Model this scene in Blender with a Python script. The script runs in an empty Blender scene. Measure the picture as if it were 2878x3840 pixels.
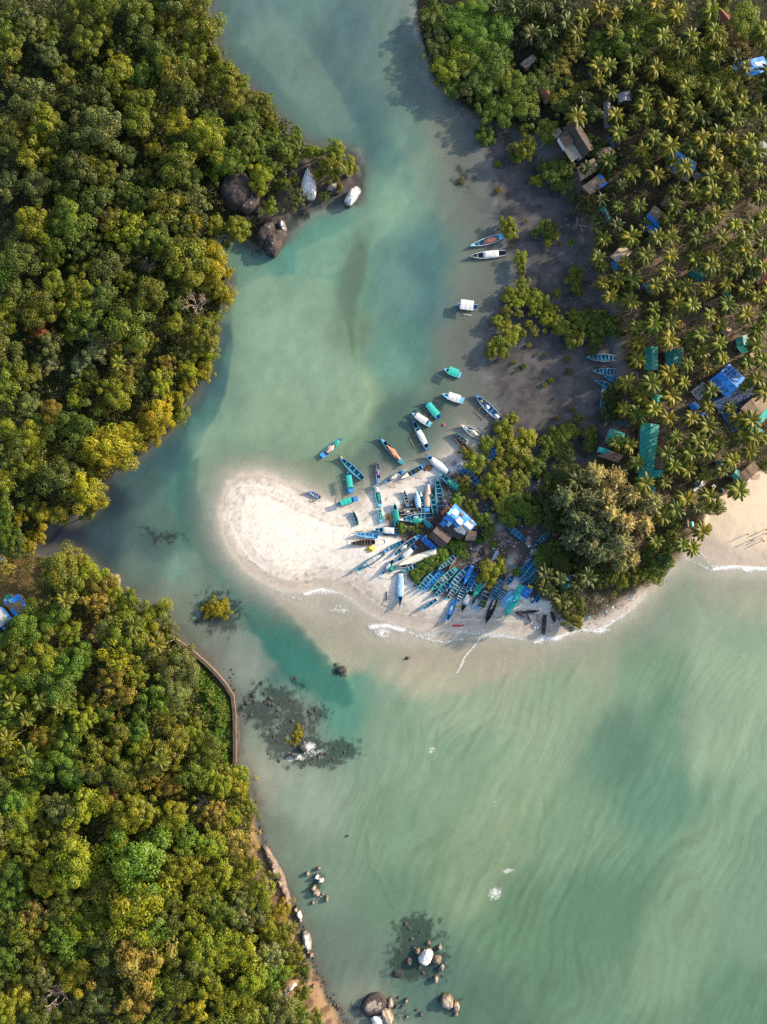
import bpy, bmesh, math, random
import numpy as np
from mathutils import Vector, Matrix, Euler
PI=math.pi
rnd=random.Random(7); rng=np.random.default_rng(7)
S=0.08; H=230.0; CX,CY=1439.0,1920.0; K=2878/1658.0
scene=bpy.context.scene
COL=scene.collection
# ------------------------------------------------------------------ coordinates
REG={'A':(1150,1600,.18094),'B':(1400,1600,.18094),'C':(1650,1550,.18094),'D':(1300,1950,.18094),'E':(1550,1950,.18094),
     'F':(1800,1900,.24125),'G':(1500,1300,.24125),'M':(1650,450,.4522),'N':(2000,1200,.5296),'R':(2000,400,.5296),
     'U':(1550,0,.801),'Q':(700,450,.4222),'J':(1150,1550,.6031),'L':(0,0,.6031),'P':(0,950,.6031),'T':(0,2000,.6031),
     'V':(0,2850,.7238),'Z':(800,2900,.6031),'Y':(700,2200,.6031),'X':(0,2000,.3016),'H':(2500,1750,.228),'d':(0,0,K),'s':(0,0,1.0)}
def r(k,u,v):
    a=REG[k]; return (a[0]+u*a[2],a[1]+v*a[2])
def W(px,py,z=0.0):
    f=(H-z)/H; return ((px-CX)*S*f,(CY-py)*S*f)
def rm(k): return REG[k][2]*S          # metres per unit of that region
# ------------------------------------------------------------------ noise / fields
def vnoise(x,y,seed=0):
    g=np.random.default_rng(seed).random((256,256))
    xi=np.floor(x).astype(int); yi=np.floor(y).astype(int); fx=x-xi; fy=y-yi
    fx=fx*fx*(3-2*fx); fy=fy*fy*(3-2*fy)
    a=g[yi&255,xi&255]; b=g[yi&255,(xi+1)&255]; c=g[(yi+1)&255,xi&255]; e=g[(yi+1)&255,(xi+1)&255]
    return (a*(1-fx)+b*fx)*(1-fy)+(c*(1-fx)+e*fx)*fy
def fbm(x,y,seed=0,o=4):
    s=0;a=.5;t=0
    for k in range(o):
        s=s+a*vnoise(x*2**k,y*2**k,seed+k); t+=a; a*=.5
    return s/t
def sdist(X,Y,P):
    """signed distance (positive inside) to polygon P, same units as X,Y"""
    d2=np.full(X.shape,1e18); ins=np.zeros(X.shape,bool); n=len(P)
    for i in range(n):
        ax,ay=P[i]; bx,by=P[(i+1)%n]; ex,ey=bx-ax,by-ay
        wx,wy=X-ax,Y-ay; t=np.clip((wx*ex+wy*ey)/(ex*ex+ey*ey+1e-9),0,1)
        d2=np.minimum(d2,(wx-ex*t)**2+(wy-ey*t)**2)
        if ay!=by:
            c=((ay>Y)!=(by>Y))&(X<(bx-ax)*(Y-ay)/(by-ay)+ax); ins^=c
    dd=np.sqrt(d2); return np.where(ins,dd,-dd)
def ldist(X,Y,P):
    d2=np.full(X.shape,1e18)
    for (ax,ay),(bx,by) in zip(P[:-1],P[1:]):
        ex,ey=bx-ax,by-ay; wx,wy=X-ax,Y-ay; t=np.clip((wx*ex+wy*ey)/(ex*ex+ey*ey+1e-9),0,1)
        d2=np.minimum(d2,(wx-ex*t)**2+(wy-ey*t)**2)
    return np.sqrt(d2)
def sst(a,b,x):
    t=np.clip((x-a)/(b-a),0,1); return t*t*(3-2*t)
def lin(c):
    c=np.asarray(c,float)/255.; return np.where(c<=.04045,c/12.92,((c+.055)/1.055)**2.4)
# ------------------------------------------------------------------ object helpers
def tag(o,label=None,cat=None,group=None,kind=None):
    if label: o['label']=label
    if cat: o['category']=cat
    if group: o['group']=group
    if kind: o['kind']=kind
    return o
def mesh_np(name,v,f,mat=None,smooth=True,tone=None,attr='tone'):
    v=np.asarray(v,np.float32); f=np.asarray(f,np.int32); m=bpy.data.meshes.new(name)
    n,k=f.shape
    m.vertices.add(len(v)); m.vertices.foreach_set('co',v.ravel())
    m.loops.add(n*k); m.loops.foreach_set('vertex_index',f.ravel())
    m.polygons.add(n); m.polygons.foreach_set('loop_start',np.arange(0,n*k,k,dtype=np.int32))
    try: m.polygons.foreach_set('loop_total',np.full(n,k,np.int32))
    except Exception: pass
    m.update(calc_edges=True)
    m.polygons.foreach_set('use_smooth',np.full(n,smooth,bool))
    if tone is not None: add_attr(m,attr,tone)
    if mat: m.materials.append(mat)
    m.validate(); return m
def add_attr(m,name,c):
    a=m.attributes.new(name,'FLOAT_COLOR','POINT'); c=np.asarray(c,np.float32)
    if c.ndim==1: c=np.stack([c,c,c],1)
    c=np.concatenate([c,np.ones((len(c),1),np.float32)],1); a.data.foreach_set('color',c.ravel())
class MB:
    def __init__(s): s.v=[]; s.f=[]
    def add(s,v,f):
        b=len(s.v); s.v+= [tuple(p) for p in v]; s.f+=[tuple(i+b for i in q) for q in f]
    def box(s,c,size,rz=0,ry=0):
        sx,sy,sz=[a/2 for a in size]; M=Matrix.Translation(c)@Euler((0,ry,rz)).to_matrix().to_4x4()
        p=[M@Vector((x,y,z)) for x in(-sx,sx) for y in(-sy,sy) for z in(-sz,sz)]
        s.add(p,[(0,1,3,2),(4,6,7,5),(0,4,5,1),(2,3,7,6),(0,2,6,4),(1,5,7,3)])
    def tube(s,pts,rad,n=6):
        pts=[Vector(p) for p in pts]; 
        if not hasattr(rad,'__len__'): rad=[rad]*len(pts)
        b=len(s.v)
        for i,p in enumerate(pts):
            t=(pts[min(i+1,len(pts)-1)]-pts[max(i-1,0)]).normalized()
            u=t.orthogonal().normalized() if abs(t.z)>.95 else t.cross(Vector((0,0,1))).normalized(); w=t.cross(u)
            for k in range(n):
                a=2*PI*k/n; q=p+(u*math.cos(a)+w*math.sin(a))*rad[i]; s.v.append(tuple(q))
        for i in range(len(pts)-1):
            for k in range(n):
                k2=(k+1)%n; s.f.append((b+i*n+k,b+i*n+k2,b+(i+1)*n+k2,b+(i+1)*n+k))
        s.f.append(tuple(b+k for k in range(n))[::-1]); s.f.append(tuple(b+(len(pts)-1)*n+k for k in range(n)))
    def grid(s,P,nu,nv,closed=False):
        b=len(s.v); s.v+=[tuple(p) for p in P]
        for i in range(nu-1):
            for j in range(nv-1):
                s.f.append((b+i*nv+j,b+(i+1)*nv+j,b+(i+1)*nv+j+1,b+i*nv+j+1))
    def slab(s,P,nu,nv,th):
        """a sheet of nu x nv points given real thickness th (downwards)"""
        P=[Vector(p) for p in P]; b=len(s.v); N=nu*nv
        s.v+=[tuple(p) for p in P]+[(p.x,p.y,p.z-th) for p in P]
        for i in range(nu-1):
            for j in range(nv-1):
                q=(b+i*nv+j,b+(i+1)*nv+j,b+(i+1)*nv+j+1,b+i*nv+j+1); s.f.append(q); s.f.append(tuple(x+N for x in q[::-1]))
        ring=[i*nv for i in range(nu)]+[(nu-1)*nv+j for j in range(1,nv)]+[i*nv+nv-1 for i in range(nu-2,-1,-1)]+[j for j in range(nv-2,0,-1)]
        for a,c in zip(ring,ring[1:]+ring[:1]): s.f.append((b+c,b+a,b+a+N,b+c+N))
    def mesh(s,name,mat,smooth=False):
        m=bpy.data.meshes.new(name); m.from_pydata(s.v,[],s.f); m.update()
        if smooth:
            m.polygons.foreach_set('use_smooth',[True]*len(m.polygons))
        if mat: m.materials.append(mat)
        return m
    def obj(s,name,mat,parent=None,loc=None,rz=0,smooth=False): return link(name,s.mesh(name,mat,smooth),parent,loc,rz)
def link(name,data,parent=None,loc=None,rz=0,scale=None):
    o=bpy.data.objects.new(name,data); COL.objects.link(o)
    if loc is not None: o.location=loc
    o.rotation_euler=(0,0,rz)
    if scale is not None: o.scale=scale if hasattr(scale,'__len__') else (scale,)*3
    if parent: o.parent=parent
    return o
def empty(name,loc,rz,label,cat,group=None):
    o=link(name,None,None,loc,rz); o.empty_display_size=.3; return tag(o,label,cat,group)
# ------------------------------------------------------------------ materials
MATS={}
def nodes(name):
    m=bpy.data.materials.new(name); m.use_nodes=True; t=m.node_tree; t.nodes.clear()
    o=t.nodes.new('ShaderNodeOutputMaterial'); return m,t,o
def N(t,k,**kw):
    n=t.nodes.new(k)
    for a,b in kw.items():
        if a in n.inputs: n.inputs[a].default_value=b
        else: setattr(n,a,b)
    return n
def noise(t,scale,detail=4,rough=.6,co=None):
    n=N(t,'ShaderNodeTexNoise',Scale=scale,Detail=detail,Roughness=rough)
    if co: t.links.new(co,n.inputs['Vector'])
    return n.outputs['Fac']
def mixc(t,fac,a,b,typ='MIX'):
    m=t.nodes.new('ShaderNodeMix'); m.data_type='RGBA'; m.blend_type=typ
    for i,x in ((0,fac),(6,a),(7,b)):
        if hasattr(x,'default_value') or hasattr(x,'links'): t.links.new(x,m.inputs[i])
        elif i==0: m.inputs[0].default_value=x
        else: m.inputs[i].default_value=(*x,1) if len(x)==3 else x
    return m.outputs[2]
def rng_map(t,x,a,b,c,e):
    n=N(t,'ShaderNodeMapRange'); t.links.new(x,n.inputs[0])
    for i,v in zip((1,2,3,4),(a,b,c,e)): n.inputs[i].default_value=v
    return n.outputs[0]
def paint(c,rough=.55,var=.35,scale=1.3,key=None,bump=0.0,stripes=None):
    """painted / weathered surface of one colour with procedural wear"""
    k=key or ('paint',tuple(c),rough,var,scale,bump,stripes)
    if k in MATS: return MATS[k]
    m,t,o=nodes('weathered'); co=N(t,'ShaderNodeTexCoord').outputs['Object']
    n1=noise(t,scale,5,.65,co); n2=noise(t,scale*7,3,.6,co)
    dark=tuple(x*(1-var) for x in c); lite=tuple(min(1,x*(1+var*.55)+.015) for x in c)
    a=mixc(t,rng_map(t,n1,.3,.7,0,1),dark,lite); b=mixc(t,rng_map(t,n2,.35,.7,0,.35),a,tuple(x*.6+.02 for x in c))
    if stripes:
        w=N(t,'ShaderNodeTexWave',Scale=stripes,Distortion=1.5,Detail=2); t.links.new(co,w.inputs['Vector'])
        b=mixc(t,rng_map(t,w.outputs['Fac'],0,1,0,.55),b,tuple(x*.45 for x in c))
    p=N(t,'ShaderNodeBsdfPrincipled',Roughness=rough); t.links.new(b,p.inputs['Base Color'])
    if bump:
        bn=N(t,'ShaderNodeBump',Strength=bump,Distance=.05); t.links.new(n2,bn.inputs['Height']); t.links.new(bn.outputs[0],p.inputs['Normal'])
    t.links.new(p.outputs[0],o.inputs[0]); MATS[k]=m; return m
def leafmat(name,trans=.3):
    m,t,o=nodes(name); at=N(t,'ShaderNodeAttribute',attribute_name='tone'); oi=N(t,'ShaderNodeObjectInfo')
    c=mixc(t,1.0,oi.outputs['Color'],at.outputs['Color'],'MULTIPLY')
    d=N(t,'ShaderNodeBsdfDiffuse'); tr=N(t,'ShaderNodeBsdfTranslucent'); mx=N(t,'ShaderNodeMixShader',Fac=trans)
    t.links.new(c,d.inputs[0]); t.links.new(mixc(t,1.0,c,(1.1,1.2,.5),'MULTIPLY'),tr.inputs[0])
    t.links.new(d.outputs[0],mx.inputs[1]); t.links.new(tr.outputs[0],mx.inputs[2])
    gl=N(t,'ShaderNodeBsdfGlossy',Roughness=.5); gl.inputs[0].default_value=(1,1,1,1); m2=N(t,'ShaderNodeMixShader',Fac=.025)
    t.links.new(mx.outputs[0],m2.inputs[1]); t.links.new(gl.outputs[0],m2.inputs[2]); t.links.new(m2.outputs[0],o.inputs[0]); return m
LEAF=leafmat('foliage',.28); FROND=leafmat('palm_fronds',.22)
BARK=paint((.16,.11,.075),.9,.4,3); PALMBARK=paint((.22,.17,.13),.9,.4,3); DEADWOOD=paint((.42,.32,.24),.9,.3,3)
C=dict(blue=(.010,.25,.66),lblue=(.13,.50,.82),teal=(.02,.27,.34),dteal=(.012,.16,.24),dblue=(.010,.17,.42),aqua=(.04,.66,.55),
       green=(.008,.34,.24),white=(.82,.82,.80),cream=(.86,.74,.56),black=(.014,.015,.02),brown=(.20,.09,.04),peach=(.88,.60,.42),
       pink=(.78,.25,.24),lav=(.30,.36,.60),dark=(.022,.04,.06),grey=(.42,.44,.46),orange=(.85,.25,.06),yellow=(.80,.62,.08),wood=(.30,.19,.11),ltgreen=(.05,.55,.35),paleblue=(.42,.66,.85),tarpblue=(.02,.28,.85),palecream=(.93,.86,.70))
# ------------------------------------------------------------------ setting: ground and water
def dp(*p): return [(x*K,y*K) for x,y in p]
LAND_UL=dp((430,-120),(455,60),(478,130),(530,190),(590,250),(640,300),(700,325),(765,335),(783,375),(780,425),(720,440),(670,452),(635,480),(615,505),(560,535),(530,515),(500,505),(465,515),(478,560),(492,600),(484,650),(468,700),(452,760),(430,830),(398,880),(350,930),(300,970),(250,1005),(215,1040),(200,1095),(170,1115),(115,1120),(75,1165),(40,1180),(-20,1185),(-300,1185),(-300,-120))
LAND_LL=dp((-300,1190),(30,1190),(90,1200),(150,1195),(190,1215),(240,1262),(300,1312),(350,1350),(390,1392),(440,1432),(480,1475),(503,1500),(510,1560),(510,1650),(530,1690),(548,1740),(556,1790),(575,1850),(605,1900),(630,1950),(648,2000),(665,2060),(688,2120),(706,2160),(745,2212),(790,2300),(-300,2300))
LAND_R=dp((890,-120),(905,60),(935,160),(965,205),(1005,228),(1035,262),(1048,330),(1066,400),(1085,460),(1098,520),(1112,560),(1120,620),(1085,645),(1062,700),(1045,760),(1062,800),(1080,850),(1090,900),(1040,925),(1000,955),(970,985),(930,1010),(880,1030),(830,1045),(800,1065),(765,1086),(735,1093),(702,1080),(672,1066),(640,1048),(600,1032),(560,1021),(522,1024),(492,1042),(479,1080),(474,1120),(480,1160),(497,1192),(525,1228),(565,1258),(610,1272),(660,1278),(700,1272),(740,1280),(785,1312),(820,1338),(870,1352),(950,1362),(1050,1362),(1150,1372),(1200,1374),(1250,1362),(1300,1350),(1350,1325),(1390,1290),(1430,1240),(1460,1212),(1490,1195),(1512,1186),(1535,1208),(1565,1222),(1620,1222),(1720,1228),(2000,1228),(2000,-120))
MUD=dp((985,215),(1110,290),(1180,350),(1260,430),(1300,560),(1310,700),(1340,850),(1310,960),(1250,1010),(1180,1060),(1080,1000),(1060,960),(1050,900),(1015,800),(990,740),(1035,620),(1055,540),(1020,450),(995,330))
DEBRIS=dp((838,1112),(880,1078),(945,1046),(1000,1010),(1060,1010),(1130,1060),(1240,1090),(1240,1290),(1150,1290),(1110,1230),(1080,1290),(1000,1290),(930,1285),(880,1245),(890,1190),(855,1165),(800,1150),(845,1125))
GROVE=dp((1180,-200),(1140,230),(1250,400),(1300,600),(1345,760),(1350,880),(1300,970),(1190,1060),(1160,1180),(1195,1330),(1290,1330),(1400,1270),(1480,1190),(1530,1110),(1560,1060),(1660,1015),(2000,960),(2000,-200))
BEACH=dp((1470,1215),(1520,1120),(1550,1070),(1600,1045),(1660,1010),(2000,950),(2000,1300),(1500,1300))
WOODR=dp((880,-200),(900,60),(930,165),(1000,235),(1120,290),(1240,300),(1260,100),(1240,-200))
CLEAR=dp((-60,1200),(85,1200),(95,1290),(60,1310),(-60,1300))
RED=dp((190,1330),(235,1390),(230,1420),(195,1405))
POINT=dp((555,430),(600,420),(640,345),(690,330),(775,325),(800,400),(760,450),(640,490),(600,520),(560,500))
CLIFF=dp((545,1740),(575,1850),(625,1950),(650,2030),(700,2130),(760,2230),(660,2260),(590,2210),(620,2130),(625,2050),(590,1960),(540,1850))
gxs=np.concatenate([[-3000,-900,-400,-220],np.arange(-150,150.1,.55),[220,400,900,3000]])
gys=np.concatenate([[-3000,-900,-450,-240],np.arange(-190,190.1,.55),[240,450,900,3000]])
GX,GY=np.meshgrid(gxs,gys); U=GX/S+CX; V=CY-GY/S
wob=(fbm(U/60,V/60,11)-.5)*34; wob2=(fbm(U/60+50,V/60,21)-.5)*34
Uw,Vw=U+wob,V+wob2
sUL=sdist(Uw,Vw,LAND_UL)*S; sLL=sdist(Uw,Vw,LAND_LL)*S
mzone=sst(700,1000,U/K)*(1-sst(880,1000,V/K)); wk=.35+1.0*mzone; wob3=(fbm(U/16,V/16,25,3)-.5)*16; sR=sdist(U+wob*wk+wob3,V+wob2*wk+wob3,LAND_R)*S
sd=np.maximum(np.maximum(sUL,sLL),sR)
def msk(P,w,ox=1.0): return sst(-w,w,sdist(U+wob*ox,V+wob2*ox,P)*S)
mMud=msk(MUD,2.0); mDeb=msk(DEBRIS,1.2,1.4); mGro=msk(GROVE,2.0); mBea=msk(BEACH,1.0,.6); mWoo=msk(WOODR,2.0)
mClear=msk(CLEAR,1.5,1.5); mRed=msk(RED,.6); mCli=msk(CLIFF,1.2,2)
left=np.maximum(sUL,sLL)>=sR
n1=fbm(U/90,V/90,31); n2=fbm(U/22,V/22,41,3); n3=fbm(U/9,V/9,51,2)
def G2(cx,cy,rx,ry,ang=0):
    a=math.radians(ang); x=(Uw-cx*K); y=(Vw-cy*K); u=(x*math.cos(a)+y*math.sin(a))/(rx*K); v=(-x*math.sin(a)+y*math.cos(a))/(ry*K)
    return np.exp(-(u*u+v*v))
# heights
cap=np.where(left,3.5,1.0); cap=cap*(1-mMud)+.14*mMud*1.0; cap=np.where(left,3.5,cap)
up=np.where(left,.16,.075-.05*(1-sst(1100,1400,U/1.0))); up=np.where(left,up,up*(1-.75*mMud))
Zg=np.where(sd>0,np.minimum(cap,sd*up)+np.where(sd>0,(n1-.5)*np.clip(sd*.1,0,.25),0),np.maximum(np.maximum(np.maximum(sUL,sLL)*.07,sR*(.045-.026*sst(-30,-6,sdist(U+wob,V+wob2,MUD)*S))),-2.2))
Zg=np.where((~left)&(sd>0),Zg+mGro*np.clip(sd*.06,0,.5)*(1-mBea),Zg)
Zg=np.where(sd>0,np.maximum(Zg,.012*np.clip(sd,0,2)),Zg)
mPt=msk(POINT,1.2,2.2); Zg=np.where(mPt>.02,Zg*(1-mPt)+mPt*np.minimum(Zg,-.16+.62*(n2-.42)+.3*(n3-.5)),Zg)
tidal=G2(1200,425,75,20,4)*.26+G2(1120,440,60,22,-8)*.2+G2(1075,800,12,60,-20)*.05; Zg=np.where((~left)&(sd>0),Zg-tidal,Zg)
def gz(x,y):
    j=np.clip(np.searchsorted(gxs,x)-1,0,len(gxs)-2); i=np.clip(np.searchsorted(gys,y)-1,0,len(gys)-2)
    fx=(x-gxs[j])/(gxs[j+1]-gxs[j]); fy=(y-gys[i])/(gys[i+1]-gys[i])
    return float((Zg[i,j]*(1-fx)+Zg[i,j+1]*fx)*(1-fy)+(Zg[i+1,j]*(1-fx)+Zg[i+1,j+1]*fx)*fy)
def PW(px,py,h=0.0):
    z=0
    for _ in range(4):
        x,y=W(px,py,z+h); z=max(gz(x,y),0)
    return x,y,gz(x,y)
# reef / weed masks (dark submerged rock)
REEFS=[(560,1540,46,34,20,.9),(610,1510,60,26,25,.8),(640,1560,60,45,0,.75),(650,1620,60,34,0,1.0),(735,1620,42,24,0,1.0),(690,1640,45,22,10,.9),(690,1540,32,22,40,.7),(600,1600,40,30,0,.7),
       (470,1325,52,42,15,1.0),(900,2020,46,42,0,1.1),(900,2075,66,50,0,1.05),(970,2165,32,22,30,.6),(735,1450,15,13,0,1.0),(545,1520,30,22,0,.6),(640,1470,50,12,45,.5),(880,1422,4,4,0,1.0),(760,445,14,10,0,.8),(565,545,34,14,20,.4),
       (685,1905,16,32,10,.8),(815,2185,60,24,0,.8),(660,468,18,10,20,.8),(1003,385,26,24,0,.7),(350,1160,60,22,10,.5)]
reef=np.zeros_like(U)
for q in REEFS: reef=np.maximum(reef,G2(*q[:5])*q[5])
reefM=sst(.06,.22,reef)*sst(.26,.66,reef*1.08+(n2-.5)*.8+(n3-.5)*.7)
# ground colours
def cmix(c,m,col): return c*(1-m[...,None])+np.asarray(col)*m[...,None]
gc=np.broadcast_to(np.array([.52,.48,.40]),U.shape+(3,)).copy()
gc=cmix(gc,1-sst(800,1000,V/K),(.40,.42,.36)); gc=cmix(gc,sst(-1.5,.8,sd)*(~left),(.64,.555,.465)); south=sst(1190,1300,V/K)*sst(420,520,U/K); dry=sst(.4+1.8*south,2.4+7.0*south,sd+(n1-.5)*4+(n2-.5)*2)*(~left)
gc=cmix(gc,dry,(.94,.85,.74))
ring=sst(.35,.65,fbm(np.abs(sd)*1.9+n1*2,np.abs(sd)*0+.3,61,2))*sst(.2,1,sd)*(1-sst(5,11,sd))*(~left)
gc=gc*(1-.22*ring[...,None]); gc=gc*(.93+.14*n2[...,None])
gc=cmix(gc,G2(800,1265,130,18,18)*.4*(sd>0),(.60,.50,.41))
wrack=np.exp(-((sd-3.6-(n1-.5)*3)/.28)**2)*sst(.52,.66,n3)+np.exp(-((sd-6.2-(n1-.5)*4)/.3)**2)*sst(.5,.7,n3)*.8; gc=gc*(1-.5*(wrack*(~left)*(sd<9))[...,None])
foot=sst(.60,.72,fbm(U/7,V/7,151,2))*sst(2,5,sd)*(~left); gc=gc*(1-.20*foot[...,None]); trk=np.abs(np.sin((U*.8+V*.6)/17+n1*9))**22*sst(.5,.6,n2)*sst(3,6,sd); gc=gc*(1-.12*(trk*(~left))[...,None])
inl=sst(1055,1085,U/K+(n2-.5)*30)*(1-sst(1085,1110,V/K))*(sd>-.6)*(~left)*(1-mBea); gc=cmix(gc,inl,(.13,.12,.12)); gc=cmix(gc,sst(-9,-1,sdist(U+wob*2,V+wob2*2,MUD)*S)*.85*(~left),(.165,.172,.168)); gc=cmix(gc,mMud*sst(-2.5,2.5,sR+(n2-.5)*3),(.128,.120,.117)*(1.0) if False else (.128,.120,.117)); gc=gc*(1-mMud[...,None]*.45*(sst(.46,.62,fbm(U/40,V/28,201,4))*(1-.5*n3))[...,None]); gc=gc*(1-.35*mMud[...,None]*(sst(.45,.7,n2)*.6+sst(.5,.75,n1)*.5)[...,None])
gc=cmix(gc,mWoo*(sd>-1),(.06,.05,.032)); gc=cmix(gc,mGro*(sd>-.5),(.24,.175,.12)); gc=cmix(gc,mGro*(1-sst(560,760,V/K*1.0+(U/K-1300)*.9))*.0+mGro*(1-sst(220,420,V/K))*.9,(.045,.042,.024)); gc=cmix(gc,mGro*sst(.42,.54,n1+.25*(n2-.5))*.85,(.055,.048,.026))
gc=cmix(gc,sst(-1.0,.2,sd)*(~left)*0+mBea*(sd>-.3)*1.0,(.60,.49,.39)); gc=cmix(gc,mBea*sst(2.5,8.5,sd+(n1-.5)*4),(.82,.66,.48))
gc=cmix(gc,mDeb*(.25+.75*sst(.25,.45,n2*.6+n1*.4)),(.075,.063,.060)); gc=cmix(gc,mDeb*sst(.55,.68,fbm(U/35,V/35,71))*.7,(.13,.085,.055))
gc=cmix(gc,G2(1100,1215,22,10,-45)*.9*(sd>0),(.55,.48,.42)); gc=cmix(gc,G2(1075,1140,16,10,-45)*.7,(.42,.38,.34))
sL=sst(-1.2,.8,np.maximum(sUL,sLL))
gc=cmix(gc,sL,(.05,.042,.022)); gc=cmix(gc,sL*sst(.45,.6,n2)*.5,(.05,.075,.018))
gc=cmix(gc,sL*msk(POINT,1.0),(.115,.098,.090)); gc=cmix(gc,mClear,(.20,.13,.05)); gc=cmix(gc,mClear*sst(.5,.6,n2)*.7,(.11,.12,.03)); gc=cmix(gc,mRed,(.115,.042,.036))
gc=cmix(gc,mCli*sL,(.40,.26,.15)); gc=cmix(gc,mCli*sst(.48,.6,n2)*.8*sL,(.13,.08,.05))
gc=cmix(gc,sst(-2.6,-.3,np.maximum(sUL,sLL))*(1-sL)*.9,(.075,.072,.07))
gc=cmix(gc,reefM,(.035,.037,.034))
WSAT,WMUL=.89,np.array([.93,.90,.82])
# water colours (sediment, seabed and lighting painted in together), shallow opacity, foam
CP='''600,30,96,132,136;480,10,88,122,126;760,60,84,118,126;700,130,92,124,124;850,60,106,136,134;900,150,112,138,128;560,150,84,120,122;640,60,104,140,138;700,230,96,134,130;790,250,84,118,122;880,300,108,146,136;960,300,126,146,132;1010,290,118,126,122;820,330,84,128,130;900,400,112,152,140;980,480,100,134,130;1060,440,108,122,120;1160,430,98,106,110;850,430,124,168,148;790,400,110,156,142;700,500,94,152,140;620,570,88,150,140;560,610,112,158,144;700,620,116,162,142;765,600,98,138,126;755,720,104,134,116;640,720,130,168,148;850,620,96,140,136;920,560,78,122,126;940,650,84,128,132;1020,600,112,140,130;1040,740,104,122,118;900,740,82,134,130;850,780,100,150,138;960,860,104,128,118;1010,880,108,122,114;700,800,132,168,148;560,760,128,168,150;495,750,86,132,132;460,820,66,106,116;600,880,134,168,146;780,860,140,168,140;850,900,80,114,108;900,950,92,122,112;680,960,126,156,130;560,960,132,168,144;460,960,118,158,142;430,900,78,130,130;375,980,58,100,110;400,1090,66,128,122;300,1050,66,96,100;340,1120,88,122,116;250,1080,40,60,76;150,1150,34,46,62;230,1180,54,78,90;330,1170,68,98,102;420,1150,74,132,124;440,1060,104,154,140;300,1230,96,120,116;400,1230,112,152,140;370,1300,118,132,124;480,1220,46,124,118;540,1300,52,124,118;600,1380,58,134,124;660,1430,74,146,130;700,1350,172,178,162;640,1310,172,174,160;720,1400,165,175,158;450,1400,112,116,112;540,1440,134,152,146;585,1430,66,108,104;760,1470,92,152,136;740,1530,80,142,130;820,1430,144,168,150;760,1370,172,178,160;900,1390,178,176,160;1040,1400,172,174,158;1160,1410,160,174,154;1280,1400,154,172,150;1400,1330,138,166,146;1450,1250,142,170,150;1560,1270,170,180,160;1640,1290,168,178,158;1520,1330,150,174,152;640,1560,118,134,126;560,1700,156,164,154;650,1740,138,162,148;850,1560,122,156,136;1000,1500,144,170,148;1200,1490,132,164,140;1400,1450,116,156,132;1600,1400,132,166,144;1340,1610,92,132,116;1440,1560,102,142,124;1600,1600,128,162,140;1000,1650,120,156,132;850,1800,112,148,124;700,1900,112,142,128;1100,1750,120,154,126;1420,1730,92,138,120;1550,1800,112,152,130;1640,2000,110,150,130;1250,1800,112,150,126;1000,1900,114,148,120;850,1950,98,136,116;750,2050,102,126,118;900,2110,84,120,112;790,2190,128,142,130;1100,2000,94,134,110;1300,1950,88,130,110;1200,2100,90,130,108;1450,2100,106,146,122;1600,2180,94,134,114;1050,2180,84,118,104;1300,2180,100,140,118;600,1800,120,140,130'''
num=np.zeros(U.shape+(3,)); den=np.zeros(U.shape)
for q in CP.split(';'):
    a=[float(z) for z in q.split(',')]; d2=((Uw*.75+U*.25)/K-a[0])**2+((Vw*.75+V*.25)/K-a[1])**2; w=1/(d2+30**2)**2.2
    num+=w[...,None]*lin(a[2:5]); den+=w
wc=num/den[...,None]
def line(P,wd,f,soft=1.0):
    global wc
    d=ldist(Uw*.8+U*.2,Vw*.8+V*.2,dp(*P))/K; m=np.exp(-(d/wd)**2)*soft; wc=wc*(1+(np.asarray(f)-1)*m[...,None])
line([(795,590),(772,680),(768,760),(802,850),(775,950)],7,(1.12,1.12,1.0)); line([(770,590),(752,690),(752,760)],14,(.86,.84,.82))
line([(780,250),(800,310),(790,340)],16,(.8,.85,.88)); line([(690,90),(740,170),(790,240)],26,(.84,.87,.9)); line([(655,540),(760,500),(840,450)],12,(1.14,1.12,1.06))
line([(400,1010),(385,1080),(405,1150),(410,1180)],10,(.72,.86,.86)); line([(470,700),(490,740),(430,880),(380,960),(300,1020)],12,(.8,.86,.9))
line([(480,1195),(560,1290),(640,1390),(720,1480)],24,(.72,.93,.93)); line([(525,1235),(620,1310),(700,1400),(760,1480)],6,(1.2,1.14,1.1))
line([(1640,1440),(1570,1620),(1500,1760),(1430,1900),(1380,2080)],8,(.90,.91,.90)); line([(1655,1470),(1585,1640),(1515,1790)],7,(1.07,1.05,1.03))
line([(1440,1480),(1400,1600),(1330,1690)],22,(.86,.90,.88)); line([(1480,1780),(1430,1900),(1330,2050)],26,(.90,.93,.91)); line([(1430,1500),(1470,1420),(1500,1350)],20,(.9,.94,.93))
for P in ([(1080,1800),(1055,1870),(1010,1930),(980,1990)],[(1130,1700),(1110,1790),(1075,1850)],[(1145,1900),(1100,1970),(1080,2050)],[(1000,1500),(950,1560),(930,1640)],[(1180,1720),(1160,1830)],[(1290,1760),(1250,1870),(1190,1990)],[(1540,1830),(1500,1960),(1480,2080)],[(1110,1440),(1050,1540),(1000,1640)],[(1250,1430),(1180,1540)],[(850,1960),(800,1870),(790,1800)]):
    line(P,5,(.88,.90,.88)); line([(x+9,y+3) for x,y in P],4,(1.09,1.07,1.04))

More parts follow.
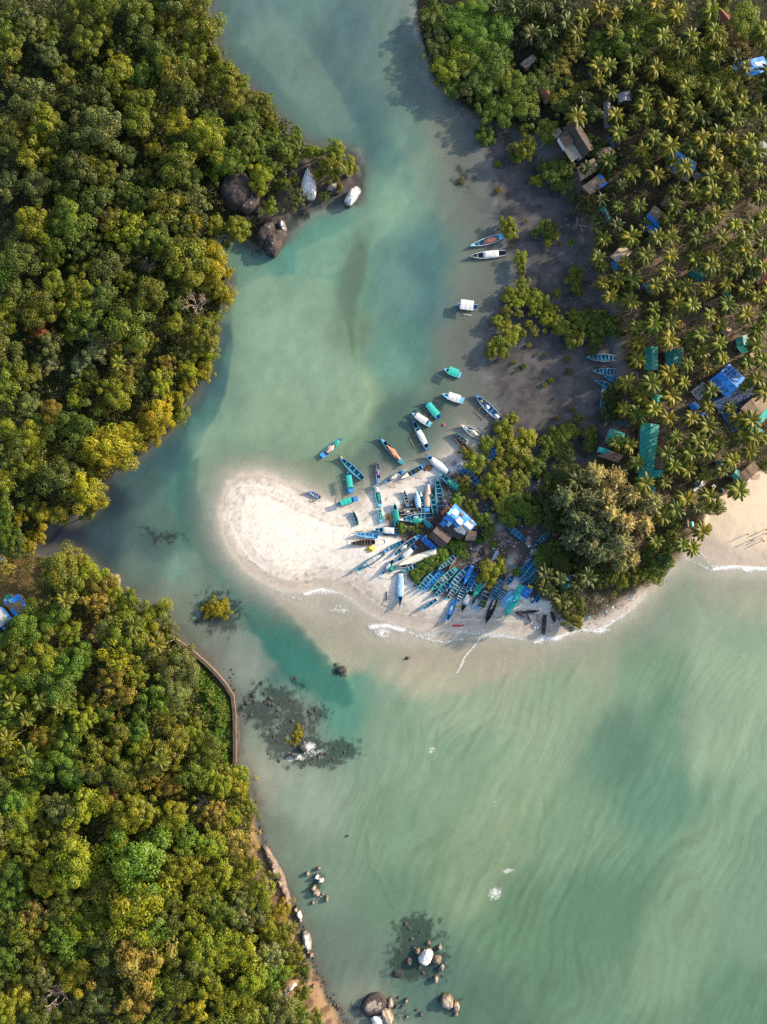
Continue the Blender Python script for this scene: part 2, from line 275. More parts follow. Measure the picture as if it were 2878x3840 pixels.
def patch(P,c,w,a,wo=1.0):
    global wc
    m=sst(-w,w*.6,sdist(Uw*wo+U*(1-wo),Vw*wo+V*(1-wo),dp(*P))/K)*a; wc=cmix(wc,m,lin(c))
patch([(560,1268),(640,1288),(760,1322),(815,1372),(790,1440),(752,1455),(690,1390),(630,1330)],(176,176,160),16,.75)
patch([(400,1060),(420,1075),(412,1130),(470,1185),(505,1203),(540,1250),(600,1302),(660,1366),(712,1430),(752,1482),(764,1525),(728,1532),(690,1505),(636,1474),(590,1420),(548,1382),(522,1322),(486,1262),(440,1205),(398,1160),(385,1100)],(46,116,110),11,.74,1.5)
patch([(478,700),(500,705),(486,770),(440,868),(385,955),(330,1005),(262,1052),(250,1040),(330,970),(400,890),(450,800)],(60,98,108),8,.75)
patch([(655,20),(700,60),(742,130),(800,220),(826,300),(806,330),(778,280),(735,200),(690,130),(650,60)],(78,112,118),18,.40)
patch([(905,470),(940,480),(952,560),(948,640),(930,720),(905,720),(900,620)],(78,124,128),22,.35)
patch([(820,960),(960,840),(1010,850),(990,920),(930,990),(850,1040),(770,1060),(740,1000)],(88,116,106),22,.5)
patch([(430,1395),(500,1330),(560,1395),(600,1440),(540,1490),(510,1490)],(136,148,142),14,.5)
patch([(500,640),(560,600),(640,590),(720,612),(745,690),(757,770),(801,850),(778,930),(705,985),(600,1003),(510,1015),(425,1060),(408,1010),(445,940),(485,860),(505,760)],(134,168,146),5,.62,.6)
patch([(640,548),(720,507),(800,462),(868,418),(884,440),(840,500),(795,542),(722,592),(640,592)],(130,170,150),6,.45,.7)
patch([(590,20),(690,130),(765,270),(715,300),(610,190),(520,90)],(112,144,138),9,.5)
patch([(885,335),(960,322),(1005,420),(965,475),(900,432)],(124,150,136),10,.5)
patch([(395,1010),(430,988),(424,1060),(444,1122),(482,1176),(516,1210),(480,1216),(430,1172),(393,1112),(378,1060)],(58,116,114),7,.72,.7)
patch([(420,1225),(470,1262),(530,1335),(560,1400),(520,1412),(430,1390),(395,1330),(360,1290)],(122,140,130),8,.45)
patch([(800,1400),(870,1385),(1000,1400),(1090,1385),(1180,1400),(1120,1440),(1010,1490),(900,1500),(820,1450)],(184,180,160),24,.55)
patch([(1180,1500),(1260,1450),(1330,1480),(1270,1600),(1180,1720),(1080,1800),(1050,1700)],(146,170,144),26,.35); patch([(1520,1380),(1658,1330),(1720,1400),(1620,1600),(1500,1700),(1470,1560)],(150,174,150),26,.4); patch([(1400,1950),(1480,1800),(1600,1750),(1560,1960),(1480,2160),(1360,2180)],(128,160,134),26,.4); patch([(960,1800),(1060,1720),(1130,1850),(1060,1960),(980,2000)],(136,158,132),22,.4)
bar=G2(765,590,26,95,14)*sst(0,8,(812-.0*V/K-(V/K-500)*.22)-U/K); wc=cmix(wc,np.clip(bar*1.2,0,.75),lin((92,118,102))); wc=cmix(wc,G2(735,700,16,60,6)*.35,lin((96,122,106)))
# swell lines and bottom ripples: narrow bands that bend with the coast
ph=(U*.93+V*.36)/K; ph=ph+46*(fbm(U/380,V/380,161,3)-.5)*3.0; seaM=sst(1340,1460,V/K)*sst(560,800,U/K)
for per,wt,sdv in ((61,.09,171),(27,.085,172),(13,.07,173)):
    s_=np.sin(ph*2*PI/per+fbm(U/260,V/260,sdv,2)*9); env=sst(.38,.68,fbm(U/230,V/230,sdv+5,3)); wc=wc*(1+wt*(s_*.4+np.sign(s_)*np.abs(s_)**.5*.3-.35*np.clip(s_,0,1)**6)[...,None]*(env*seaM)[...,None])
ch=fbm((U+V*.3)/34,(V-U*.2)/60,181,5); wc=wc*(1+.30*((ch-.5)*(1-seaM))[...,None]); ch2=fbm(U/12,V/12,191,3); wc=wc*(1+.10*(ch2-.5)[...,None])
wc=wc*(.955+.09*n2[...,None])*(.93+.14*fbm(U/150,V/150,81,3)[...,None])
# fine grain drifting with the swell in the open sea
sw=fbm((U*.95+V*.35)/26,(V*.9-U*.3)/150,91,3); sea=sst(1380,1500,V/K)*sst(700,900,U/K); wc=wc*(1+(sw-.5)[...,None]*.20*sea[...,None])
near=sst(-13,-1,sdist(U+wob*2,V+wob2*2,MUD)*S)*(~left); wc=cmix(wc,near*.75,lin((126,132,125))); depth=np.maximum(-Zg,0); shelf=np.clip(G2(690,1320,130,34,22)+G2(900,1385,130,24,2)+G2(1590,1235,110,22),0,1); depth=depth*(1-.72*shelf); alpha=1-np.exp(-depth*(6.0-3.3*sst(-8,8,sR-np.maximum(sUL,sLL))*sst(1500,1800,V)+0*V)); alpha=alpha*(1-.45*mPt)
reflect_mud_edge=sst(-4.0,-.2,np.maximum(sUL,sLL)+(n2-.5)*2.5)
wc=cmix(wc,reflect_mud_edge*.72,lin((46,58,66))); alpha=np.maximum(alpha,.0)  # dark reflection, weeds and mud bottom painted into the water along the left banks
wc=cmix(wc,reefM*.55,lin((44,62,60))); alpha=alpha*(1-.35*reefM)
lum=wc.mean(-1,keepdims=True); wc=np.clip((lum+(wc-lum)*WSAT)*WMUL,0,1); wc=wc*(1+seaM[...,None]*np.array([.12,.07,.05]))
foam=np.zeros_like(U)
def fl(P,wd,a=1.0):
    global foam
    foam=np.maximum(foam,a*np.exp(-(ldist(U+wob*.5,V+wob2*.5,dp(*P))/K/wd)**2))
def fb(x,y,rx,ry,a,ang=0):
    global foam
    foam=np.maximum(foam,a*G2(x,y,rx,ry,ang))
fl([(662,1281),(700,1273),(735,1277)],5.5,1.0); fl([(735,1277),(785,1310),(820,1338)],2.4,.75); fb(705,1282,26,7,.75,-8); fb(735,1312,30,16,.42)
fl([(802,1356),(830,1352),(875,1362)],6,1.0); fb(826,1368,18,10,.8); fl([(875,1362),(920,1380),(965,1390),(1000,1378)],2.4,.7); fb(930,1372,40,10,.5)
fl([(988,1452),(1010,1415),(1035,1382),(1070,1364)],2.2,.85); fl([(950,1362),(1040,1368),(1090,1374),(1130,1378)],3,.75); fb(1070,1372,40,8,.6)
fl([(1158,1384),(1200,1378),(1240,1362)],7,1.0); fl([(1240,1362),(1300,1358),(1345,1332)],4,.85); fb(1300,1362,24,5,.9); fl([(1345,1332),(1390,1295)],3,.7)
fl([(1545,1230),(1580,1226),(1620,1224),(1690,1234)],6,1.0); fb(1612,1228,16,6,1.0); fl([(1512,1188),(1538,1222),(1560,1232)],2.2,.7); fl([(1480,1205),(1520,1222),(1545,1234)],2.0,.6); fl([(1535,1200),(1560,1208),(1600,1222)],1.8,.5)
fb(935,1618,10,12,.55,15); fb(1070,1932,15,17,.72,15); fb(1097,1880,14,8,.55); fb(1072,1730,12,20,.26,10); fb(1015,1880,14,26,.26,10); fb(664,1612,15,12,.95); fb(640,1636,22,7,.85,-20); fb(680,1630,26,12,.5)
fl([(580,1262),(620,1285),(665,1298)],2,.6); fl([(540,1240),(575,1262),(610,1276)],3,.5)
fl([(474,1120),(480,1165),(500,1200),(540,1245)],1.6,.3)
def gridfaces(nx,ny):
    i=np.arange(nx*ny).reshape(ny,nx); return np.stack([i[:-1,:-1],i[:-1,1:],i[1:,1:],i[1:,:-1]],-1).reshape(-1,4)
FQ=gridfaces(len(gxs),len(gys))
# ground
m,t,o=nodes('ground_surface'); at=N(t,'ShaderNodeAttribute',attribute_name='tone'); co=N(t,'ShaderNodeTexCoord').outputs['Object']
a=noise(t,.9,6,.7,co); b=noise(t,5.0,4,.7,co); c=mixc(t,1.0,at.outputs['Color'],mixc(t,rng_map(t,a,.3,.7,0,1),(.92,.915,.91),(1.06,1.06,1.06)),'MULTIPLY')
c=mixc(t,rng_map(t,b,.60,.76,0,.16),c,mixc(t,1.0,c,(.5,.47,.45),'MULTIPLY'))
p=N(t,'ShaderNodeBsdfPrincipled',Roughness=.92); t.links.new(c,p.inputs['Base Color']); p.inputs['Specular IOR Level'].default_value=.2
wv=N(t,'ShaderNodeTexWave',Scale=.55,Distortion=22.0,Detail=4); wv.inputs['Detail Scale'].default_value=1.2; t.links.new(co,wv.inputs['Vector'])
bn=N(t,'ShaderNodeBump',Strength=.10,Distance=.06); t.links.new(b,bn.inputs['Height']); bn2=N(t,'ShaderNodeBump',Strength=.07,Distance=.10)
t.links.new(wv.outputs['Fac'],bn2.inputs['Height']); t.links.new(bn.outputs[0],bn2.inputs['Normal']); t.links.new(bn2.outputs[0],p.inputs['Normal']); t.links.new(p.outputs[0],o.inputs[0])
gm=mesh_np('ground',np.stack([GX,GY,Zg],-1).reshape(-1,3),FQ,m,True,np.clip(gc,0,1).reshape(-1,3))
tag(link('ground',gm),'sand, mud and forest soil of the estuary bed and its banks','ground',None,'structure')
# water
swell=.006*np.sin((GX*.94+GY*.34)*.9+fbm(U/80,V/80,95,3)*14)*sea+.02*(fbm(U/30,V/30,96,3)-.5)
keep=((Zg<.25)&(sd<1.6)); fk=keep.ravel()[FQ].any(1)
m,t,o=nodes('water_surface'); at=N(t,'ShaderNodeAttribute',attribute_name='tone'); aa=N(t,'ShaderNodeAttribute',attribute_name='cover'); co=N(t,'ShaderNodeTexCoord').outputs['Object']
sp=N(t,'ShaderNodeSeparateColor'); t.links.new(aa.outputs['Color'],sp.inputs[0])
gr=noise(t,2.2,5,.75,co); gr2=noise(t,9.0,3,.7,co)
body=mixc(t,1.0,at.outputs['Color'],mixc(t,rng_map(t,gr,.3,.7,0,1),(.93,.93,.93),(1.07,1.07,1.07)),'MULTIPLY')
body=mixc(t,1.0,body,mixc(t,rng_map(t,gr2,.3,.7,0,1),(.93,.94,.95),(1.07,1.06,1.05)),'MULTIPLY')
df=N(t,'ShaderNodeBsdfDiffuse'); t.links.new(body,df.inputs[0]); tr=N(t,'ShaderNodeBsdfTransparent'); mx=N(t,'ShaderNodeMixShader')
t.links.new(sp.outputs[0],mx.inputs[0]); t.links.new(tr.outputs[0],mx.inputs[1]); t.links.new(df.outputs[0],mx.inputs[2])
bn=N(t,'ShaderNodeBump',Strength=.45,Distance=.06); t.links.new(noise(t,1.5,5,.7,co),bn.inputs['Height']); t.links.new(bn.outputs[0],df.inputs['Normal'])
gl=N(t,'ShaderNodeBsdfGlossy',Roughness=.12); t.links.new(bn.outputs[0],gl.inputs['Normal']); m2=N(t,'ShaderNodeMixShader',Fac=.025)
t.links.new(mx.outputs[0],m2.inputs[1]); t.links.new(gl.outputs[0],m2.inputs[2])
# foam: white froth broken up by noise
wn=N(t,'ShaderNodeTexNoise',Scale=.8,Detail=4); t.links.new(co,wn.inputs['Vector']); wa=N(t,'ShaderNodeVectorMath',operation='MULTIPLY_ADD'); t.links.new(wn.outputs['Color'],wa.inputs[0]); wa.inputs[1].default_value=(1.6,1.6,0); t.links.new(co,wa.inputs[2])
def mth(op,a,b):
    n=N(t,'ShaderNodeMath',operation=op); n.use_clamp=(op!='SUBTRACT')
    for i,x in enumerate((a,b)):
        if isinstance(x,(int,float)): n.inputs[i].default_value=x
        else: t.links.new(x,n.inputs[i])
    return n.outputs[0]
lace=None
for sc_,w_ in ((.75,.10),(1.9,.14)):
    vo=N(t,'ShaderNodeTexVoronoi',Scale=sc_,feature='DISTANCE_TO_EDGE'); t.links.new(wa.outputs[0],vo.inputs['Vector']); q=rng_map(t,vo.outputs['Distance'],.0,w_,1,0); lace=q if lace is None else mth('MAXIMUM',lace,q)
fn=noise(t,1.3,7,.75,co); mm=sp.outputs[1]
core=rng_map(t,mth('SUBTRACT',mm,rng_map(t,fn,  .3,.7,.22,.98)),.0,.22,0,1)
frill=mth('MULTIPLY',lace,rng_map(t,mth('SUBTRACT',mm,rng_map(t,fn,.3,.7,.0,.55)),.0,.18,0,.8))
gate=N(t,'ShaderNodeMath',operation='MAXIMUM'); t.links.new(core,gate.inputs[0]); t.links.new(frill,gate.inputs[1])
fd=N(t,'ShaderNodeBsdfDiffuse'); fd.inputs[0].default_value=(.85,.85,.83,1); m3=N(t,'ShaderNodeMixShader'); t.links.new(gate.outputs[0],m3.inputs[0]); t.links.new(m2.outputs[0],m3.inputs[1]); t.links.new(fd.outputs[0],m3.inputs[2])
t.links.new(m3.outputs[0],o.inputs[0])
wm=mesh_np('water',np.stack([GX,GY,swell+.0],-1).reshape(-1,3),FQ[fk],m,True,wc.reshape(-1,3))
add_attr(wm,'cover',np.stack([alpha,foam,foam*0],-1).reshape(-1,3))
tag(link('water',wm),'shallow grey green estuary and sea water with streaks of foam','water',None,'structure')
# ------------------------------------------------------------------ foliage prototypes
def leafcloud(Cn,Nn,size,aspect,g,up=0.0):
    n=len(Cn); R=g.normal(size=(n,3)); Nn=Nn+R*.55; Nn[:,2]+=up; Nn/=np.linalg.norm(Nn,axis=1)[:,None]
    T=g.normal(size=(n,3)); T-=Nn*(T*Nn).sum(1)[:,None]; T/=np.linalg.norm(T,axis=1)[:,None]; B=np.cross(Nn,T)
    s=(size*(.65+.7*g.random(n)))[:,None]; P=np.stack([Cn-T*s,Cn-B*s*aspect,Cn+T*s,Cn+B*s*aspect],1)
    return P.reshape(-1,3), np.arange(4*n).reshape(n,4)
def crown(seed,nl,per,lr,size,aspect=.62,flat=.75,ragged=.25,core=True,up=.1):
    """crown of unit radius: many lobes of leaf-sized faces, tops and flanks"""
    g=np.random.default_rng(seed); Cs=[];Ns=[];Ts=[]
    ga=PI*(3-5**.5)
    for k in range(nl):
        z=1-1.25*(k+.5)/nl; rr=math.sqrt(max(0,1-z*z)); a=ga*k+g.normal()*.35; rad=.68+g.normal()*ragged*.75
        c=np.array([rr*math.cos(a)*rad,rr*math.sin(a)*rad,z*flat*rad])+g.normal(size=3)*.05
        q=lr*(.7+.65*g.random()); d=g.normal(size=(per,3)); d/=np.linalg.norm(d,axis=1)[:,None]; d[:,2]=np.where(d[:,2]<-.35,-d[:,2],d[:,2])
        rad2=q*(.72+.36*g.random(per)); Cs.append(c+d*rad2[:,None]*np.array([1,1,.85])); Ns.append(d+.35*c/np.linalg.norm(c))
        tn=.78+.5*g.random(); hue=g.normal()*.06
        tt=tn*(.88+.24*g.random(per)); Ts.append(np.stack([tt*(1+hue),tt,tt*(1-hue)],1))
    if core:
        n=per*4; d=g.normal(size=(n,3)); d/=np.linalg.norm(d,axis=1)[:,None]; d[:,2]=np.abs(d[:,2])
        Cs.append(d*np.array([.62,.62,.5*flat])*(.5+.5*g.random(n))[:,None]); Ns.append(d*.5); Ts.append(np.ones((n,3))*.8)
    Cn=np.concatenate(Cs); v,f=leafcloud(Cn,np.concatenate(Ns),size,aspect,g,up); T=np.repeat(np.clip(np.concatenate(Ts),.2,2),4,0)
    return mesh_np('crown',v,f,LEAF,False,T)
ROUND=[crown(100+i,34+4*(i%4),165,.25,.046,.6,.75,.36) for i in range(8)]
LUMPY=[crown(200+i,24+3*(i%3),220,.31,.045,.62,.8,.45) for i in range(7)]
LOOSE=[crown(300+i,58,80,.19,.048,.5,.65,.55) for i in range(7)]
MANG=[crown(400+i,20+3*i,150,.30,.060,.7,.6,.35) for i in range(5)]
def feathery(seed):
    g=np.random.default_rng(seed); Cs=[];Ns=[];Ts=[]
    for k in range(105):
        a=2*PI*g.random(); u=g.random()**.65; z=(1-u)*1.25+.16*g.normal(); c0=np.array([math.cos(a)*u*.72,math.sin(a)*u*.72,z])
        n=85; dr=np.array([math.cos(a)*.5,math.sin(a)*.5,.5])+g.normal(size=3)*.25; l=.46*(.5+.8*g.random())
        s=g.random(n)[:,None]; Cs.append(c0+dr*l*s+g.normal(size=(n,3))*.065*(1.2-s)); Ns.append(g.normal(size=(n,3)))
        tn=.75+.5*g.random(); t1=tn*(.8+.4*g.random(n)); Ts.append(np.stack([t1,t1,t1],1))
    v,f=leafcloud(np.concatenate(Cs),np.concatenate(Ns),.062,.34,g,.2); return mesh_np('crown',v,f,LEAF,False,np.repeat(np.concatenate(Ts),4,0))
FEATH=[feathery(500+i) for i in range(3)]
def branches(seed,depth=5):
    g=random.Random(seed); mb=MB()
    def grow(p,dv,l,rad,k):
        q=p+dv*l; mid=(p+q)/2+Vector((g.uniform(-1,1),g.uniform(-1,1),g.uniform(-.3,.6)))*l*.08
        mb.tube([p,mid,q],[rad,rad*.85,rad*.66],5 if k<3 else 3)
        if k>=depth: return
        for _ in range(3 if k<3 else 2):
            nd=(dv+Vector((g.uniform(-1,1),g.uniform(-1,1),g.uniform(-.35,.55)))*.85).normalized(); grow(q,nd,l*g.uniform(.62,.85),rad*.62,k+1)
    for i in range(5):
        a=i*2*PI/5+g.uniform(-.3,.3); grow(Vector((0,0,0)),Vector((math.cos(a)*.8,math.sin(a)*.8,.55)).normalized(),.34,.036,1)
    return mb.mesh('crown',DEADWOOD)
BARE=[branches(600+i) for i in range(3)]
def trunkmesh(mat,bend,rb,rt,limbs=True,seed=0):
    g=random.Random(seed); mb=MB(); pts=[(bend*(t**1.6),bend*.3*math.sin(t*2),t) for t in [0,.15,.35,.55,.75,1.0]]
    mb.tube(pts,[rb*1.5,rb,rb*.9,(rb+rt)/2,rt*1.15,rt],8)
    if limbs:
        for i in range(5):
            a=i*1.257+g.uniform(-.3,.3); q=Vector(pts[4]); e=q+Vector((math.cos(a)*.32,math.sin(a)*.32,.28)); mb.tube([q,(q+e)/2+Vector((0,0,.05)),e],[rt*.8,rt*.6,rt*.3],5)
    return mb.mesh('trunk',mat,True)
TRUNK=[trunkmesh(BARK,.06*i,.05,.032,True,i) for i in range(3)]; PTRUNK=[trunkmesh(PALMBARK,.10+.09*i,.016,.011,False,i) for i in range(3)]
def palmcrown(seed,nf):
    g=np.random.default_rng(seed); V=[];F=[];T=[]; b=0
    for k in range(nf+3):
        dead=k>=nf
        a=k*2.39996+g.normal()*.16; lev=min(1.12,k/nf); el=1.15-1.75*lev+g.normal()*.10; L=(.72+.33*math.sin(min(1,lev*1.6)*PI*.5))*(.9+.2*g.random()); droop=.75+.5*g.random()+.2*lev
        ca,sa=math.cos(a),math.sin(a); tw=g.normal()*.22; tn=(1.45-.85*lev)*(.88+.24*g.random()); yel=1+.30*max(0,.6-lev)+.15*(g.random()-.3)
        ns=15; P=[]; x=z=0.0; th=el
        for i in range(ns+1):
            P.append((x,z,th)); st=L/ns; x+=math.cos(th)*st; z+=math.sin(th)*st; th-=droop*1.75/ns*(.4+1.2*i/ns)
        for i in range(1,ns+1):
            x,z,th=P[i]; x0,z0,_=P[i-1]; u=i/ns; w=.150*math.sin(PI*min(1,u*.86+.13))**.8*(1 if u<.9 else .75)
            for sgn in (-1,1):
                # one leaflet: root on the rachis, tip swept outwards and hanging
                lx=x+math.cos(th)*w*.62; lz=z+math.sin(th)*w*.62-w*(.38+.25*lev); ly=sgn*w*(.86+tw*sgn)
                rw=.020
                q=[(x0,sgn*.004,z0),(x+rw,sgn*.004,z),(lx+.012,ly,lz),(lx-.03,ly*.98,lz-.008)]
                for (px,py,pz) in q: V.append((px*ca-py*sa,px*sa+py*ca,pz))
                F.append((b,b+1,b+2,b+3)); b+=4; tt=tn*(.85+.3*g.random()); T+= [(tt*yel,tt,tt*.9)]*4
            if dead: T[-8:]=[(2.0*q0,1.05*q0,4.0*q0) for q0 in [.75]*8]
            # rachis
            if i<ns:
                xn,zn,_=P[i]; q=[(x0,-.013*(1-u*.7),z0+.006),(x0,.013*(1-u*.7),z0+.006),(xn,.011*(1-u*.7),zn+.006),(xn,-.011*(1-u*.7),zn+.006)]
                for (px,py,pz) in q: V.append((px*ca-py*sa,px*sa+py*ca,pz))
                F.append((b,b+1,b+2,b+3)); b+=4; T+=[(tn*1.75*yel,tn*1.55,tn*1.1)]*4
    return mesh_np('crown',V,F,FROND,False,np.array(T))
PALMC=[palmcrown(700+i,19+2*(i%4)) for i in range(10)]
NUTS=MB()
for i in range(8):
    a=i*.8; NUTS.tube([(math.cos(a)*.05,math.sin(a)*.05,-.10),(math.cos(a)*.065,math.sin(a)*.065,-.06),(math.cos(a)*.05,math.sin(a)*.05,-.02)],[.014,.032,.014],6)
NUTM=NUTS.mesh('coconuts',paint((.22,.20,.05),.6,.3,8),True)
_T={'olive':(.084,.106,.009),'yellow green':(.125,.160,.008),'mustard':(.200,.190,.007),'mid green':(.050,.098,.009),'dark green':(.034,.060,.012),'tan':(.165,.140,.035),'grey green':(.075,.100,.038),
       'rust red':(.15,.060,.025),'bright green':(.065,.150,.016),'orange brown':(.125,.105,.016),'pale grey':(.13,.165,.10),'golden':(.21,.195,.014)}
TONES={k:tuple(w_*x_ for w_,x_ in zip((1.16,1.03,.80),tuple(.78*a+.22*b for a,b in zip(v,(.108,.118,.009))))) for k,v in _T.items()}
TREES=[]   # every tree: px,py,R,tone,form,zone -> labelled at the end
HUTS=dp((-60,1270),(60,1270),(75,1300),(60,1345),(30,1375),(-60,1380))
KEEP=[(r('X',120,900),50),(r('X',0,1060),45),(r('Q',445,615),64),(r('Q',560,745),48),(r('Q',740,1045),66),(r('Q',850,940),20),(r('Q',1082,560),36),(r('Q',1300,600),28),(r('Q',1475,675),30),(r('Z',580,1045),34),(r('Z',537,882),20)]
def tree(px,py,R,tone,kind='round',label=None,h=None,name=None,cat='tree',group=None,zone='UL',tint=None):
    """px,py = centre of its crown in the photo, R = crown radius in photo pixels"""
    if name is None: name='bare_tree' if kind=='bare' else 'scrub_tree' if kind=='loose' else 'clumped_tree' if kind=='lumpy' else 'broadleaf_tree'
    if cat=='tree': cat=name.replace('_',' ')
    for (kx,ky),kr in KEEP:   # crowns stand clear of the boulders
        dd=math.hypot(px-kx,py-ky)
        if dd<kr+R*.8:
            if dd<kr*.9: return None
            R=max(14,min(R,(dd-kr)*1.15))
    Rm=R*S; h=h if h is not None else (Rm*1.0+1.2 if zone in('UL','LL') else Rm*.45+.8); x,y,g0=PW(px,py,h+Rm*.35); f=(H-g0-h)/H; Rm*=f
    root=empty(name,(x,y,g0-.05),rnd.uniform(0,6.28),label,cat,group)
    if kind=='bare':
        c=link('crown',rnd.choice(BARE),root,(0,0,h*.55),0,(Rm*.95,Rm*.95,Rm*.8)); tk=link('trunk',TRUNK[0],root,(0,0,0),0,(h*.9,h*.9,h*.6))
    else:
        P={'round':ROUND,'lumpy':LUMPY,'loose':LOOSE,'mang':MANG,'feath':FEATH}[kind]; sc=(Rm*rnd.uniform(.88,1.22),Rm*rnd.uniform(.85,1.12),Rm*rnd.uniform(.7,1.0)*(1 if zone in('UL','LL','CAS') else .55 if zone=='UR' else .75))
        c=link('crown',rnd.choice(P),root,(0,0,h if kind!='feath' else h*.55),0,sc); tk=link('trunk',rnd.choice(TRUNK),root,(0,0,0),0,(h*1.1,h*1.1,h*1.02)) if kind!='feath' else link('trunk',PTRUNK[0],root,(0,0,0),0,(h*1.6,h*1.6,h*1.1))
    t0=tint or TONES[tone]; j=rnd.uniform(.82,1.2)*{'UL':1.45,'LL':1.52,'UR':1.6,'MUD':1.5,'SPIT':1.6,'ISLE':1.5}.get(zone,1.0)*(1.0 if tone!='bright green' else .85); c.color=(t0[0]*j*rnd.uniform(.9,1.12),t0[1]*j,t0[2]*j,1)
    TREES.append([root,px,py,R,tone,kind,zone,label]); return root
PALMS=[]
def palm(px,py,R=37,dark=False,label=None,h=None,zone='G'):
    h=h or (rnd.uniform(6,10) if px>2420 else rnd.uniform(4.5,6.5)); Rm=R*S*(H-h)/H*1.22*rnd.uniform(.82,1.16)*(.78 if math.hypot(px-2715,py-1440)<125 else 1)
    x,y,g0=PW(px,py,h); rz=rnd.uniform(0,6.28); i=rnd.randrange(3); bend=(.10+.09*i)*h; bz=rnd.uniform(0,6.28)
    root=empty('coconut_palm',(x-bend*math.cos(bz),y-bend*math.sin(bz),g0-.1),0,label,'palm tree'); 
    link('trunk',PTRUNK[i],root,(0,0,0),bz,(h,h,h+.1)); zz=bend*.3*math.sin(2)
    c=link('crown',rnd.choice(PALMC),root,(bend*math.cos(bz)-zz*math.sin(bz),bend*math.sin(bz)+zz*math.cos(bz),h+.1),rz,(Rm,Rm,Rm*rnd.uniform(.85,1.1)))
    link('coconuts',NUTM,root,c.location,rz,(Rm*1.3,)*3)
    j=rnd.uniform(.8,1.2); b=rnd.choice(((.128,.148,.010),(.11,.140,.011),(.15,.158,.012),(.09,.122,.012))) if not dark else (.05,.072,.013); c.color=(b[0]*j*rnd.uniform(.9,1.15),b[1]*j,b[2]*j,1)  # dark palms get a deeper frond colour
    PALMS.append([root,px,py,R,dark,zone,label]); return root
# ------------------------------------------------------------------ trees seen one by one
def put(reg,rows,zone,**kw):
    for q in rows.split(';'):
        if zone=='CAS': kw=dict(kw,h=rnd.uniform(6.5,11.5))
        a=q.split(','); u,v,R=(float(z) for z in a[:3]); x,y=r(reg,u,v); kind=a[4].strip() if len(a)>4 and a[4].strip() else 'round'
        lab=a[5].strip() if len(a)>5 else None
        tree(x,y,R*REG[reg][2],a[3].strip(),kind,lab,zone=zone,**kw)
put('L','''1090,735,88,mustard,lumpy,bright mustard yellow tree standing out high on the upper left slope;720,430,115,yellow green;880,620,95,olive;850,740,105,olive;1090,1010,130,olive,round,large grey olive dome crowned tree inland of the brown boulders;960,920,65,mustard;1270,850,115,yellow green,lumpy;1400,460,105,yellow green;1470,630,88,olive;1265,160,125,olive,lumpy,big olive tree at the top of the left bank beside the blue grey channel;1190,290,92,olive;1060,165,75,olive;1620,620,70,olive;225,1130,90,grey green;630,1050,90,olive;300,950,90,olive,loose;670,1360,90,orange brown,loose;1195,1365,55,mustard,lumpy;1475,1420,80,yellow green;1320,1590,95,mustard,lumpy;1250,480,65,olive;130,770,70,tan,loose;460,60,80,olive;640,150,70,olive;880,200,90,dark green;100,60,90,grey green,loose;210,170,80,grey green;60,300,90,olive;300,330,90,grey green;1500,860,100,mid green;1380,850,70,yellow green;1540,740,80,mid green;1400,980,90,mid green;1300,730,60,mid green;1150,1080,90,mid green;40,440,50,tan,loose;400,460,80,olive;520,250,90,olive,lumpy;570,250,70,yellow green;780,960,70,dark green;900,1080,60,orange brown,loose''','UL')
put('Q','''140,180,130,yellow green,lumpy;30,460,75,yellow green;240,480,60,yellow green,lumpy;540,70,100,mid green;780,60,48,yellow green;870,40,60,grey green,loose;980,100,60,mid green;1130,280,85,yellow green,round,round yellow green tree on the rocky point just above the long white boulder;1310,270,105,yellow green,round,largest yellow green tree on the rocky point by the channel;1450,400,70,yellow green,lumpy;1185,470,85,yellow green,lumpy,bushy tree pressed against the side of the long white boulder;1340,520,75,olive,loose;660,480,85,yellow green,lumpy;650,600,70,yellow green;740,760,110,yellow green,lumpy,bright yellow green tree hanging over the split boulders;440,960,90,yellow green,lumpy;260,920,80,yellow green;60,900,75,mustard;950,370,60,olive;960,530,55,olive;850,560,70,olive;770,420,70,mid green;860,260,90,mid green;950,200,80,mid green;620,250,90,mid green;480,330,90,mid green;330,280,80,mid green;400,130,90,mid green;740,180,80,mid green;690,360,60,mid green;360,420,70,mid green;360,1110,40,bright green,mang,small round green bush alone in the dark cove water;230,1270,110,mustard,lumpy;120,1150,80,olive;330,1080,20,olive''','UL')
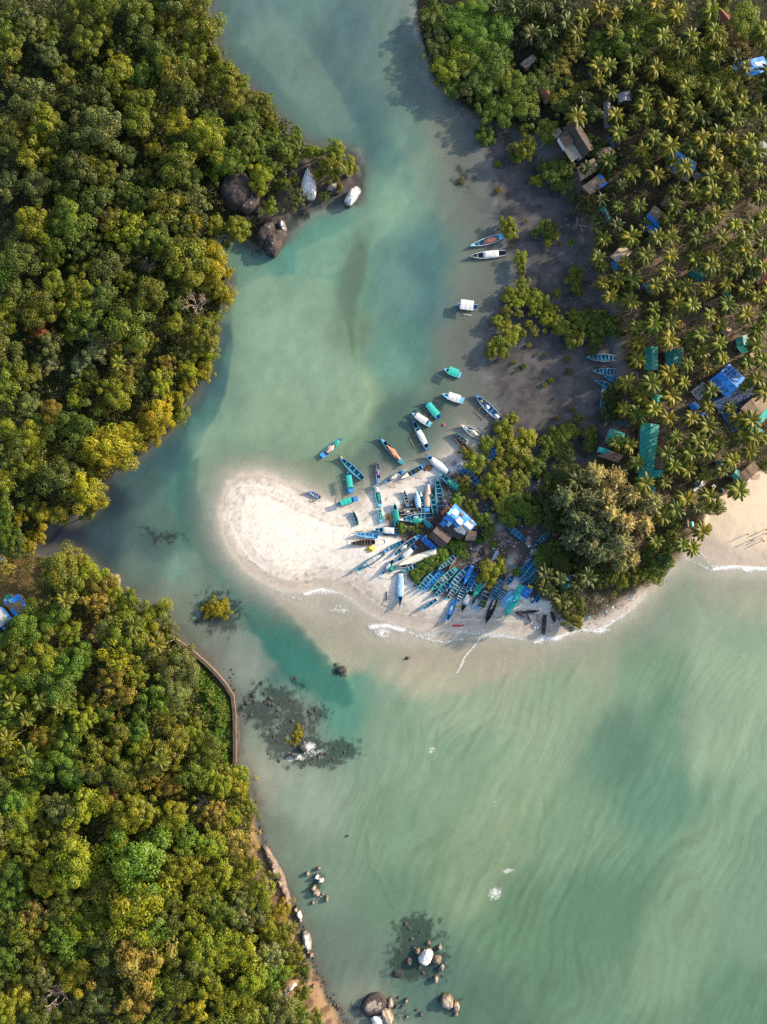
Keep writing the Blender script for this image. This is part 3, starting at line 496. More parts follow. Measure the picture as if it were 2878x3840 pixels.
put('P','''1330,100,92,mustard,lumpy;1340,215,62,yellow green;1200,300,115,tan,bare,large leafless grey tree with spreading branches at the water's edge;1265,500,92,olive,round;1235,580,70,yellow green;1340,395,42,yellow green,lumpy;1080,440,68,yellow green;1030,680,62,tan,loose;1000,800,80,yellow green;965,840,85,tan,bare,grey leafless tree tangled in the yellow shoreline trees;980,1000,88,mustard,lumpy;900,1090,66,mustard,lumpy;790,1120,80,mustard,lumpy;650,1230,135,mustard,lumpy,biggest mustard mangrove bulging from the left bank;740,1170,80,mustard,lumpy;500,1450,120,mustard,lumpy,mustard tree jutting into the inlet opposite the sand spit;570,1530,85,mustard,lumpy;540,1610,60,olive,lumpy;300,1625,78,mustard,lumpy,isolated round mustard tree beside the dark inlet;110,1630,48,mustard,lumpy;1150,830,42,mustard,lumpy;1190,800,40,mustard;1110,900,42,mustard,lumpy;1170,720,60,yellow green;325,180,100,olive;120,750,95,olive,round,pale olive dome tree near the photo's left edge;240,490,75,rust red,loose,rust red leaved tree among green ones in the left forest;560,500,70,pale grey,loose;580,610,80,pale grey,loose,largest silvery grey tree in the left forest;480,700,60,pale grey,loose;310,690,60,pale grey,loose;170,1150,95,yellow green,lumpy;310,990,85,orange brown;190,1310,90,yellow green,lumpy;170,930,90,grey green,loose;30,1690,60,bright green;70,1780,80,mid green;170,1830,48,mustard,mang,mustard bush on the very tip of the upper left bank;880,550,80,olive,loose;760,760,90,orange brown,loose;720,620,50,yellow green;650,960,60,olive;860,930,50,tan,bare;440,500,60,yellow green;900,60,60,tan,bare;790,320,60,tan,loose;560,770,60,yellow green;460,910,60,yellow green;130,380,45,yellow green;1040,230,60,mid green''','UL')
put('T','''380,250,122,olive,lumpy,large olive tree heading the lower left headland;560,250,85,yellow green;640,320,80,orange brown;600,440,85,tan,loose,tan leaved tree above the red earth clearing;710,370,75,yellow green;800,440,85,olive;540,380,60,olive,loose;960,490,95,yellow green,lumpy;1030,600,75,olive,loose;930,600,60,yellow green;1150,800,90,grey green,lumpy;1080,900,90,grey green,lumpy;1150,890,70,grey green,lumpy;1100,1000,90,grey green,lumpy;1000,1120,70,olive,lumpy;870,1350,78,yellow green;730,1260,85,olive,round,grey olive round tree left of centre in the lower forest;1280,1360,95,olive;1215,1190,45,yellow green;410,1450,110,bright green,lumpy;210,1490,90,bright green;380,480,80,bright green;280,540,60,bright green,lumpy;430,620,80,yellow green;500,740,90,bright green,lumpy;440,840,100,bright green;260,830,100,yellow green,lumpy;250,740,80,olive;80,760,90,olive,loose;60,940,80,yellow green;180,920,80,yellow green;420,1280,80,bright green,lumpy;330,1200,60,olive;240,1270,80,orange brown;700,900,95,orange brown,loose;640,980,80,tan,bare,bare twiggy tree in the middle of the lower left forest;840,880,70,yellow green;760,1020,90,orange brown,loose;860,1090,70,dark green;600,1500,70,grey green;900,1500,95,orange brown,loose;1050,1570,80,orange brown;1100,1290,90,olive;1330,1480,80,olive,loose;1500,1520,75,yellow green;1490,1600,48,olive,lumpy;20,200,60,tan,loose;60,60,80,mid green;650,1620,95,rust red,bare,rusty leafless round tree in the lower left forest;690,1600,60,rust red,loose;160,1600,70,yellow green,lumpy;30,660,70,bright green''','LL')
put('V','''720,270,78,yellow green;310,255,90,grey green;1050,240,80,tan,bare;1100,280,80,tan,loose;390,560,115,yellow green,lumpy;210,630,92,golden,round;700,540,140,bright green,lumpy,large vivid green domed tree low in the lower left forest;690,760,130,yellow green,lumpy;600,860,65,yellow green,lumpy;375,1130,85,golden,lumpy,golden yellow crowned tree near the bottom left corner;700,1080,150,tan,loose,broad tan olive tree near the bottom edge of the photo;1010,730,85,olive,loose;270,1270,120,tan,bare;890,1310,80,tan,bare;530,410,60,tan,bare;600,420,60,yellow green;170,830,85,tan,loose;330,420,70,olive;250,350,60,olive;460,500,70,yellow green;80,330,80,yellow green,lumpy;60,230,80,bright green;160,240,70,yellow green;140,170,60,bright green,lumpy;200,60,80,bright green;900,580,90,yellow green,loose;1000,580,80,yellow green,loose;900,300,75,yellow green;800,430,80,bright green;1240,830,70,pale grey,loose;1000,870,85,yellow green,loose;1080,1010,90,yellow green;1150,600,90,yellow green,loose;1230,420,80,tan,loose;1300,560,70,yellow green,loose;1350,700,80,yellow green,loose;1450,790,55,golden,loose;1480,900,60,olive;1530,1010,70,olive;1400,1020,70,pale grey,loose;1250,1010,90,yellow green,loose;1300,1150,90,yellow green;1500,1100,50,yellow green;1400,890,60,yellow green;1180,950,80,yellow green,loose;1080,1180,80,yellow green,loose;1190,1250,85,yellow green,loose;1570,1210,50,olive;1640,1340,40,olive;450,870,90,yellow green;330,960,100,bright green;250,830,70,bright green;880,1050,80,yellow green,loose;1220,130,80,golden,loose;1285,260,50,olive,lumpy;1200,300,60,yellow green;1130,130,80,yellow green;500,1260,80,grey green;100,1230,70,golden,loose;1010,1300,80,golden,loose;700,1290,90,tan,loose;380,100,70,bright green;480,70,70,grey green''','LL')
put('U','''230,90,80,bright green,lumpy,brightest green tree on the upper river bank;300,50,70,bright green,lumpy;300,170,85,bright green,lumpy;400,130,80,bright green,lumpy;390,240,85,bright green,lumpy;230,240,80,yellow green;330,310,75,bright green,lumpy;130,130,70,grey green,loose;110,210,65,grey green,loose;170,310,75,yellow green;260,390,70,grey green,loose;350,390,60,bright green;140,270,60,grey green,loose;180,400,55,bright green;90,60,50,mid green;490,390,70,mid green;430,350,60,olive;360,500,65,mid green;430,520,70,mid green;520,480,70,mid green;570,380,60,dark green;340,620,46,bright green,mang,small green bush on mud just off the upper bank;770,220,60,tan,loose,tan pink leaved tree among dark palms at the top;700,300,50,tan,loose;870,200,70,mid green;990,190,90,mid green,lumpy;1120,100,85,mid green;1300,310,80,olive;1380,260,80,olive;1490,390,80,olive;1430,190,70,olive;1570,80,80,yellow green;1530,200,60,tan,loose;1610,330,60,tan,loose;1240,330,80,olive;640,400,60,dark green;770,430,80,olive,loose;820,510,60,dark green;700,470,60,dark green;520,600,30,mid green;640,600,60,olive;1400,380,70,olive;900,330,60,dark green;1200,200,60,olive;1050,280,60,olive;660,230,50,dark green;1640,170,60,olive''','UR')
put('M','''715,220,122,olive,round,big round olive mangrove in front of the brown roofed house;620,300,45,mid green,mang;900,130,60,mid green;940,420,100,mid green,mang;870,380,60,mid green,mang;810,500,60,yellow green,mang;1010,520,80,mid green,mang;1110,470,75,orange brown,bare;1060,380,80,mid green''','MUD')
mang=dict(name='mangrove_tree',cat='mangrove',h=1.6)
put('M','''560,860,75,yellow green,mang;600,930,50,yellow green,mang;860,880,55,mid green,mang;925,930,72,olive,mang;895,1010,42,olive,mang;790,935,40,mid green,mang;1090,1010,33,bright green,mang;680,1140,58,yellow green,mang;680,1235,45,olive,mang;1120,1290,78,olive,mang;1150,1390,66,olive,mang;980,1430,45,olive,mang;600,1430,62,yellow green,mang;550,1480,40,yellow green,mang;690,1360,52,olive,mang;690,1440,55,yellow green,mang;780,1470,72,yellow green,mang;850,1520,70,yellow green,mang;930,1570,72,yellow green,mang;800,1570,62,yellow green,mang;650,1510,55,yellow green,mang;560,1590,58,olive,mang;495,1670,55,yellow green,mang;560,1740,60,yellow green,mang;625,1730,48,yellow green,mang;600,1800,60,yellow green,mang;525,1860,72,yellow green,mang;440,1915,58,yellow green,mang;470,1850,50,yellow green,mang;900,1640,72,yellow green,mang;980,1690,80,olive,mang;1060,1730,92,olive,mang;1130,1790,92,olive,mang;1130,1630,66,yellow green,mang;1200,1690,85,mid green,mang;1290,1730,92,mid green,mang;1400,1680,112,mid green,mang;1310,1810,72,mid green,mang;1090,1840,52,mid green,mang;740,1690,36,olive,mang;690,1770,36,olive,mang;780,1750,36,olive,mang;872,1750,25,olive,mang;660,1600,40,olive,mang;550,1945,28,olive,mang;1250,1620,70,dark green,mang;1280,1890,50,dark green,mang''','MUD',**mang)
shr=dict(name='mangrove_shrub',cat='shrub',h=.45)
put('M','''480,360,32,olive,mang;490,580,30,orange brown,mang;700,2040,27,mid green,mang;1070,1985,25,mid green,mang;1072,2088,25,olive,mang;815,1940,15,mid green,mang;875,1945,15,mid green,mang;618,2010,20,olive,mang;920,2160,28,olive,mang;870,2195,24,olive,mang;595,1045,20,mid green,mang;185,505,26,olive,loose;720,835,16,olive,mang;1000,1025,18,orange brown,mang;640,2080,14,olive,mang;740,1870,24,olive,mang;380,120,80,bright green,mang''','MUD',**shr)
put('N','''330,700,34,olive,mang;205,820,55,olive,mang;265,770,45,olive,mang;130,790,32,olive,mang;50,860,28,olive,mang;195,935,58,mid green,mang;90,940,34,mid green,mang;410,810,62,mid green,mang;400,880,50,mid green,mang;30,1040,62,mid green,mang;120,1120,42,mid green,mang;300,790,38,olive,mang;560,560,80,dark green,mang;560,660,66,dark green,mang;580,490,50,dark green,mang''','MUD',**mang)
put('N','''285,635,22,orange brown,mang;170,690,22,rust red,loose''','MUD',**shr)
put('J','''1230,120,78,yellow green,mang,rounded pale mangrove crown at the top of the central clump;1370,150,62,yellow green,mang;1290,240,82,olive,mang;1360,280,72,olive,mang;1050,310,75,yellow green,mang;1010,260,45,olive,mang;1130,190,55,mid green,mang;1440,340,62,mid green,mang;1165,400,66,olive,mang;1120,470,58,yellow green,mang;1220,440,62,yellow green,mang;1330,430,72,olive,mang;1260,540,72,olive,mang;1350,560,82,mid green,mang;1270,640,72,mid green,mang;1390,630,76,mid green,mang;1200,560,50,olive,mang;1180,320,55,olive,mang;1100,660,58,mid green,mang;1025,575,52,mid green,mang;940,535,36,bright green,mang;980,420,42,olive,mang;1515,410,42,mid green,mang;1560,600,95,dark green,mang;1280,30,42,yellow green,mang;1580,130,62,mid green,mang;1560,220,52,mid green,mang;1620,200,42,mid green,mang;1500,170,42,mid green,mang;1140,1000,78,yellow green,mang,pale green mangrove growing between the beached blue boats;1200,950,50,yellow green,mang;1500,480,60,dark green,mang;1640,100,50,mid green,mang;1480,250,36,mid green,mang;1130,740,40,mid green,mang;1490,890,62,mid green,mang;1530,850,60,mid green,mang;1600,950,72,dark green,mang;1640,850,60,dark green,mang;1470,440,50,grey green,bare''','SPIT',**mang)
put('J','''930,820,62,bright green,mang,bright green creeper mound below the thatched shed;840,880,50,bright green,mang;780,920,52,bright green,mang;730,960,48,bright green,mang;690,1005,46,bright green,mang;590,720,34,bright green,mang;1310,985,30,bright green,mang;1080,790,30,bright green,mang;985,880,34,bright green,mang;1100,1190,26,bright green,mang;510,650,24,orange brown,loose;990,470,40,olive,loose;690,720,40,olive,loose;1160,810,28,bright green,mang''','SPIT',name='leafy_shrub',cat='shrub',h=.5)
put('d','''465,1315,22,mustard,lumpy,round mustard bush alone on the dark reef in the channel;453,1320,17,mustard,lumpy;478,1318,19,mustard,lumpy''','ISLE',name='islet_shrub',cat='shrub',h=1.0)
put('d','''646,1576,14,mustard,mang;640,1590,14,mustard,mang,lower half of the mustard shrub on the surf washed reef;635,1606,14,mustard,mang''','ISLE',name='reef_shrub',cat='shrub',h=.8)
cas=dict(name='casuarina_tree',cat='casuarina',h=9,tint=(.52,.46,.21)); cas_shaded=dict(name='casuarina_tree',cat='casuarina',h=8.5,tint=(.24,.26,.12))  # sunlight put into the bright tan tint, shade into the darker left crowns
put('N','''470,1090,95,tan,feath,tallest sunlit tan casuarina at the top of its clump;610,1130,95,tan,feath;545,1240,95,tan,feath;700,1230,95,tan,feath;570,1360,100,tan,feath;860,1300,115,tan,feath;820,1430,105,tan,feath;690,1440,95,tan,feath;420,1600,95,tan,feath;650,1590,105,tan,feath;720,1690,85,tan,feath;650,1730,75,tan,feath''','CAS',**cas)
put('N','''300,1380,110,grey green,feath;400,1440,100,grey green,feath;310,1540,100,grey green,feath;460,1500,100,grey green,feath;270,1250,95,grey green,feath;420,1270,95,grey green,feath;540,1490,90,grey green,feath;500,1660,90,grey green,feath''','CAS',**cas_shaded)
put('N','''905,1700,85,bright green,lumpy;870,1800,75,yellow green,lumpy;770,1810,66,yellow green;560,1810,66,yellow green;630,1850,56,yellow green,lumpy;200,1740,85,mid green;120,1640,70,mid green;940,1600,62,mid green;985,1530,56,yellow green;830,1665,62,bright green;700,1830,60,yellow green,lumpy;955,1720,62,yellow green;800,1770,60,bright green,lumpy;480,1840,60,mid green;400,1770,62,mid green;1010,1440,50,mid green;30,1370,66,mid green;150,1320,95,dark green;80,1260,66,dark green;270,1080,105,mid green;60,1180,60,grey green,bare;150,1440,80,dark green;240,1650,70,dark green;1290,1320,75,yellow green,mang,bright rounded shrub bulging onto the right hand beach;380,1700,80,dark green;1640,1030,50,olive;480,1760,70,mid green''','TIP')
put('F','''1480,1770,150,yellow green,lumpy,rounded yellow green tree at the southern tip of the spit;1350,1640,95,mid green;1120,980,100,mid green;1010,660,100,mid green;1200,620,110,mid green;1250,900,100,mid green;1500,820,100,dark green;1580,1640,110,mid green;1330,1270,110,mid green;1450,1360,100,dark green;1250,1450,100,mid green;1400,1500,110,mid green;1560,1500,90,yellow green;1150,1350,90,dark green;1000,800,90,mid green''','TIP')
put('R','''370,700,70,grey green,loose;470,790,70,grey green,loose;560,640,70,dark green,loose;620,330,70,dark green,loose;420,650,60,orange brown,loose;560,830,60,grey green,loose;330,470,60,tan,bare;300,640,60,dark green,loose;340,820,70,dark green,bare''','GROVE')
# ------------------------------------------------------------------ palms read off the photo
PR='300,65 590,65 710,110 600,190 860,200 1060,145 1300,190 1170,215 1410,85 1520,240 950,85 825,80 965,275 1110,300 770,320 1290,325 1450,340 1560,320 520,390 700,470 860,490 990,385 1060,430 1600,460 1400,510 1260,500 1340,420 1000,590 1120,560 1170,630 1280,610 1450,610 1600,640 1380,690 1010,700 740,700 950,790 1100,780 1300,750 1230,820 1430,850 1560,850 1620,790 490,940 690,920 860,930 970,920 1140,920 1330,940 1500,930 1630,980 1490,1010 1390,1010 450,1070 500,1130 800,1060 970,1050 1140,1080 1250,1050 1540,1100 660,1110 930,1170 1330,1130 1240,1130 1430,1170 1620,1130 590,1230 710,1230 490,1250 860,1260 1010,1270 1100,1280 1240,1300 1360,1260 1490,1290 1570,1360 690,1390 860,1430 1010,1390 1130,1420 1370,1400 1230,1480 1510,1490 850,1540 970,1540 730,1560 1320,1560 1570,1580 1640,1510 980,1650 1090,1650 1200,1620 1320,1670 750,1670 1570,1680 1190,1730 1350,1780 1520,1810 740,1790 1080,1830 1230,1860 1630,1790 540,1340'
PN='660,440 770,530 840,440 970,390 990,530 1250,500 1060,440 1510,480 1590,410 1640,500 1240,610 1390,620 740,660 650,630 850,640 960,690 1120,690 1240,750 1440,690 1550,710 690,890 740,1010 1010,840 1160,840 1460,830 1320,860 1570,830 1230,930 1120,950 960,950 1550,930 1410,1000 1640,860 990,1030 1100,1070 1210,1090 1340,1080 810,1160 940,1150 1080,1260 1250,1240 1000,1340 1460,1200 910,1400 870,1570 600,860'
PU='390,35 480,30 555,160 600,200 620,40 720,110 790,90 875,45 945,60 760,160 650,140 540,10 860,300 920,310 1040,160 1170,170 1240,65 1145,25 1390,40 1300,165 1335,205 1240,230 1410,140 1420,270 1130,315 1030,290 1080,250 870,370 1010,370 930,430 755,530 1080,430 1280,400 1420,440 1080,490 1190,490 1280,470 935,160 1460,490 1640,140 1620,520 1030,20 710,40 930,130 1310,520 1200,560'
for q in PR.split(): u,v=map(float,q.split(',')); palm(*r('R',u,v),R=rnd.uniform(34,41))
for q in PN.split(): u,v=map(float,q.split(',')); palm(*r('N',u,v),R=rnd.uniform(36,43))
for q in PU.split(): u,v=map(float,q.split(',')); palm(*r('U',u,v),R=rnd.uniform(33,40),dark=(u<760))
for q in '1200,1480,62;1070,1590,55;1130,1620,50;300,1140,60;80,1790,62;390,1830,60;1160,1320,45;180,1830,50'.split(';'):
    u,v,R=map(float,q.split(',')); palm(*r('N',u,v),R=R*.53*1.25,dark=(u<700 or u==1160),h=8,zone='TIP')
for u,v in ((1020,1080),(1000,1270),(1250,1450),(1080,1300),(1520,1200)): palm(*r('F',u,v),R=38,dark=True,h=8,zone='TIP')
for u,v in ((400,400),(830,570),(980,670),(60,1040),(385,1080),(240,1040),(160,1160),(45,1270),(180,1360),(990,1400)): palm(*r('T',u,v),R=36,h=10,zone='LL')
palm(*r('P',725,680),R=30,label='single coconut palm among broadleaf trees on the upper left slope',h=9,zone='UL')
# ------------------------------------------------------------------ trees between them, spaced so that crowns just touch
def inside(P,x,y):
    c=False
    for i in range(len(P)):
        ax,ay=P[i]; bx,by=P[i-1]
        if (ay>y)!=(by>y) and x<(bx-ax)*(y-ay)/(by-ay)+ax: c=not c
    return c
HEDGE=dp((395,1405),(440,1450),(478,1490),(498,1520),(503,1600),(500,1650),(470,1640),(450,1560),(420,1480),(385,1420))
def edge(P,x,y): return float(sdist(np.array([x]),np.array([y]),P)[0])
def fill(P,zone,n,rmin,rmax,tones,box,avoid=(),gap=.62,margin=.75,kinds=('round','lumpy','loose','loose')):
    k=0
    for _ in range(9000):
        if k>=n: break
        x=rnd.uniform(box[0],box[2]); y=rnd.uniform(box[1],box[3]); R=rnd.uniform(rmin,rmax)
        e=edge(P,x,y)
        if e<R*margin or any(inside(A,x,y) for A in avoid): continue
        if any((x-t[1])**2+(y-t[2])**2<(gap*(R+t[3]))**2 for t in TREES): continue
        tree(x,y,R,rnd.choice(tones),rnd.choice(kinds),zone=zone); k+=1
    return k
TU=['olive','olive','dark green','mid green','mid green','yellow green','grey green','dark green']; TL=['yellow green','yellow green','mid green','bright green','olive','dark green','olive','grey green']
fill(LAND_UL,'UL',52,58,80,TU,(-30,-30,1300,2060)); fill(LAND_UL,'UL',34,34,50,TU,(-20,-20,1300,2060))
fill(LAND_LL,'LL',56,55,75,TL,(-30,2060,1250,3900),(CLEAR,HUTS,RED,HEDGE)); fill(LAND_LL,'LL',30,34,50,TL,(-20,2060,1250,3860),(CLEAR,HUTS,RED,HEDGE))
def shore(P,zone,pts,tones,n,rmin,rmax,inn=.1):
    pts=dp(*pts)
    for (a,b) in zip(pts[:-1],pts[1:]):
        m=max(1,int(math.hypot(b[0]-a[0],b[1]-a[1])/n))
        for i in range(m):
            q=(i+rnd.uniform(.2,.8))/m; R=rnd.uniform(rmin,rmax); x=a[0]+(b[0]-a[0])*q+rnd.uniform(-8,8); y=a[1]+(b[1]-a[1])*q+rnd.uniform(-8,8)
            if any((x-t[1])**2+(y-t[2])**2<(.6*(R+t[3]))**2 for t in TREES): continue
            tree(x,y,R,rnd.choice(tones),rnd.choice(('lumpy','round')),zone=zone,name='shoreline_tree',h=R*S*.5+.3)
shore(LAND_UL,'UL',[(432,5),(452,60),(475,130),(525,190),(585,250),(630,300),(690,325)],['olive','yellow green','mid green'],44,24,36)
shore(LAND_UL,'UL',[(495,520),(485,560),(495,600),(484,650),(466,700),(450,760),(428,830),(396,880),(348,930),(298,970),(245,1005)],['mustard','yellow green','olive','mustard'],42,22,36)
shore(LAND_UL,'UL',[(190,1100),(165,1112),(110,1122),(70,1165),(35,1180)],['mustard','yellow green'],50,24,34)
shore(LAND_LL,'LL',[(150,1200),(190,1218),(240,1266),(300,1316),(350,1354),(388,1392)],['yellow green','mustard','olive'],42,24,36)
shore(LAND_LL,'LL',[(515,1660),(530,1690),(542,1740),(548,1780)],['yellow green','golden'],46,24,36)
fill(GROVE,'GROVE',34,28,42,['dark green','olive','mid green'],(2000,-20,2900,760),(),.75,.3,('round','lumpy','loose'))
k=0
for _ in range(4000):
    if k>=20: break
    x=rnd.uniform(2180,2900); y=rnd.uniform(-20,1650)
    if edge(GROVE,x,y)<50 or any((x-t[1])**2+(y-t[2])**2<48**2 for t in PALMS) or math.hypot(x-2715,y-1450)<170 or math.hypot(x-2435,y-1690)<110: continue
    palm(x,y,R=rnd.uniform(30,37),dark=rnd.random()<.6,h=rnd.uniform(5,7.5)); k+=1
# ------------------------------------------------------------------ undergrowth (nobody could count it)
def carpet(name,P,n,hmax,size,cols,label,box,avoid=(),margin=0,bright=None):
    X=rng.uniform(box[0],box[2],n*3); Y=rng.uniform(box[1],box[3],n*3); s=sdist(X,Y,P); k=s>margin
    for A in avoid: k&=sdist(X,Y,A)<0
    for (kx,ky),kr in KEEP: k&=((X-kx)**2+(Y-ky)**2>(kr*1.05)**2)
    X,Y=X[k][:n],Y[k][:n]; n=len(X); mound=fbm(X/28,Y/28,131,3); w=np.clip((mound-.3)*2.4,0,1)*np.clip(s[k][:n]/60,.25,1)
    big=fbm(X/120,Y/120,141,3); mx=X; my=Y; wx=(mx-CX)*S; wy=(CY-my)*S
    z=np.array([max(gz(a,b),0) for a,b in zip(wx,wy)])+w*hmax*(.55+.45*rng.random(n))+.1
    f=(H-z)/H; C3=np.stack([wx*f,wy*f,z],1); Nn=np.stack([np.zeros(n),np.zeros(n),np.ones(n)],1)+rng.normal(size=(n,3))*.5
    v,fc=leafcloud(C3,Nn,size,.62,rng,.2); ci=np.clip((big*1.6-.3+.35*rng.normal(size=n)*.6)*len(cols),0,len(cols)-1).astype(int)
    T=np.array(cols)[ci]*(.7+.6*rng.random(n))[:,None]; o=link(name,mesh_np(name,v,fc,LEAF,False,np.repeat(T,4,0))); o.color=(1,1,1,1)
    return tag(o,label,'undergrowth',None,'stuff')
UC=[(.028,.050,.010),(.04,.07,.012),(.06,.075,.012),(.085,.085,.014),(.05,.10,.016),(.11,.085,.03)]
carpet('undergrowth',LAND_UL,105000,3.4,.29,[tuple(q*1.15 for q in c) for c in UC],'dense low green undergrowth between the trees of the upper left forest',(-60,-60,1380,2080),(POINT,),6)
carpet('undergrowth',LAND_LL,95000,3.4,.29,[(.06,.085,.010),(.11,.14,.014),(.16,.16,.014),(.09,.16,.016),(.19,.17,.02),(.20,.17,.045)],'dense low yellow green undergrowth between the trees of the lower left forest',(-60,2060,1320,3900),(CLEAR,HUTS,RED,CLIFF),6)
carpet('creeper',HEDGE,15000,3.2,.22,[(.09,.25,.022),(.11,.28,.024),(.07,.20,.02),(.14,.24,.024)],'bright green creeper covering the bank behind the stone wall',(640,2400,900,2900),(),0)
carpet('dry_grass',CLEAR,3500,.5,.16,[(.20,.14,.04),(.12,.12,.03),(.25,.17,.06),(.09,.11,.025)],'dry tufted grass on the clearing by the blue tarped huts',(-60,2060,180,2280),(),0)
carpet('undergrowth',WOODR,15000,1.8,.26,[(.025,.045,.012),(.035,.06,.014),(.05,.07,.014)],'dark undergrowth below the trees of the upper right bank',(1520,-60,2200,540),(),10)
carpet('undergrowth',GROVE,38000,1.5,.25,[(.05,.085,.015),(.07,.095,.016),(.09,.095,.022)],'patchy shaded undergrowth among the palm trunks',(1960,-60,2940,2300),(BEACH,),20)
# ------------------------------------------------------------------ boats
BOATS=[]
def sheetz(x,y): return 0
def boat(reg,bow,stern,beam,label,hull='blue',inn='dteal',rim=None,thw='lblue',n=5,deck=.86,deckc=None,sdeck=0,stern_w=.62,prow=0,prowc='black',cover=None,canopy=None,out=None,tail=0,z=None,name='fishing_boat',group=None,tilt=0,wreck=False,stripes=None,upturned=None,emblem=False):
    a=r(reg,*bow); b=r(reg,*stern); pz=.55
    xa,ya=W(*a,pz); xb,yb=W(*b,pz); L=math.hypot(xa-xb,ya-yb)*1.06; B=beam*rm(reg)*1.04; rz=math.atan2(ya-yb,xa-xb)
    mx,my=(xa+xb)/2,(ya+yb)/2; g0=min(gz(mx,my),gz(xa,ya)+.2,gz(xb,yb)+.2); z0=z if z is not None else max(g0-.04,-.16)
    root=empty(name,(mx,my,z0),rz,label,'boat',group); root.rotation_euler.x=tilt
    J=random.Random(int(L*1000)); hgt=.55+.05*B
    def hb(t):   # half beam
        w=B/2*(stern_w+(1-stern_w)*math.sin(PI/2*min(1,t/.42))); 
        return max(.015,w*(1-max(0,(t-.40)/.60)**2.1))
    def sh(t): return hgt+.42*max(0,(t-.5)/.5)**2.2+.12*max(0,(.25-t)/.25)
    def kl(t): return .0+.55*max(0,(t-.8)/.2)**2.2+.10*max(0,(.12-t)/.12)
    X=lambda t:(t-.5)*L
    T=[0,.06,.14,.24,.34,.44,.54,.64,.72,.80,.87,.93,.97,1.0]; SS=[-1,-.86,-.6,-.3,0,.3,.6,.86,1]
    wood=C[hull]; im=C[inn]; hm=paint(wood,.5,.35,1.6); inm=paint(im,.7,.4,2.2,stripes=stripes)
    mb=MB(); P=[]
    for t in T:
        for s in SS: P.append((X(t),hb(t)*s*(1 if abs(s)==1 else .97),kl(t)+(sh(t)-kl(t))*abs(s)**2.4))
    mb.grid(P,len(T),len(SS))
    tr=[(X(0),hb(0)*s,kl(0)+(sh(0)-kl(0))*abs(s)**2.4) for s in SS]; mb.add(tr,[tuple(range(len(SS)))])
    mb.obj('hull',hm,root,smooth=True)
    mi=MB(); P=[]
    for t in T:
        tt=.02+t*.965
        for s in SS: P.append((X(tt),hb(tt)*.90*s,kl(tt)+.10+(sh(tt)-.03-kl(tt)-.10)*abs(s)**3))
    mi.grid(P,len(T),len(SS)); q=[(X(.02),hb(.02)*.9*s,kl(.02)+.10+(sh(.02)-.03-kl(.02)-.10)*abs(s)**3) for s in SS]; mi.add(q,[tuple(range(len(SS)))[::-1]])
    mi.obj('inner_hull',inm,root,smooth=True)
    rc=C[rim] if rim else tuple(min(1,x*1.25+.05) for x in wood); mr=MB()
    for sgn in(-1,1):
        P=[]
        for t in T:
            tt=min(t,.99); w=hb(tt)
            for q,dz in ((1.03,-.06),(1.03,.035),(.90,.035),(.90,-.04)): P.append((X(tt),sgn*(w*q+(0.012 if q>1 else 0)),sh(tt)+dz))
        mr.grid(P,len(T),4)
    mr.obj('gunwale',paint(rc,.5,.3,2),root)
    # thwarts: cross benches between the gunwales
    tm=paint(tuple(x*.8 for x in C[thw]),.55,.4,3)
    n=max(0,int(round(n*.8)))
    for i in range(n):
        t=.12+(deck-.16)*(i+.5)/n+J.uniform(-.015,.015)
        if cover and cover[1]-.02<t<cover[2]+.02: continue
        w=hb(t)*.93; tw=J.choice((.13,.17,.26)); m1=MB(); m1.box((X(t),0,sh(t)-.06),(tw,2*w,.05)); m1.obj('thwart',tm,root)
    def plate(nm,t0,t1,col,lift=.02,k=5):
        m1=MB(); P=[]
        for i in range(k):
            t=t0+(t1-t0)*i/(k-1); w=hb(t)*.91
            for s in (-1,-.5,0,.5,1): P.append((X(t),w*s,sh(t)+lift-.02+.05*(1-s*s)*min(1,w*2)))
        m1.slab(P,k,5,.05); m1.obj(nm,paint(col,.5,.3,2),root)
    if deck<.99: plate('foredeck',deck,.985,C[deckc] if deckc else tuple(min(1,x*1.1+.02) for x in wood))
    if sdeck: plate('stern_deck',.015,sdeck,tuple(min(1,x*1.3+.04) for x in wood))
    if prow:
        m1=MB(); p0=sh(1); m1.tube([(X(.93),0,sh(.93)+.02),(X(1.0),0,p0+.06),(X(1)+prow*.6,0,p0+.3),(X(1)+prow,0,p0+.48)],[.10,.10,.07,.03],6); m1.obj('prow',paint(C[prowc],.6,.3,3),root)
    if cover:   # a sheet lashed over the load: (colour, t0, t1, lift, second colour)
        col,t0,t1,lift=cover[:4]; nu,nv=max(8,int((t1-t0)*L*3)),9; P=[]
        ed=cover[4] if len(cover)>4 else 1.0
        for i in range(nu):
            t=t0+(t1-t0)*i/(nu-1); w=max(hb(min(t,.985)),.05)*1.06*ed; e=min(1,min(i,nu-1-i)/1.6)
            for j in range(nv):
                s=-1+2*j/(nv-1); zz=sh(t)+.07+lift*e*(1-s*s)**.6+(J.random()-.5)*.13*(e if abs(s)<1 else .3)-(.14 if abs(s)==1 else 0)
                P.append((X(t)+(J.random()-.5)*.05,w*s*(1+.03*(J.random()-.5)),zz))
        m1=MB(); m1.slab(P,nu,nv,.03); cm=paint(C[col],.45,.25,1.8) if not emblem else emblem_mat(C[col],L); m1.obj('cover_sheet',cm,root,smooth=True)
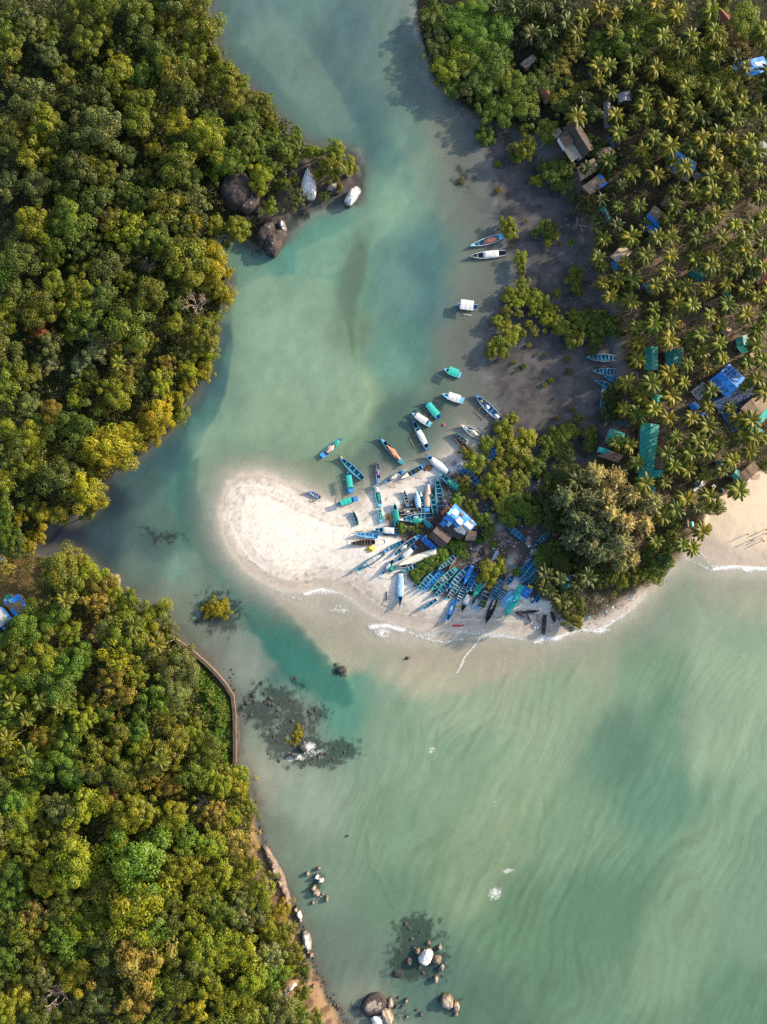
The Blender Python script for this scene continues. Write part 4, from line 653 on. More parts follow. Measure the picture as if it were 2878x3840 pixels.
    if canopy:  # flat awning on posts: (colour, t0, t1, width factor)
        col,t0,t1,wf=canopy; w=B/2*wf; hz=1.75; k=max(6,int((t1-t0)*L*2)); P=[]
        for i in range(k):
            t=t0+(t1-t0)*i/(k-1)
            for j in range(7): s=-1+j/3; P.append((X(t),w*s,hz+.14*(1-s*s)+(.035 if i%2 else 0)+J.uniform(-.012,.012)))
        m1=MB(); m1.slab(P,k,7,.035); m1.obj('canopy',paint(C[col],.5,.2,1.6,stripes=1.2 if col in('aqua','lblue') else None),root)
        for t in (t0+.03,t1-.03):
            for sg in (-1,1): m1=MB(); m1.tube([(X(t),sg*hb(t)*.95,sh(t)-.05),(X(t),sg*min(w*.95,hb(t)*1.05),hz-.02)],.03,5); m1.obj('canopy_post',paint(C['grey'],.5,.2,4),root)
    if out:     # outrigger: (side, reach, [t...], float length, colour)
        sg,reach,ts,fl_,oc=out; pm=paint(C['wood'],.8,.3,4); yf=sg*(B/2+reach)
        for t in ts:
            m1=MB(); m1.tube([(X(t),-sg*hb(t)*1.05,sh(t)+.07),(X(t),sg*hb(t)*1.1,sh(t)+.09),(X(t),sg*(B/2+reach*.6),.62),(X(t),yf,.28)],.055,6); m1.obj('outrigger_pole',pm,root)
        if fl_:
            tm_=sum(ts)/len(ts); m1=MB(); m1.tube([(X(tm_)-fl_/2,yf,.17),(X(tm_)-fl_*.4,yf,.10),(X(tm_)+fl_*.38,yf,.10),(X(tm_)+fl_/2,yf,.24)],[.05,.13,.13,.04],8); m1.obj('outrigger_float',paint(C[oc],.7,.3,3),root)
    if tail:
        m1=MB(); m1.box((X(0)-.05,0,sh(0)+.22),(.42,.34,.34)); m1.tube([(X(0)-.2,0,sh(0)+.2),(X(0)-tail,.08,sh(0)-.15)],[.05,.035],6); m1.box((X(0)-tail,.08,sh(0)-.22),(.10,.34,.16)); m1.obj('outboard_motor',paint(C['grey'],.4,.3,4),root)
    if wreck:
        m1=MB()
        for i in range(9):
            t=.1+.09*i; w=hb(t); m1.tube([(X(t),-w*.93,sh(t)-.02),(X(t),-w*.6,kl(t)+.2),(X(t),0,kl(t)+.13),(X(t),w*.6,kl(t)+.2),(X(t),w*.93,sh(t)-.02)],.035,5)
        m1.obj('ribs',paint(C['wood'],.8,.3,4),root)
    BOATS.append((root,L,B,hgt,sh,hb)); return root
def emblem_mat(c,L):
    """aqua sheet with a dark wreath-like round emblem, as on the photo"""
    m,t,o=nodes('sheet_with_emblem'); co=N(t,'ShaderNodeTexCoord').outputs['Object']; ln=N(t,'ShaderNodeVectorMath',operation='DISTANCE'); t.links.new(co,ln.inputs[0]); ln.inputs[1].default_value=(-.1,0,.95)
    ns=noise(t,5,3,.6,co); ad=N(t,'ShaderNodeMath',operation='MULTIPLY_ADD'); t.links.new(ns,ad.inputs[0]); ad.inputs[1].default_value=.35; t.links.new(ln.outputs['Value'],ad.inputs[2])
    a=rng_map(t,ad.outputs[0],.48,.53,0,1); b=rng_map(t,ad.outputs[0],.78,.86,1,0); mu=N(t,'ShaderNodeMath',operation='MULTIPLY'); t.links.new(a,mu.inputs[0]); t.links.new(b,mu.inputs[1])
    cc=mixc(t,mu.outputs[0],mixc(t,rng_map(t,noise(t,1.5,5,.6,co),.3,.7,0,1),tuple(x*.8 for x in c),c),(.02,.12,.30)); inn=rng_map(t,ad.outputs[0],.42,.48,.55,0); cc=mixc(t,inn,cc,(.7,.7,.75))
    p=N(t,'ShaderNodeBsdfPrincipled',Roughness=.5); t.links.new(cc,p.inputs[0]); t.links.new(p.outputs[0],o.inputs[0]); return m
def heap(name,reg,u,v,rx,ry,h,col,label,cat,rz=0,z=None,rough=.8,seed=0,lump=.35,onboat=0,group=None,cols=None):
    """a lumpy pile: net, sheet bundle, sacks"""
    g=random.Random(seed+int(u*7+v)); px,py=r(reg,u,v); x,y,g0=PW(px,py,.3+onboat); z0=(z if z is not None else max(g0,0)+onboat)-.02
    bm=bmesh.new(); bmesh.ops.create_icosphere(bm,subdivisions=4,radius=1); A=rx*rm(reg); Bq=ry*rm(reg)
    o1=[g.uniform(0,9) for _ in range(3)]
    from mathutils import noise as mn
    for q in bm.verts:
        d=q.co.copy(); k=1+lump*mn.noise(d*1.7+Vector(o1))+lump*.7*mn.noise(d*4.5+Vector(o1)); q.co=Vector((d.x*A*k,d.y*Bq*k,max(-.05,d.z*h*k)))
    m=bpy.data.meshes.new(name); bm.to_mesh(m); bm.free(); m.polygons.foreach_set('use_smooth',[True]*len(m.polygons))
    if cols:
        k=('multi',col,cols)
        if k not in MATS:
            mm,t,o=nodes('mixed_net'); co=N(t,'ShaderNodeTexCoord').outputs['Object']; c=mixc(t,rng_map(t,noise(t,1.3,5,.7,co),.42,.58,0,1),C[col],C[cols]); c=mixc(t,rng_map(t,noise(t,7,3,.7,co),.4,.7,0,.4),c,(.55,.35,.3))
            p=N(t,'ShaderNodeBsdfPrincipled',Roughness=.8); t.links.new(c,p.inputs[0]); t.links.new(p.outputs[0],o.inputs[0]); MATS[k]=mm
        m.materials.append(MATS[k])
    else: m.materials.append(paint(C[col] if isinstance(col,str) else col,rough,.4,3.5,bump=.5))
    o=link(name,m,None,(x,y,z0),rz); return tag(o,label,cat,group)
def rot(a,b): return math.atan2(-(b[1]-a[1]),b[0]-a[0])
def load(reg,bow,stern,t,ln,wd,h,col,label,name='net_heap',cat='net',cols=None,lump=.3):
    """a pile lying in a boat, at fraction t from the stern"""
    u=stern[0]+(bow[0]-stern[0])*t; v=stern[1]+(bow[1]-stern[1])*t; z0=BOATS[-1][0].location.z+.30
    return heap(name,reg,u,v,ln,wd,h,col,label,cat,rot(stern,bow),z0,.8,3,lump,.5,cols=cols)
boat('A',(735,240),(315,615),120,'moored blue boat with green sheet forward, left of the other boats off the spit',n=3,sdeck=.16,cover=('ltgreen',.60,.84,.15),stern_w=.9)
load('A',(735,240),(315,615),.42,120,52,.75,'orange','orange and white net heap in the leftmost moored boat','net_heap','net','cream')
boat('A',(700,640),(1165,1075),132,'long dark moored boat with a square white box amidships and motor shaft at its stern',hull='dblue',inn='dteal',rim='lblue',n=5,prow=.9,tail=1.1,z=-.1)
load('A',(700,640),(1165,1075),.965,38,30,.55,'peach','peach coloured bundle on the bow of the boat with the white box','bundle','bundle')
boat('A',(860,920),(925,1360),108,'blue boat with long turquoise canopy lying bow against the boat with the white box',n=3,sdeck=.2,stern_w=.8,canopy=('aqua',.24,.78,1.08),out=(1,1.9,[.3,.62],0,'wood'),z=-.1)
boat('A',(1478,725),(1492,1160),85,'narrow pink rimmed blue boat afloat just above the spit beach',rim='pink',n=5,sdeck=.2,deckc='blue',z=-.1)
load('A',(1478,725),(1492,1160),.5,75,33,.5,'lav','pale lavender bundle of cloth in the narrow pink rimmed boat','bundle','bundle')
boat('A',(1432,1190),(1530,1650),105,'blue boat with a cream sheet forward and green net, bow in the water',hull='lblue',inn='dteal',n=4,prow=.7,cover=('cream',.62,.84,.1),sdeck=.12)
load('A',(1432,1190),(1530,1650),.38,100,42,.5,'green','dark green net in the boat with the cream bow sheet')
boat('A',(40,1330),(290,1465),86,'small lavender boat with a red rim at the edge of the white spit',hull='lav',inn='lblue',rim='pink',thw='white',n=5,out=(1,1.6,[.35],2.1,'yellow'),tail=.8)
boat('A',(620,1612),(1045,1490),108,'blue boat with turquoise canopy stranded on the spit\'s upper shore',n=3,sdeck=.2,stern_w=.85,canopy=('aqua',.26,.76,1.05),out=(-1,1.9,[.68,.34],0,'wood'))
boat('A',(965,1740),(1060,2030),76,'small teal open boat alone on the white sand of the spit',hull='teal',inn='dteal',n=4,thw='brown')
boat('A',(1520,1680),(1545,1995),72,'small pale blue boat with green net, right behind the cream sheeted boat',hull='lblue',inn='lblue',n=3,sdeck=.25)
load('A',(1520,1680),(1545,1995),.55,85,25,.4,'ltgreen','green net in the small pale blue boat on the sand')
boat('B',(150,235),(620,755),132,'large moored boat heaped with a pink and orange net',hull='teal',inn='dark',n=6,prow=.9,deck=.82,deckc='lblue',sdeck=.17,tail=.9,z=-.1)
load('B',(150,235),(620,755),.40,190,58,.8,'pink','long pink and orange net heap in the moored teal boat','net_heap','net','orange')
boat('G',(195,1130),(436,1590),92,'narrow moored boat with a long white sheet and outrigger frame to its side',hull='dblue',inn='dark',rim='lblue',n=4,cover=('white',.18,.62,.22),prow=.8,prowc='wood',out=(1,2.4,[.25,.55],3.2,'wood'),sdeck=.08,z=-.1)
boat('B',(250,1160),(610,925),98,'blue boat at the spit\'s upper waterline filled with a white bundle',inn='dblue',n=4,sdeck=.12,deckc='blue',tail=.8,out=(1,2.2,[.3,.7],0,'wood'))
load('B',(250,1160),(610,925),.48,115,42,.6,'cream','long cream coloured bundle in the blue boat at the upper waterline','bundle','bundle')
boat('B',(590,1070),(1030,825),112,'black bottomed blue boat with a cream foredeck at the upper waterline',hull='blue',inn='black',rim='lblue',n=4,deck=.66,deckc='cream',sdeck=.1,out=(1,2.2,[.3],0,'wood'))
boat('B',(1100,590),(1555,960),150,'wide boat wholly covered by a white sheet beside the orange weed',n=2,cover=('white',.05,.78,.45),prow=.7,prowc='black',deckc='blue')
boat('C',(-30,1245),(520,1660),128,'long teal boat with bright green net and two short poles, near the central trees',hull='teal',inn='dteal',n=8,out=(-1,1.5,[.25,.52],0,'wood'))
load('C',(-30,1245),(520,1660),.42,175,50,.5,'ltgreen','bright green net in the long teal boat near the trees')
boat('B',(1320,1045),(1405,1750),150,'biggest open teal boat with white cross benches among the boats above the shed',hull='teal',inn='dteal',n=7,thw='lblue',stripes=2.0,prow=.4,prowc='blue',stern_w=.7)
boat('B',(1140,1150),(1118,1745),125,'boat under a long peach coloured sheet with blue ends',n=1,cover=('peach',.15,.90,.28),deck=.9,prow=.3,sdeck=.13)
boat('B',(640,1315),(718,1650),78,'small slate blue boat alone above the litter patch',hull='dblue',inn='dteal',rim='grey',n=5,thw='grey',sdeck=.18)
boat('B',(888,1330),(950,1700),118,'pale blue boat under a blue and white sheet left of the peach sheeted boat',hull='lblue',n=1,cover=('paleblue',.06,.97,.34))
boat('B',(985,1330),(1040,1770),92,'narrow boat with a white bow wedged between pale blue and peach sheeted boats',hull='lblue',inn='dark',thw='lblue',n=5,deck=.72,deckc='white')
boat('B',(1208,1395),(1285,1815),108,'teal open boat between the peach sheeted boat and the biggest teal boat',hull='teal',inn='dteal',n=4,prow=.3,prowc='blue')
boat('B',(445,1580),(490,2040),118,'boat under a flat dark green net with pale blue bow, left of the litter patch',hull='lblue',n=2,cover=('green',.12,.70,.12),deck=.9)
boat('B',(950,1715),(575,1790),92,'narrow dark boat with a white rim above the long blue and white boat',hull='dark',inn='dark',rim='white',thw='grey',n=4)
load('B',(950,1715),(575,1790),.36,50,24,.4,'cream','crumpled white cloth in the white rimmed dark boat','bundle','bundle')
boat('B',(545,1930),(1180,1840),135,'long blue and white boat with a red tipped bow lying left of the shed',hull='lblue',inn='dteal',rim='paleblue',n=8,deckc='white',stripes=3.0)
load('B',(545,1930),(1180,1840),.46,55,28,.35,'white','white slab of cloth in the red tipped boat','bundle','bundle')
boat('B',(770,1965),(1010,1935),110,'small half hidden boat under a green net by the red tipped boat',hull='teal',n=1,cover=('green',.05,.85,.3))
boat('B',(1035,1935),(1205,2090),105,'small turquoise sheeted boat at the corner of the thatched shed',hull='teal',n=1,cover=('teal',.05,.9,.38))
boat('D',(560,195),(1095,235),125,'blue boat with a broad white sheet under the litter patch',inn='dteal',n=5,cover=('white',.22,.64,.18),deck=.9,deckc='white',stern_w=.8)
boat('D',(185,290),(640,330),106,'pale blue open boat, uppermost of the boats fanned on the left sand',hull='lblue',inn='lblue',rim='lblue',thw='paleblue',n=5,stern_w=.9)
boat('D',(75,485),(580,455),112,'black hulled open boat with square outrigger frame on the sand',hull='black',inn='dark',rim='brown',thw='brown',n=7,out=(-1,2.6,[.74,.40],2.8,'wood'),prow=.2,prowc='white')
boat('D',(495,490),(790,445),106,'short dark blue boat overlapping the stern of the black boat',hull='dblue',inn='dteal',n=4,z=.35)
boat('D',(785,650),(1185,440),98,'blue open boat with an orange bundle in its bow, below the black boat',inn='dteal',n=5,rim='lblue')
load('D',(785,650),(1185,440),.78,34,24,.4,'orange','orange and cream bundle in the bow of a blue open boat','bundle','bundle','cream')
boat('D',(935,765),(1465,350),122,'long pale blue boat with a pink rim and white bundle on the sand',hull='lblue',inn='dteal',rim='peach',n=6,prow=.4,prowc='peach',sdeck=.12)
load('D',(935,765),(1465,350),.52,85,33,.45,'white','long white bundle in the pink rimmed pale boat on the sand','bundle','bundle')
boat('D',(1025,865),(1440,545),105,'dark boat with a white sheet squeezed beside the large cream hull',hull='dblue',inn='dteal',n=4,cover=('white',.22,.66,.22),sdeck=.1)
boat('D',(1055,935),(1855,650),145,'large smooth cream sheeted boat, brightest of the beached boats',hull='cream',n=0,cover=('palecream',.02,.97,.30),stern_w=.75)
boat('D',(1150,1065),(1735,815),108,'teal open boat with white benches directly below the large cream boat',hull='teal',inn='dteal',n=6,thw='white')
boat('D',(175,1070),(765,690),125,'long dark teal boat angled across the left sand with poles on both sides',hull='teal',inn='dteal',n=6,prow=.5,prowc='pink',out=(1,1.4,[.42,.70],0,'wood'))
boat('D',(725,1140),(960,840),86,'small dark boat with a white bundle beside the round green net',hull='dblue',inn='dteal',n=3,out=(1,2.4,[.42,.72],2.6,'wood'))
load('D',(725,1140),(960,840),.42,75,34,.45,'white','white bundle in the small boat beside the round green net','bundle','bundle')
boat('D',(1105,1770),(1120,1085),148,'boat under a crumpled blue sheet with dark bow pointing at the surf, outrigger left',n=2,hull='dblue',cover=('paleblue',.05,.72,.38),prow=.6,deckc='black',out=(-1,2.9,[.86,.60],3.2,'black'))
boat('D',(1070,975),(1335,915),66,'small white rimmed dinghy tucked under the large cream boat',hull='dark',inn='dark',rim='white',n=2,deck=.99)
boat('E',(90,295),(480,615),112,'bright blue open boat left of the thatched shed',hull='tarpblue',inn='tarpblue',thw='paleblue',n=4,rim='tarpblue',stern_w=.6,sdeck=.12)
boat('E',(520,1015),(910,715),115,'teal boat with white benches against the brown wooden wreck',hull='teal',inn='dteal',thw='white',n=6)
boat('E',(740,1010),(1075,660),115,'old brown wooden boat without paint among the blue boats',hull='brown',inn='wood',rim='wood',thw='brown',n=2,wreck=True,deck=.99,stern_w=.15)
boat('E',(75,1455),(440,1075),118,'dark teal boat, leftmost of the row fanned below the green mound',hull='teal',inn='dteal',n=6,thw='paleblue')
boat('E',(195,1475),(605,1040),96,'bright blue open boat beside the leftmost boat of the lower row',hull='blue',inn='blue',thw='lblue',n=8)
boat('E',(360,1450),(885,1000),142,'broad teal boat with a pale flat box lid in the lower row',hull='teal',inn='dteal',rim='ltgreen',thw='white',n=7,sdeck=.12)
load('E',(360,1450),(885,1000),.50,92,42,.3,'grey','pale grey flat sheet lying in the broad teal boat','bundle','bundle')
boat('E',(410,1595),(770,1250),112,'cluttered dark boat behind the broad teal boat in the lower row',hull='dblue',inn='dteal',n=6)
boat('E',(735,1400),(1110,995),128,'blue boat with wide white benches, upper middle of the lower row',hull='blue',inn='dteal',thw='white',n=6)
boat('E',(1040,1330),(1220,940),90,'slim boat wrapped in a bright blue sheet in the lower row',hull='tarpblue',n=0,cover=('tarpblue',.03,.97,.28))
boat('E',(670,1655),(1010,1255),118,'teal boat with a red bundle and white benches in the lower row',hull='teal',inn='dteal',thw='white',n=7)
load('E',(670,1655),(1010,1255),.72,26,20,.4,(.5,.03,.05),'small red bundle in a teal boat of the lower row','bundle','bundle')
boat('E',(905,1715),(1100,1320),115,'dark boat with white benches touching the blue sheeted slim boat',hull='dteal',inn='dteal',thw='white',n=7)
boat('E',(1100,1500),(1285,1080),112,'dark blue boat half hidden between green sheet and slim blue boat',hull='dblue',inn='dblue',n=5)
boat('E',(1180,1460),(1390,1225),110,'dark teal boat with a thin white rim above the green sheeted boat',hull='dteal',inn='dteal',rim='white',thw='paleblue',n=4)
boat('E',(1225,1585),(1440,1270),122,'boat hidden under a green sheet in the lower row',hull='green',n=0,cover=('green',.05,.97,.22))
boat('E',(1000,1890),(1150,1525),108,'black boat with a white sheet, bow towards the surf',hull='black',inn='black',n=2,cover=('white',.08,.58,.22),deckc='black')
boat('E',(690,2110),(865,1645),116,'blue boat loaded with blue and white cloth, nearest the surf',n=3,sdeck=.22,prow=.4,prowc='grey')
load('E',(690,2110),(865,1645),.46,120,48,.55,'paleblue','heap of blue and white cloth in the boat nearest the surf','bundle','bundle','tarpblue')
boat('E',(175,1855),(470,1645),82,'small blue boat alone on the lower sand left of the row',hull='blue',inn='dteal',rim='paleblue',n=4)
boat('E',(1400,1785),(1555,1410),158,'broad dark brown boat with a few white benches in the lower row',hull='dark',inn='dark',rim='dteal',thw='grey',n=5,stern_w=.8,deck=.99)
boat('F',(88,1805),(240,1440),95,'long black boat with a loose pole, bow towards the surf',hull='black',inn='black',n=2,deckc='black',thw='black',rim='black')
boat('F',(185,1440),(360,1105),92,'dark blue boat under the pale green mangrove',hull='dblue',inn='dteal',n=6)
boat('F',(268,1450),(395,1295),84,'small cluttered blue boat below the tan basket',hull='dblue',inn='dteal',thw='white',n=5)
boat('F',(420,1205),(500,1085),78,'stub of a blue boat above the tan basket',hull='blue',inn='dteal',n=3,deck=.99)
boat('F',(330,1560),(505,1290),88,'pale blue boat with a flat ribbed awning next to the aqua boat',hull='lblue',inn='lblue',n=1,canopy=('lblue',.24,.86,1.1))
boat('F',(385,1700),(665,1225),130,'aqua sheeted boat with a round dark emblem and green bow',hull='ltgreen',n=0,cover=('aqua',.02,.86,.28),deckc='green',deck=.85,emblem=True)
boat('F',(640,1180),(885,865),98,'bright blue open boat right of the sand patch, most regular white benches',hull='blue',inn='dteal',rim='lblue',thw='lblue',n=7)
boat('F',(560,1130),(820,825),94,'dark blue boat left beside the bright blue open boat',hull='blue',inn='dteal',n=6,thw='blue')
boat('F',(735,1205),(915,930),98,'shadowed dark teal boat right beside the bright blue open boat',hull='dteal',inn='dteal',n=5,thw='teal')
boat('F',(345,208),(668,512),84,'blue open boat lying in the litter under the central trees',hull='blue',inn='dteal',n=6)
boat('F',(835,605),(1110,362),80,'teal ribbed boat lying in the deep shade right of the litter',hull='teal',inn='dark',n=7)
boat('C',(290,425),(585,805),118,'black ribbed boat stranded left of the central trees',hull='black',inn='dark',rim='brown',thw='brown',n=6,wreck=True)
boat('C',(285,405),(545,590),80,'narrow teal boat behind the black ribbed boat',hull='teal',inn='dteal',n=4,out=(1,1.3,[.1],0,'wood'))
boat('C',(450,245),(895,515),145,'white hulled boat with cream load beside the central trees',hull='white',inn='dteal',rim='white',n=4,out=(1,2.8,[.3,.66],2.8,'wood'),prow=.4,prowc='orange',sdeck=.12)
load('C',(450,245),(895,515),.40,125,55,.6,'cream','cream coloured net in the white hulled boat')
load('C',(450,245),(895,515),.80,55,40,.5,'white','white sack in the bow of the white hulled boat','sack','sack')
boat('C',(870,755),(1100,1105),112,'blue boat pushed in between the central mangroves',hull='blue',inn='dteal',n=5)
boat('C',(1090,690),(1145,905),98,'blue boat half hidden under the central mangroves',hull='blue',inn='blue',n=3)
boat('C',(325,1025),(850,1520),132,'long bright blue boat with a white bow along the central trees',hull='tarpblue',inn='blue',n=8,deckc='white',prow=.3)
load('C',(325,1025),(850,1520),.80,55,40,.45,'paleblue','pale blue bundle in the long boat along the trees','bundle','bundle','white')
boat('G',(690,350),(948,445),100,'small boat with turquoise canopy moored farthest out above the boats',hull='lblue',inn='teal',rim='paleblue',n=2,canopy=('aqua',.20,.72,1.2),sdeck=.18,z=-.1,stern_w=.75)
boat('G',(662,738),(990,842),104,'boat with a plain white canopy moored below the farthest turquoise canopy',hull='lblue',inn='lblue',n=2,rim='white',canopy=('white',.20,.72,1.1),sdeck=.2,z=-.1,stern_w=.8)
boat('G',(1178,750),(1555,1120),118,'blue boat with white bundles aground on the mud, pole frame to its right',hull='dblue',inn='dblue',rim='grey',n=6,out=(1,2.5,[.35,.62],3.0,'wood'))
load('G',(1178,750),(1555,1120),.10,50,40,.6,'white','white bundle over the stern of the boat on the mud','bundle','bundle')
load('G',(1178,750),(1555,1120),.50,38,30,.45,'white','white bundle amidships in the boat on the mud','bundle','bundle')
load('G',(1178,750),(1555,1120),.74,20,20,.5,'yellow','yellow round basket in the boat on the mud','basket','basket')
boat('G',(402,862),(605,1100),96,'boat with turquoise canopy and outriggers moored beside the white canopied boats',hull='dblue',inn='blue',n=2,canopy=('aqua',.14,.82,1.05),out=(1,1.7,[.3,.62],2.6,'wood'),prow=.5,z=-.1,stern_w=.8)
boat('G',(190,1032),(480,1215),92,'slim boat with white canopy moored nearest the mid channel',hull='lblue',inn='lblue',rim='white',n=2,canopy=('white',.24,.78,1.05),sdeck=.15,z=-.1,stern_w=.75)
boat('M',(258,1045),(525,962),56,'boat full of pink net in the upper pair off the mangroves',hull='lblue',inn='dteal',rim='white',n=5,sdeck=.16,z=-.1)
load('M',(258,1045),(525,962),.38,62,22,.65,'pink','pink and orange net in the upper boat off the mangroves','net_heap','net','orange')
boat('M',(245,1132),(535,1102),58,'dark boat with white sheet in the upper pair off the mangroves',hull='dark',inn='dark',rim='white',n=6,cover=('white',.18,.60,.3),z=-.1)
boat('M',(140,1530),(302,1552),58,'short white canopied boat alone in the upper channel with a slim white float',hull='tarpblue',inn='blue',rim='white',n=1,canopy=('white',.18,.80,1.35),z=-.1,out=(1,1.4,[.4],2.7,'white'))
boat('N',(375,265),(600,272),52,'dark teal open boat on the mud, uppermost of four at the palm edge',hull='teal',inn='dteal',rim='grey',thw='lblue',n=7,stern_w=.35)
boat('N',(420,362),(628,372),50,'dark teal open boat on the mud, second of four at the palm edge',hull='teal',inn='dteal',rim='grey',thw='lblue',n=7,stern_w=.4)
boat('N',(500,400),(645,448),38,'blue open boat slanting under palm fronds at the mud edge',hull='blue',inn='dteal',rim='lblue',thw='lblue',n=7,stern_w=.4)
boat('N',(437,430),(580,480),38,'blue grey open boat with its stern under a dark shrub on mud',hull='dblue',inn='dteal',rim='grey',thw='lblue',n=5,stern_w=.4)
boat('N',(488,672),(500,480),36,'light blue boat with white bundles lying upright in the photo beside the dark shrub',hull='lblue',inn='lblue',rim='paleblue',n=5,stern_w=.6)
load('N',(488,672),(500,480),.12,14,12,.55,'white','white bundle at the top end of the light blue boat','bundle','bundle'); load('N',(488,672),(500,480),.33,16,12,.55,'white','larger white bundle in the light blue boat by the dark shrub','bundle','bundle')
boat('E',(-10,1385),(190,1240),62,'thin black pointed boat at the left end of the lower row',hull='black',inn='dark',n=2,rim='dark')
boat('F',(862,1490),(935,1345),70,'blue boat stub beside the palms right of the blue covered stack',hull='blue',inn='dteal',n=3)
boat('F',(790,1500),(850,1400),52,'small blue boat full of white bundles right of the yellow boards',hull='blue',inn='dteal',n=2); load('F',(790,1500),(850,1400),.4,30,20,.5,'paleblue','blue and white bundle heap right of the yellow boards','bundle','bundle','white')
boat('E',(1215,1745),(1275,1620),60,'small dark teal boat behind the three blue drums',hull='dteal',inn='dark',n=3)
boat('E',(560,1330),(745,1120),60,'slim dark teal boat between the broad teal boat and the white benched blue boat',hull='dteal',inn='dteal',n=4,thw='teal')
boat('E',(1330,1640),(1420,1430),62,'slim dark blue boat between green sheeted boat and broad brown boat',hull='dblue',inn='dark',n=4,thw='teal')
boat('E',(880,1500),(1010,1340),46,'thin teal canoe between two white benched boats of the lower row',hull='teal',inn='dteal',n=3)
boat('F',(520,1420),(600,1290),40,'narrow blue canoe beside the aqua sheeted boat',hull='blue',inn='dteal',n=3)
boat('F',(880,1180),(935,1050),66,'dark blue boat half under the palms at the right end of the row',hull='dblue',inn='dteal',n=4)
heap('net_heap','D',505,600,85,68,.55,'yellow','yellow net heap on the sand below the black boat','net',.4,seed=2)
heap('net_heap','D',945,1010,80,62,.55,(.01,.40,.30),'round green net pile on the sand beside a small boat','net',.5,seed=3)
heap('sheet_heap','B',1530,1725,75,48,.5,'orange','orange sheet heap touching the shed corner, upper lobe','sheet',.6,seed=4,lump=.25); heap('sheet_heap','B',1450,1790,42,48,.45,'orange','orange sheet heap touching the shed corner, lower lobe','sheet',.2,seed=5,lump=.25)
heap('cloth','E',950,2188,140,22,.12,(.62,.05,.04),'red cloth lying flat at the edge of the surf','cloth',.05,seed=6,lump=.4); heap('rope_coil','E',940,1795,70,16,.15,'yellow','tangled yellow rope beside the black boat','rope',-.05,seed=7,lump=.6)
heap('cloth','F',235,775,38,90,.18,'paleblue','crumpled blue and white plastic in the litter beside the wrecked frames','plastic sheet',-.5,seed=8,lump=.6,cols='lav')
heap('buoy','C',82,235,30,30,.32,(.75,.05,.15),'pink buoy floating off the central trees','buoy',0,z=-.05,seed=9,lump=.05)
for u,v,l in ((1230,1775,'dark blue drum, left of three on the lower sand'),(1305,1825,'bright blue drum, middle of three on the lower sand'),(1390,1810,'pale topped blue drum, right of three on the lower sand')):
    px,py=r('E',u,v); x,y,g0=PW(px,py,.8); R=.42; rt=empty('drum',(x,y,g0-.03),0,l,'drum','blue drums on the lower sand')
    m1=MB(); m1.tube([(0,0,0),(0,0,.04),(0,0,.29),(0,0,.31),(0,0,.58),(0,0,.6),(0,0,.86),(0,0,.88)],[R*.94,R,R,R*1.04,R*1.04,R,R,R*.95],18); m1.obj('body',paint(C['tarpblue'] if u==1305 else C['blue'],.4,.25,3),rt)
    m1=MB(); m1.tube([(0,0,.885),(0,0,.905)],[R*.80,R*.78],18); m1.obj('lid',paint(C['paleblue'] if u==1390 else C['lblue'],.4,.2,3),rt)
for u,v,R,l in ((400,1255,38,'round tan woven basket between two blue boats'),(275,1525,26,'smaller tan basket on the sand near the pale awning boat')):
    px,py=r('F',u,v); x,y,g0=PW(px,py,.5); q=R*rm('F'); m1=MB(); m1.tube([(0,0,0),(0,0,.2),(0,0,.45),(0,0,.5),(0,0,.46),(0,0,.3)],[q*.8,q,q*1.05,q,q*.88,q*.8],20); tag(m1.obj('basket',paint((.62,.42,.18),.8,.35,9),None,(x,y,g0-.02)),l,'basket')
px,py=r('B',1510,1585); x,y,g0=PW(px,py,.5); rt=empty('cool_box',(x,y,g0-.02),-1.15,'pink and white cool box beside the biggest teal boat','cool box'); 
m1=MB(); m1.box((0,0,.28),(1.9,.75,.56)); m1.obj('box',paint((.55,.22,.30),.6,.3,3),rt); m1=MB(); m1.box((.85,0,.595),(.26,.80,.07)); m1.box((-.85,0,.595),(.26,.80,.07)); m1.obj('trim',paint(C['white'],.6,.2,3),rt)
# tarpaulin covered stack on yellow boards
px,py=r('F',720,1345); x,y,g0=PW(px,py,.7); rt=empty('covered_stack',(x,y,g0-.03),1.02,'stack under a blue sheet on yellow boards right of the aqua boat','covered stack')
m1=MB(); m1.box((-.35,0,.16),(4.6,2.5,.32)); m1.box((2.0,-.1,.5),(1.4,1.5,.4)); m1.obj('boards',paint(C['yellow'],.6,.3,3),rt)
g=random.Random(5); P=[]
for i in range(14):
    for j in range(11):
        u=i/13*2-1; w=j/10*2-1; P.append((.3+u*1.75,w*1.25*(1+.08*g.random()),.36+.75*(1-u**4)*(1-w**4)+.16*g.random()))
m1=MB(); m1.slab(P,14,11,.03); m1.obj('sheet',paint((.012,.20,.72),.4,.3,2.5),rt)
P=[]
for i in range(7):
    for j in range(10): P.append((-2.45+i*.17,-1.2+j*.265,.36+.30*(i/6)+.12*g.random()))
m1=MB(); m1.slab(P,7,10,.03); m1.obj('white_sheet',paint(C['white'],.5,.2,2),rt)
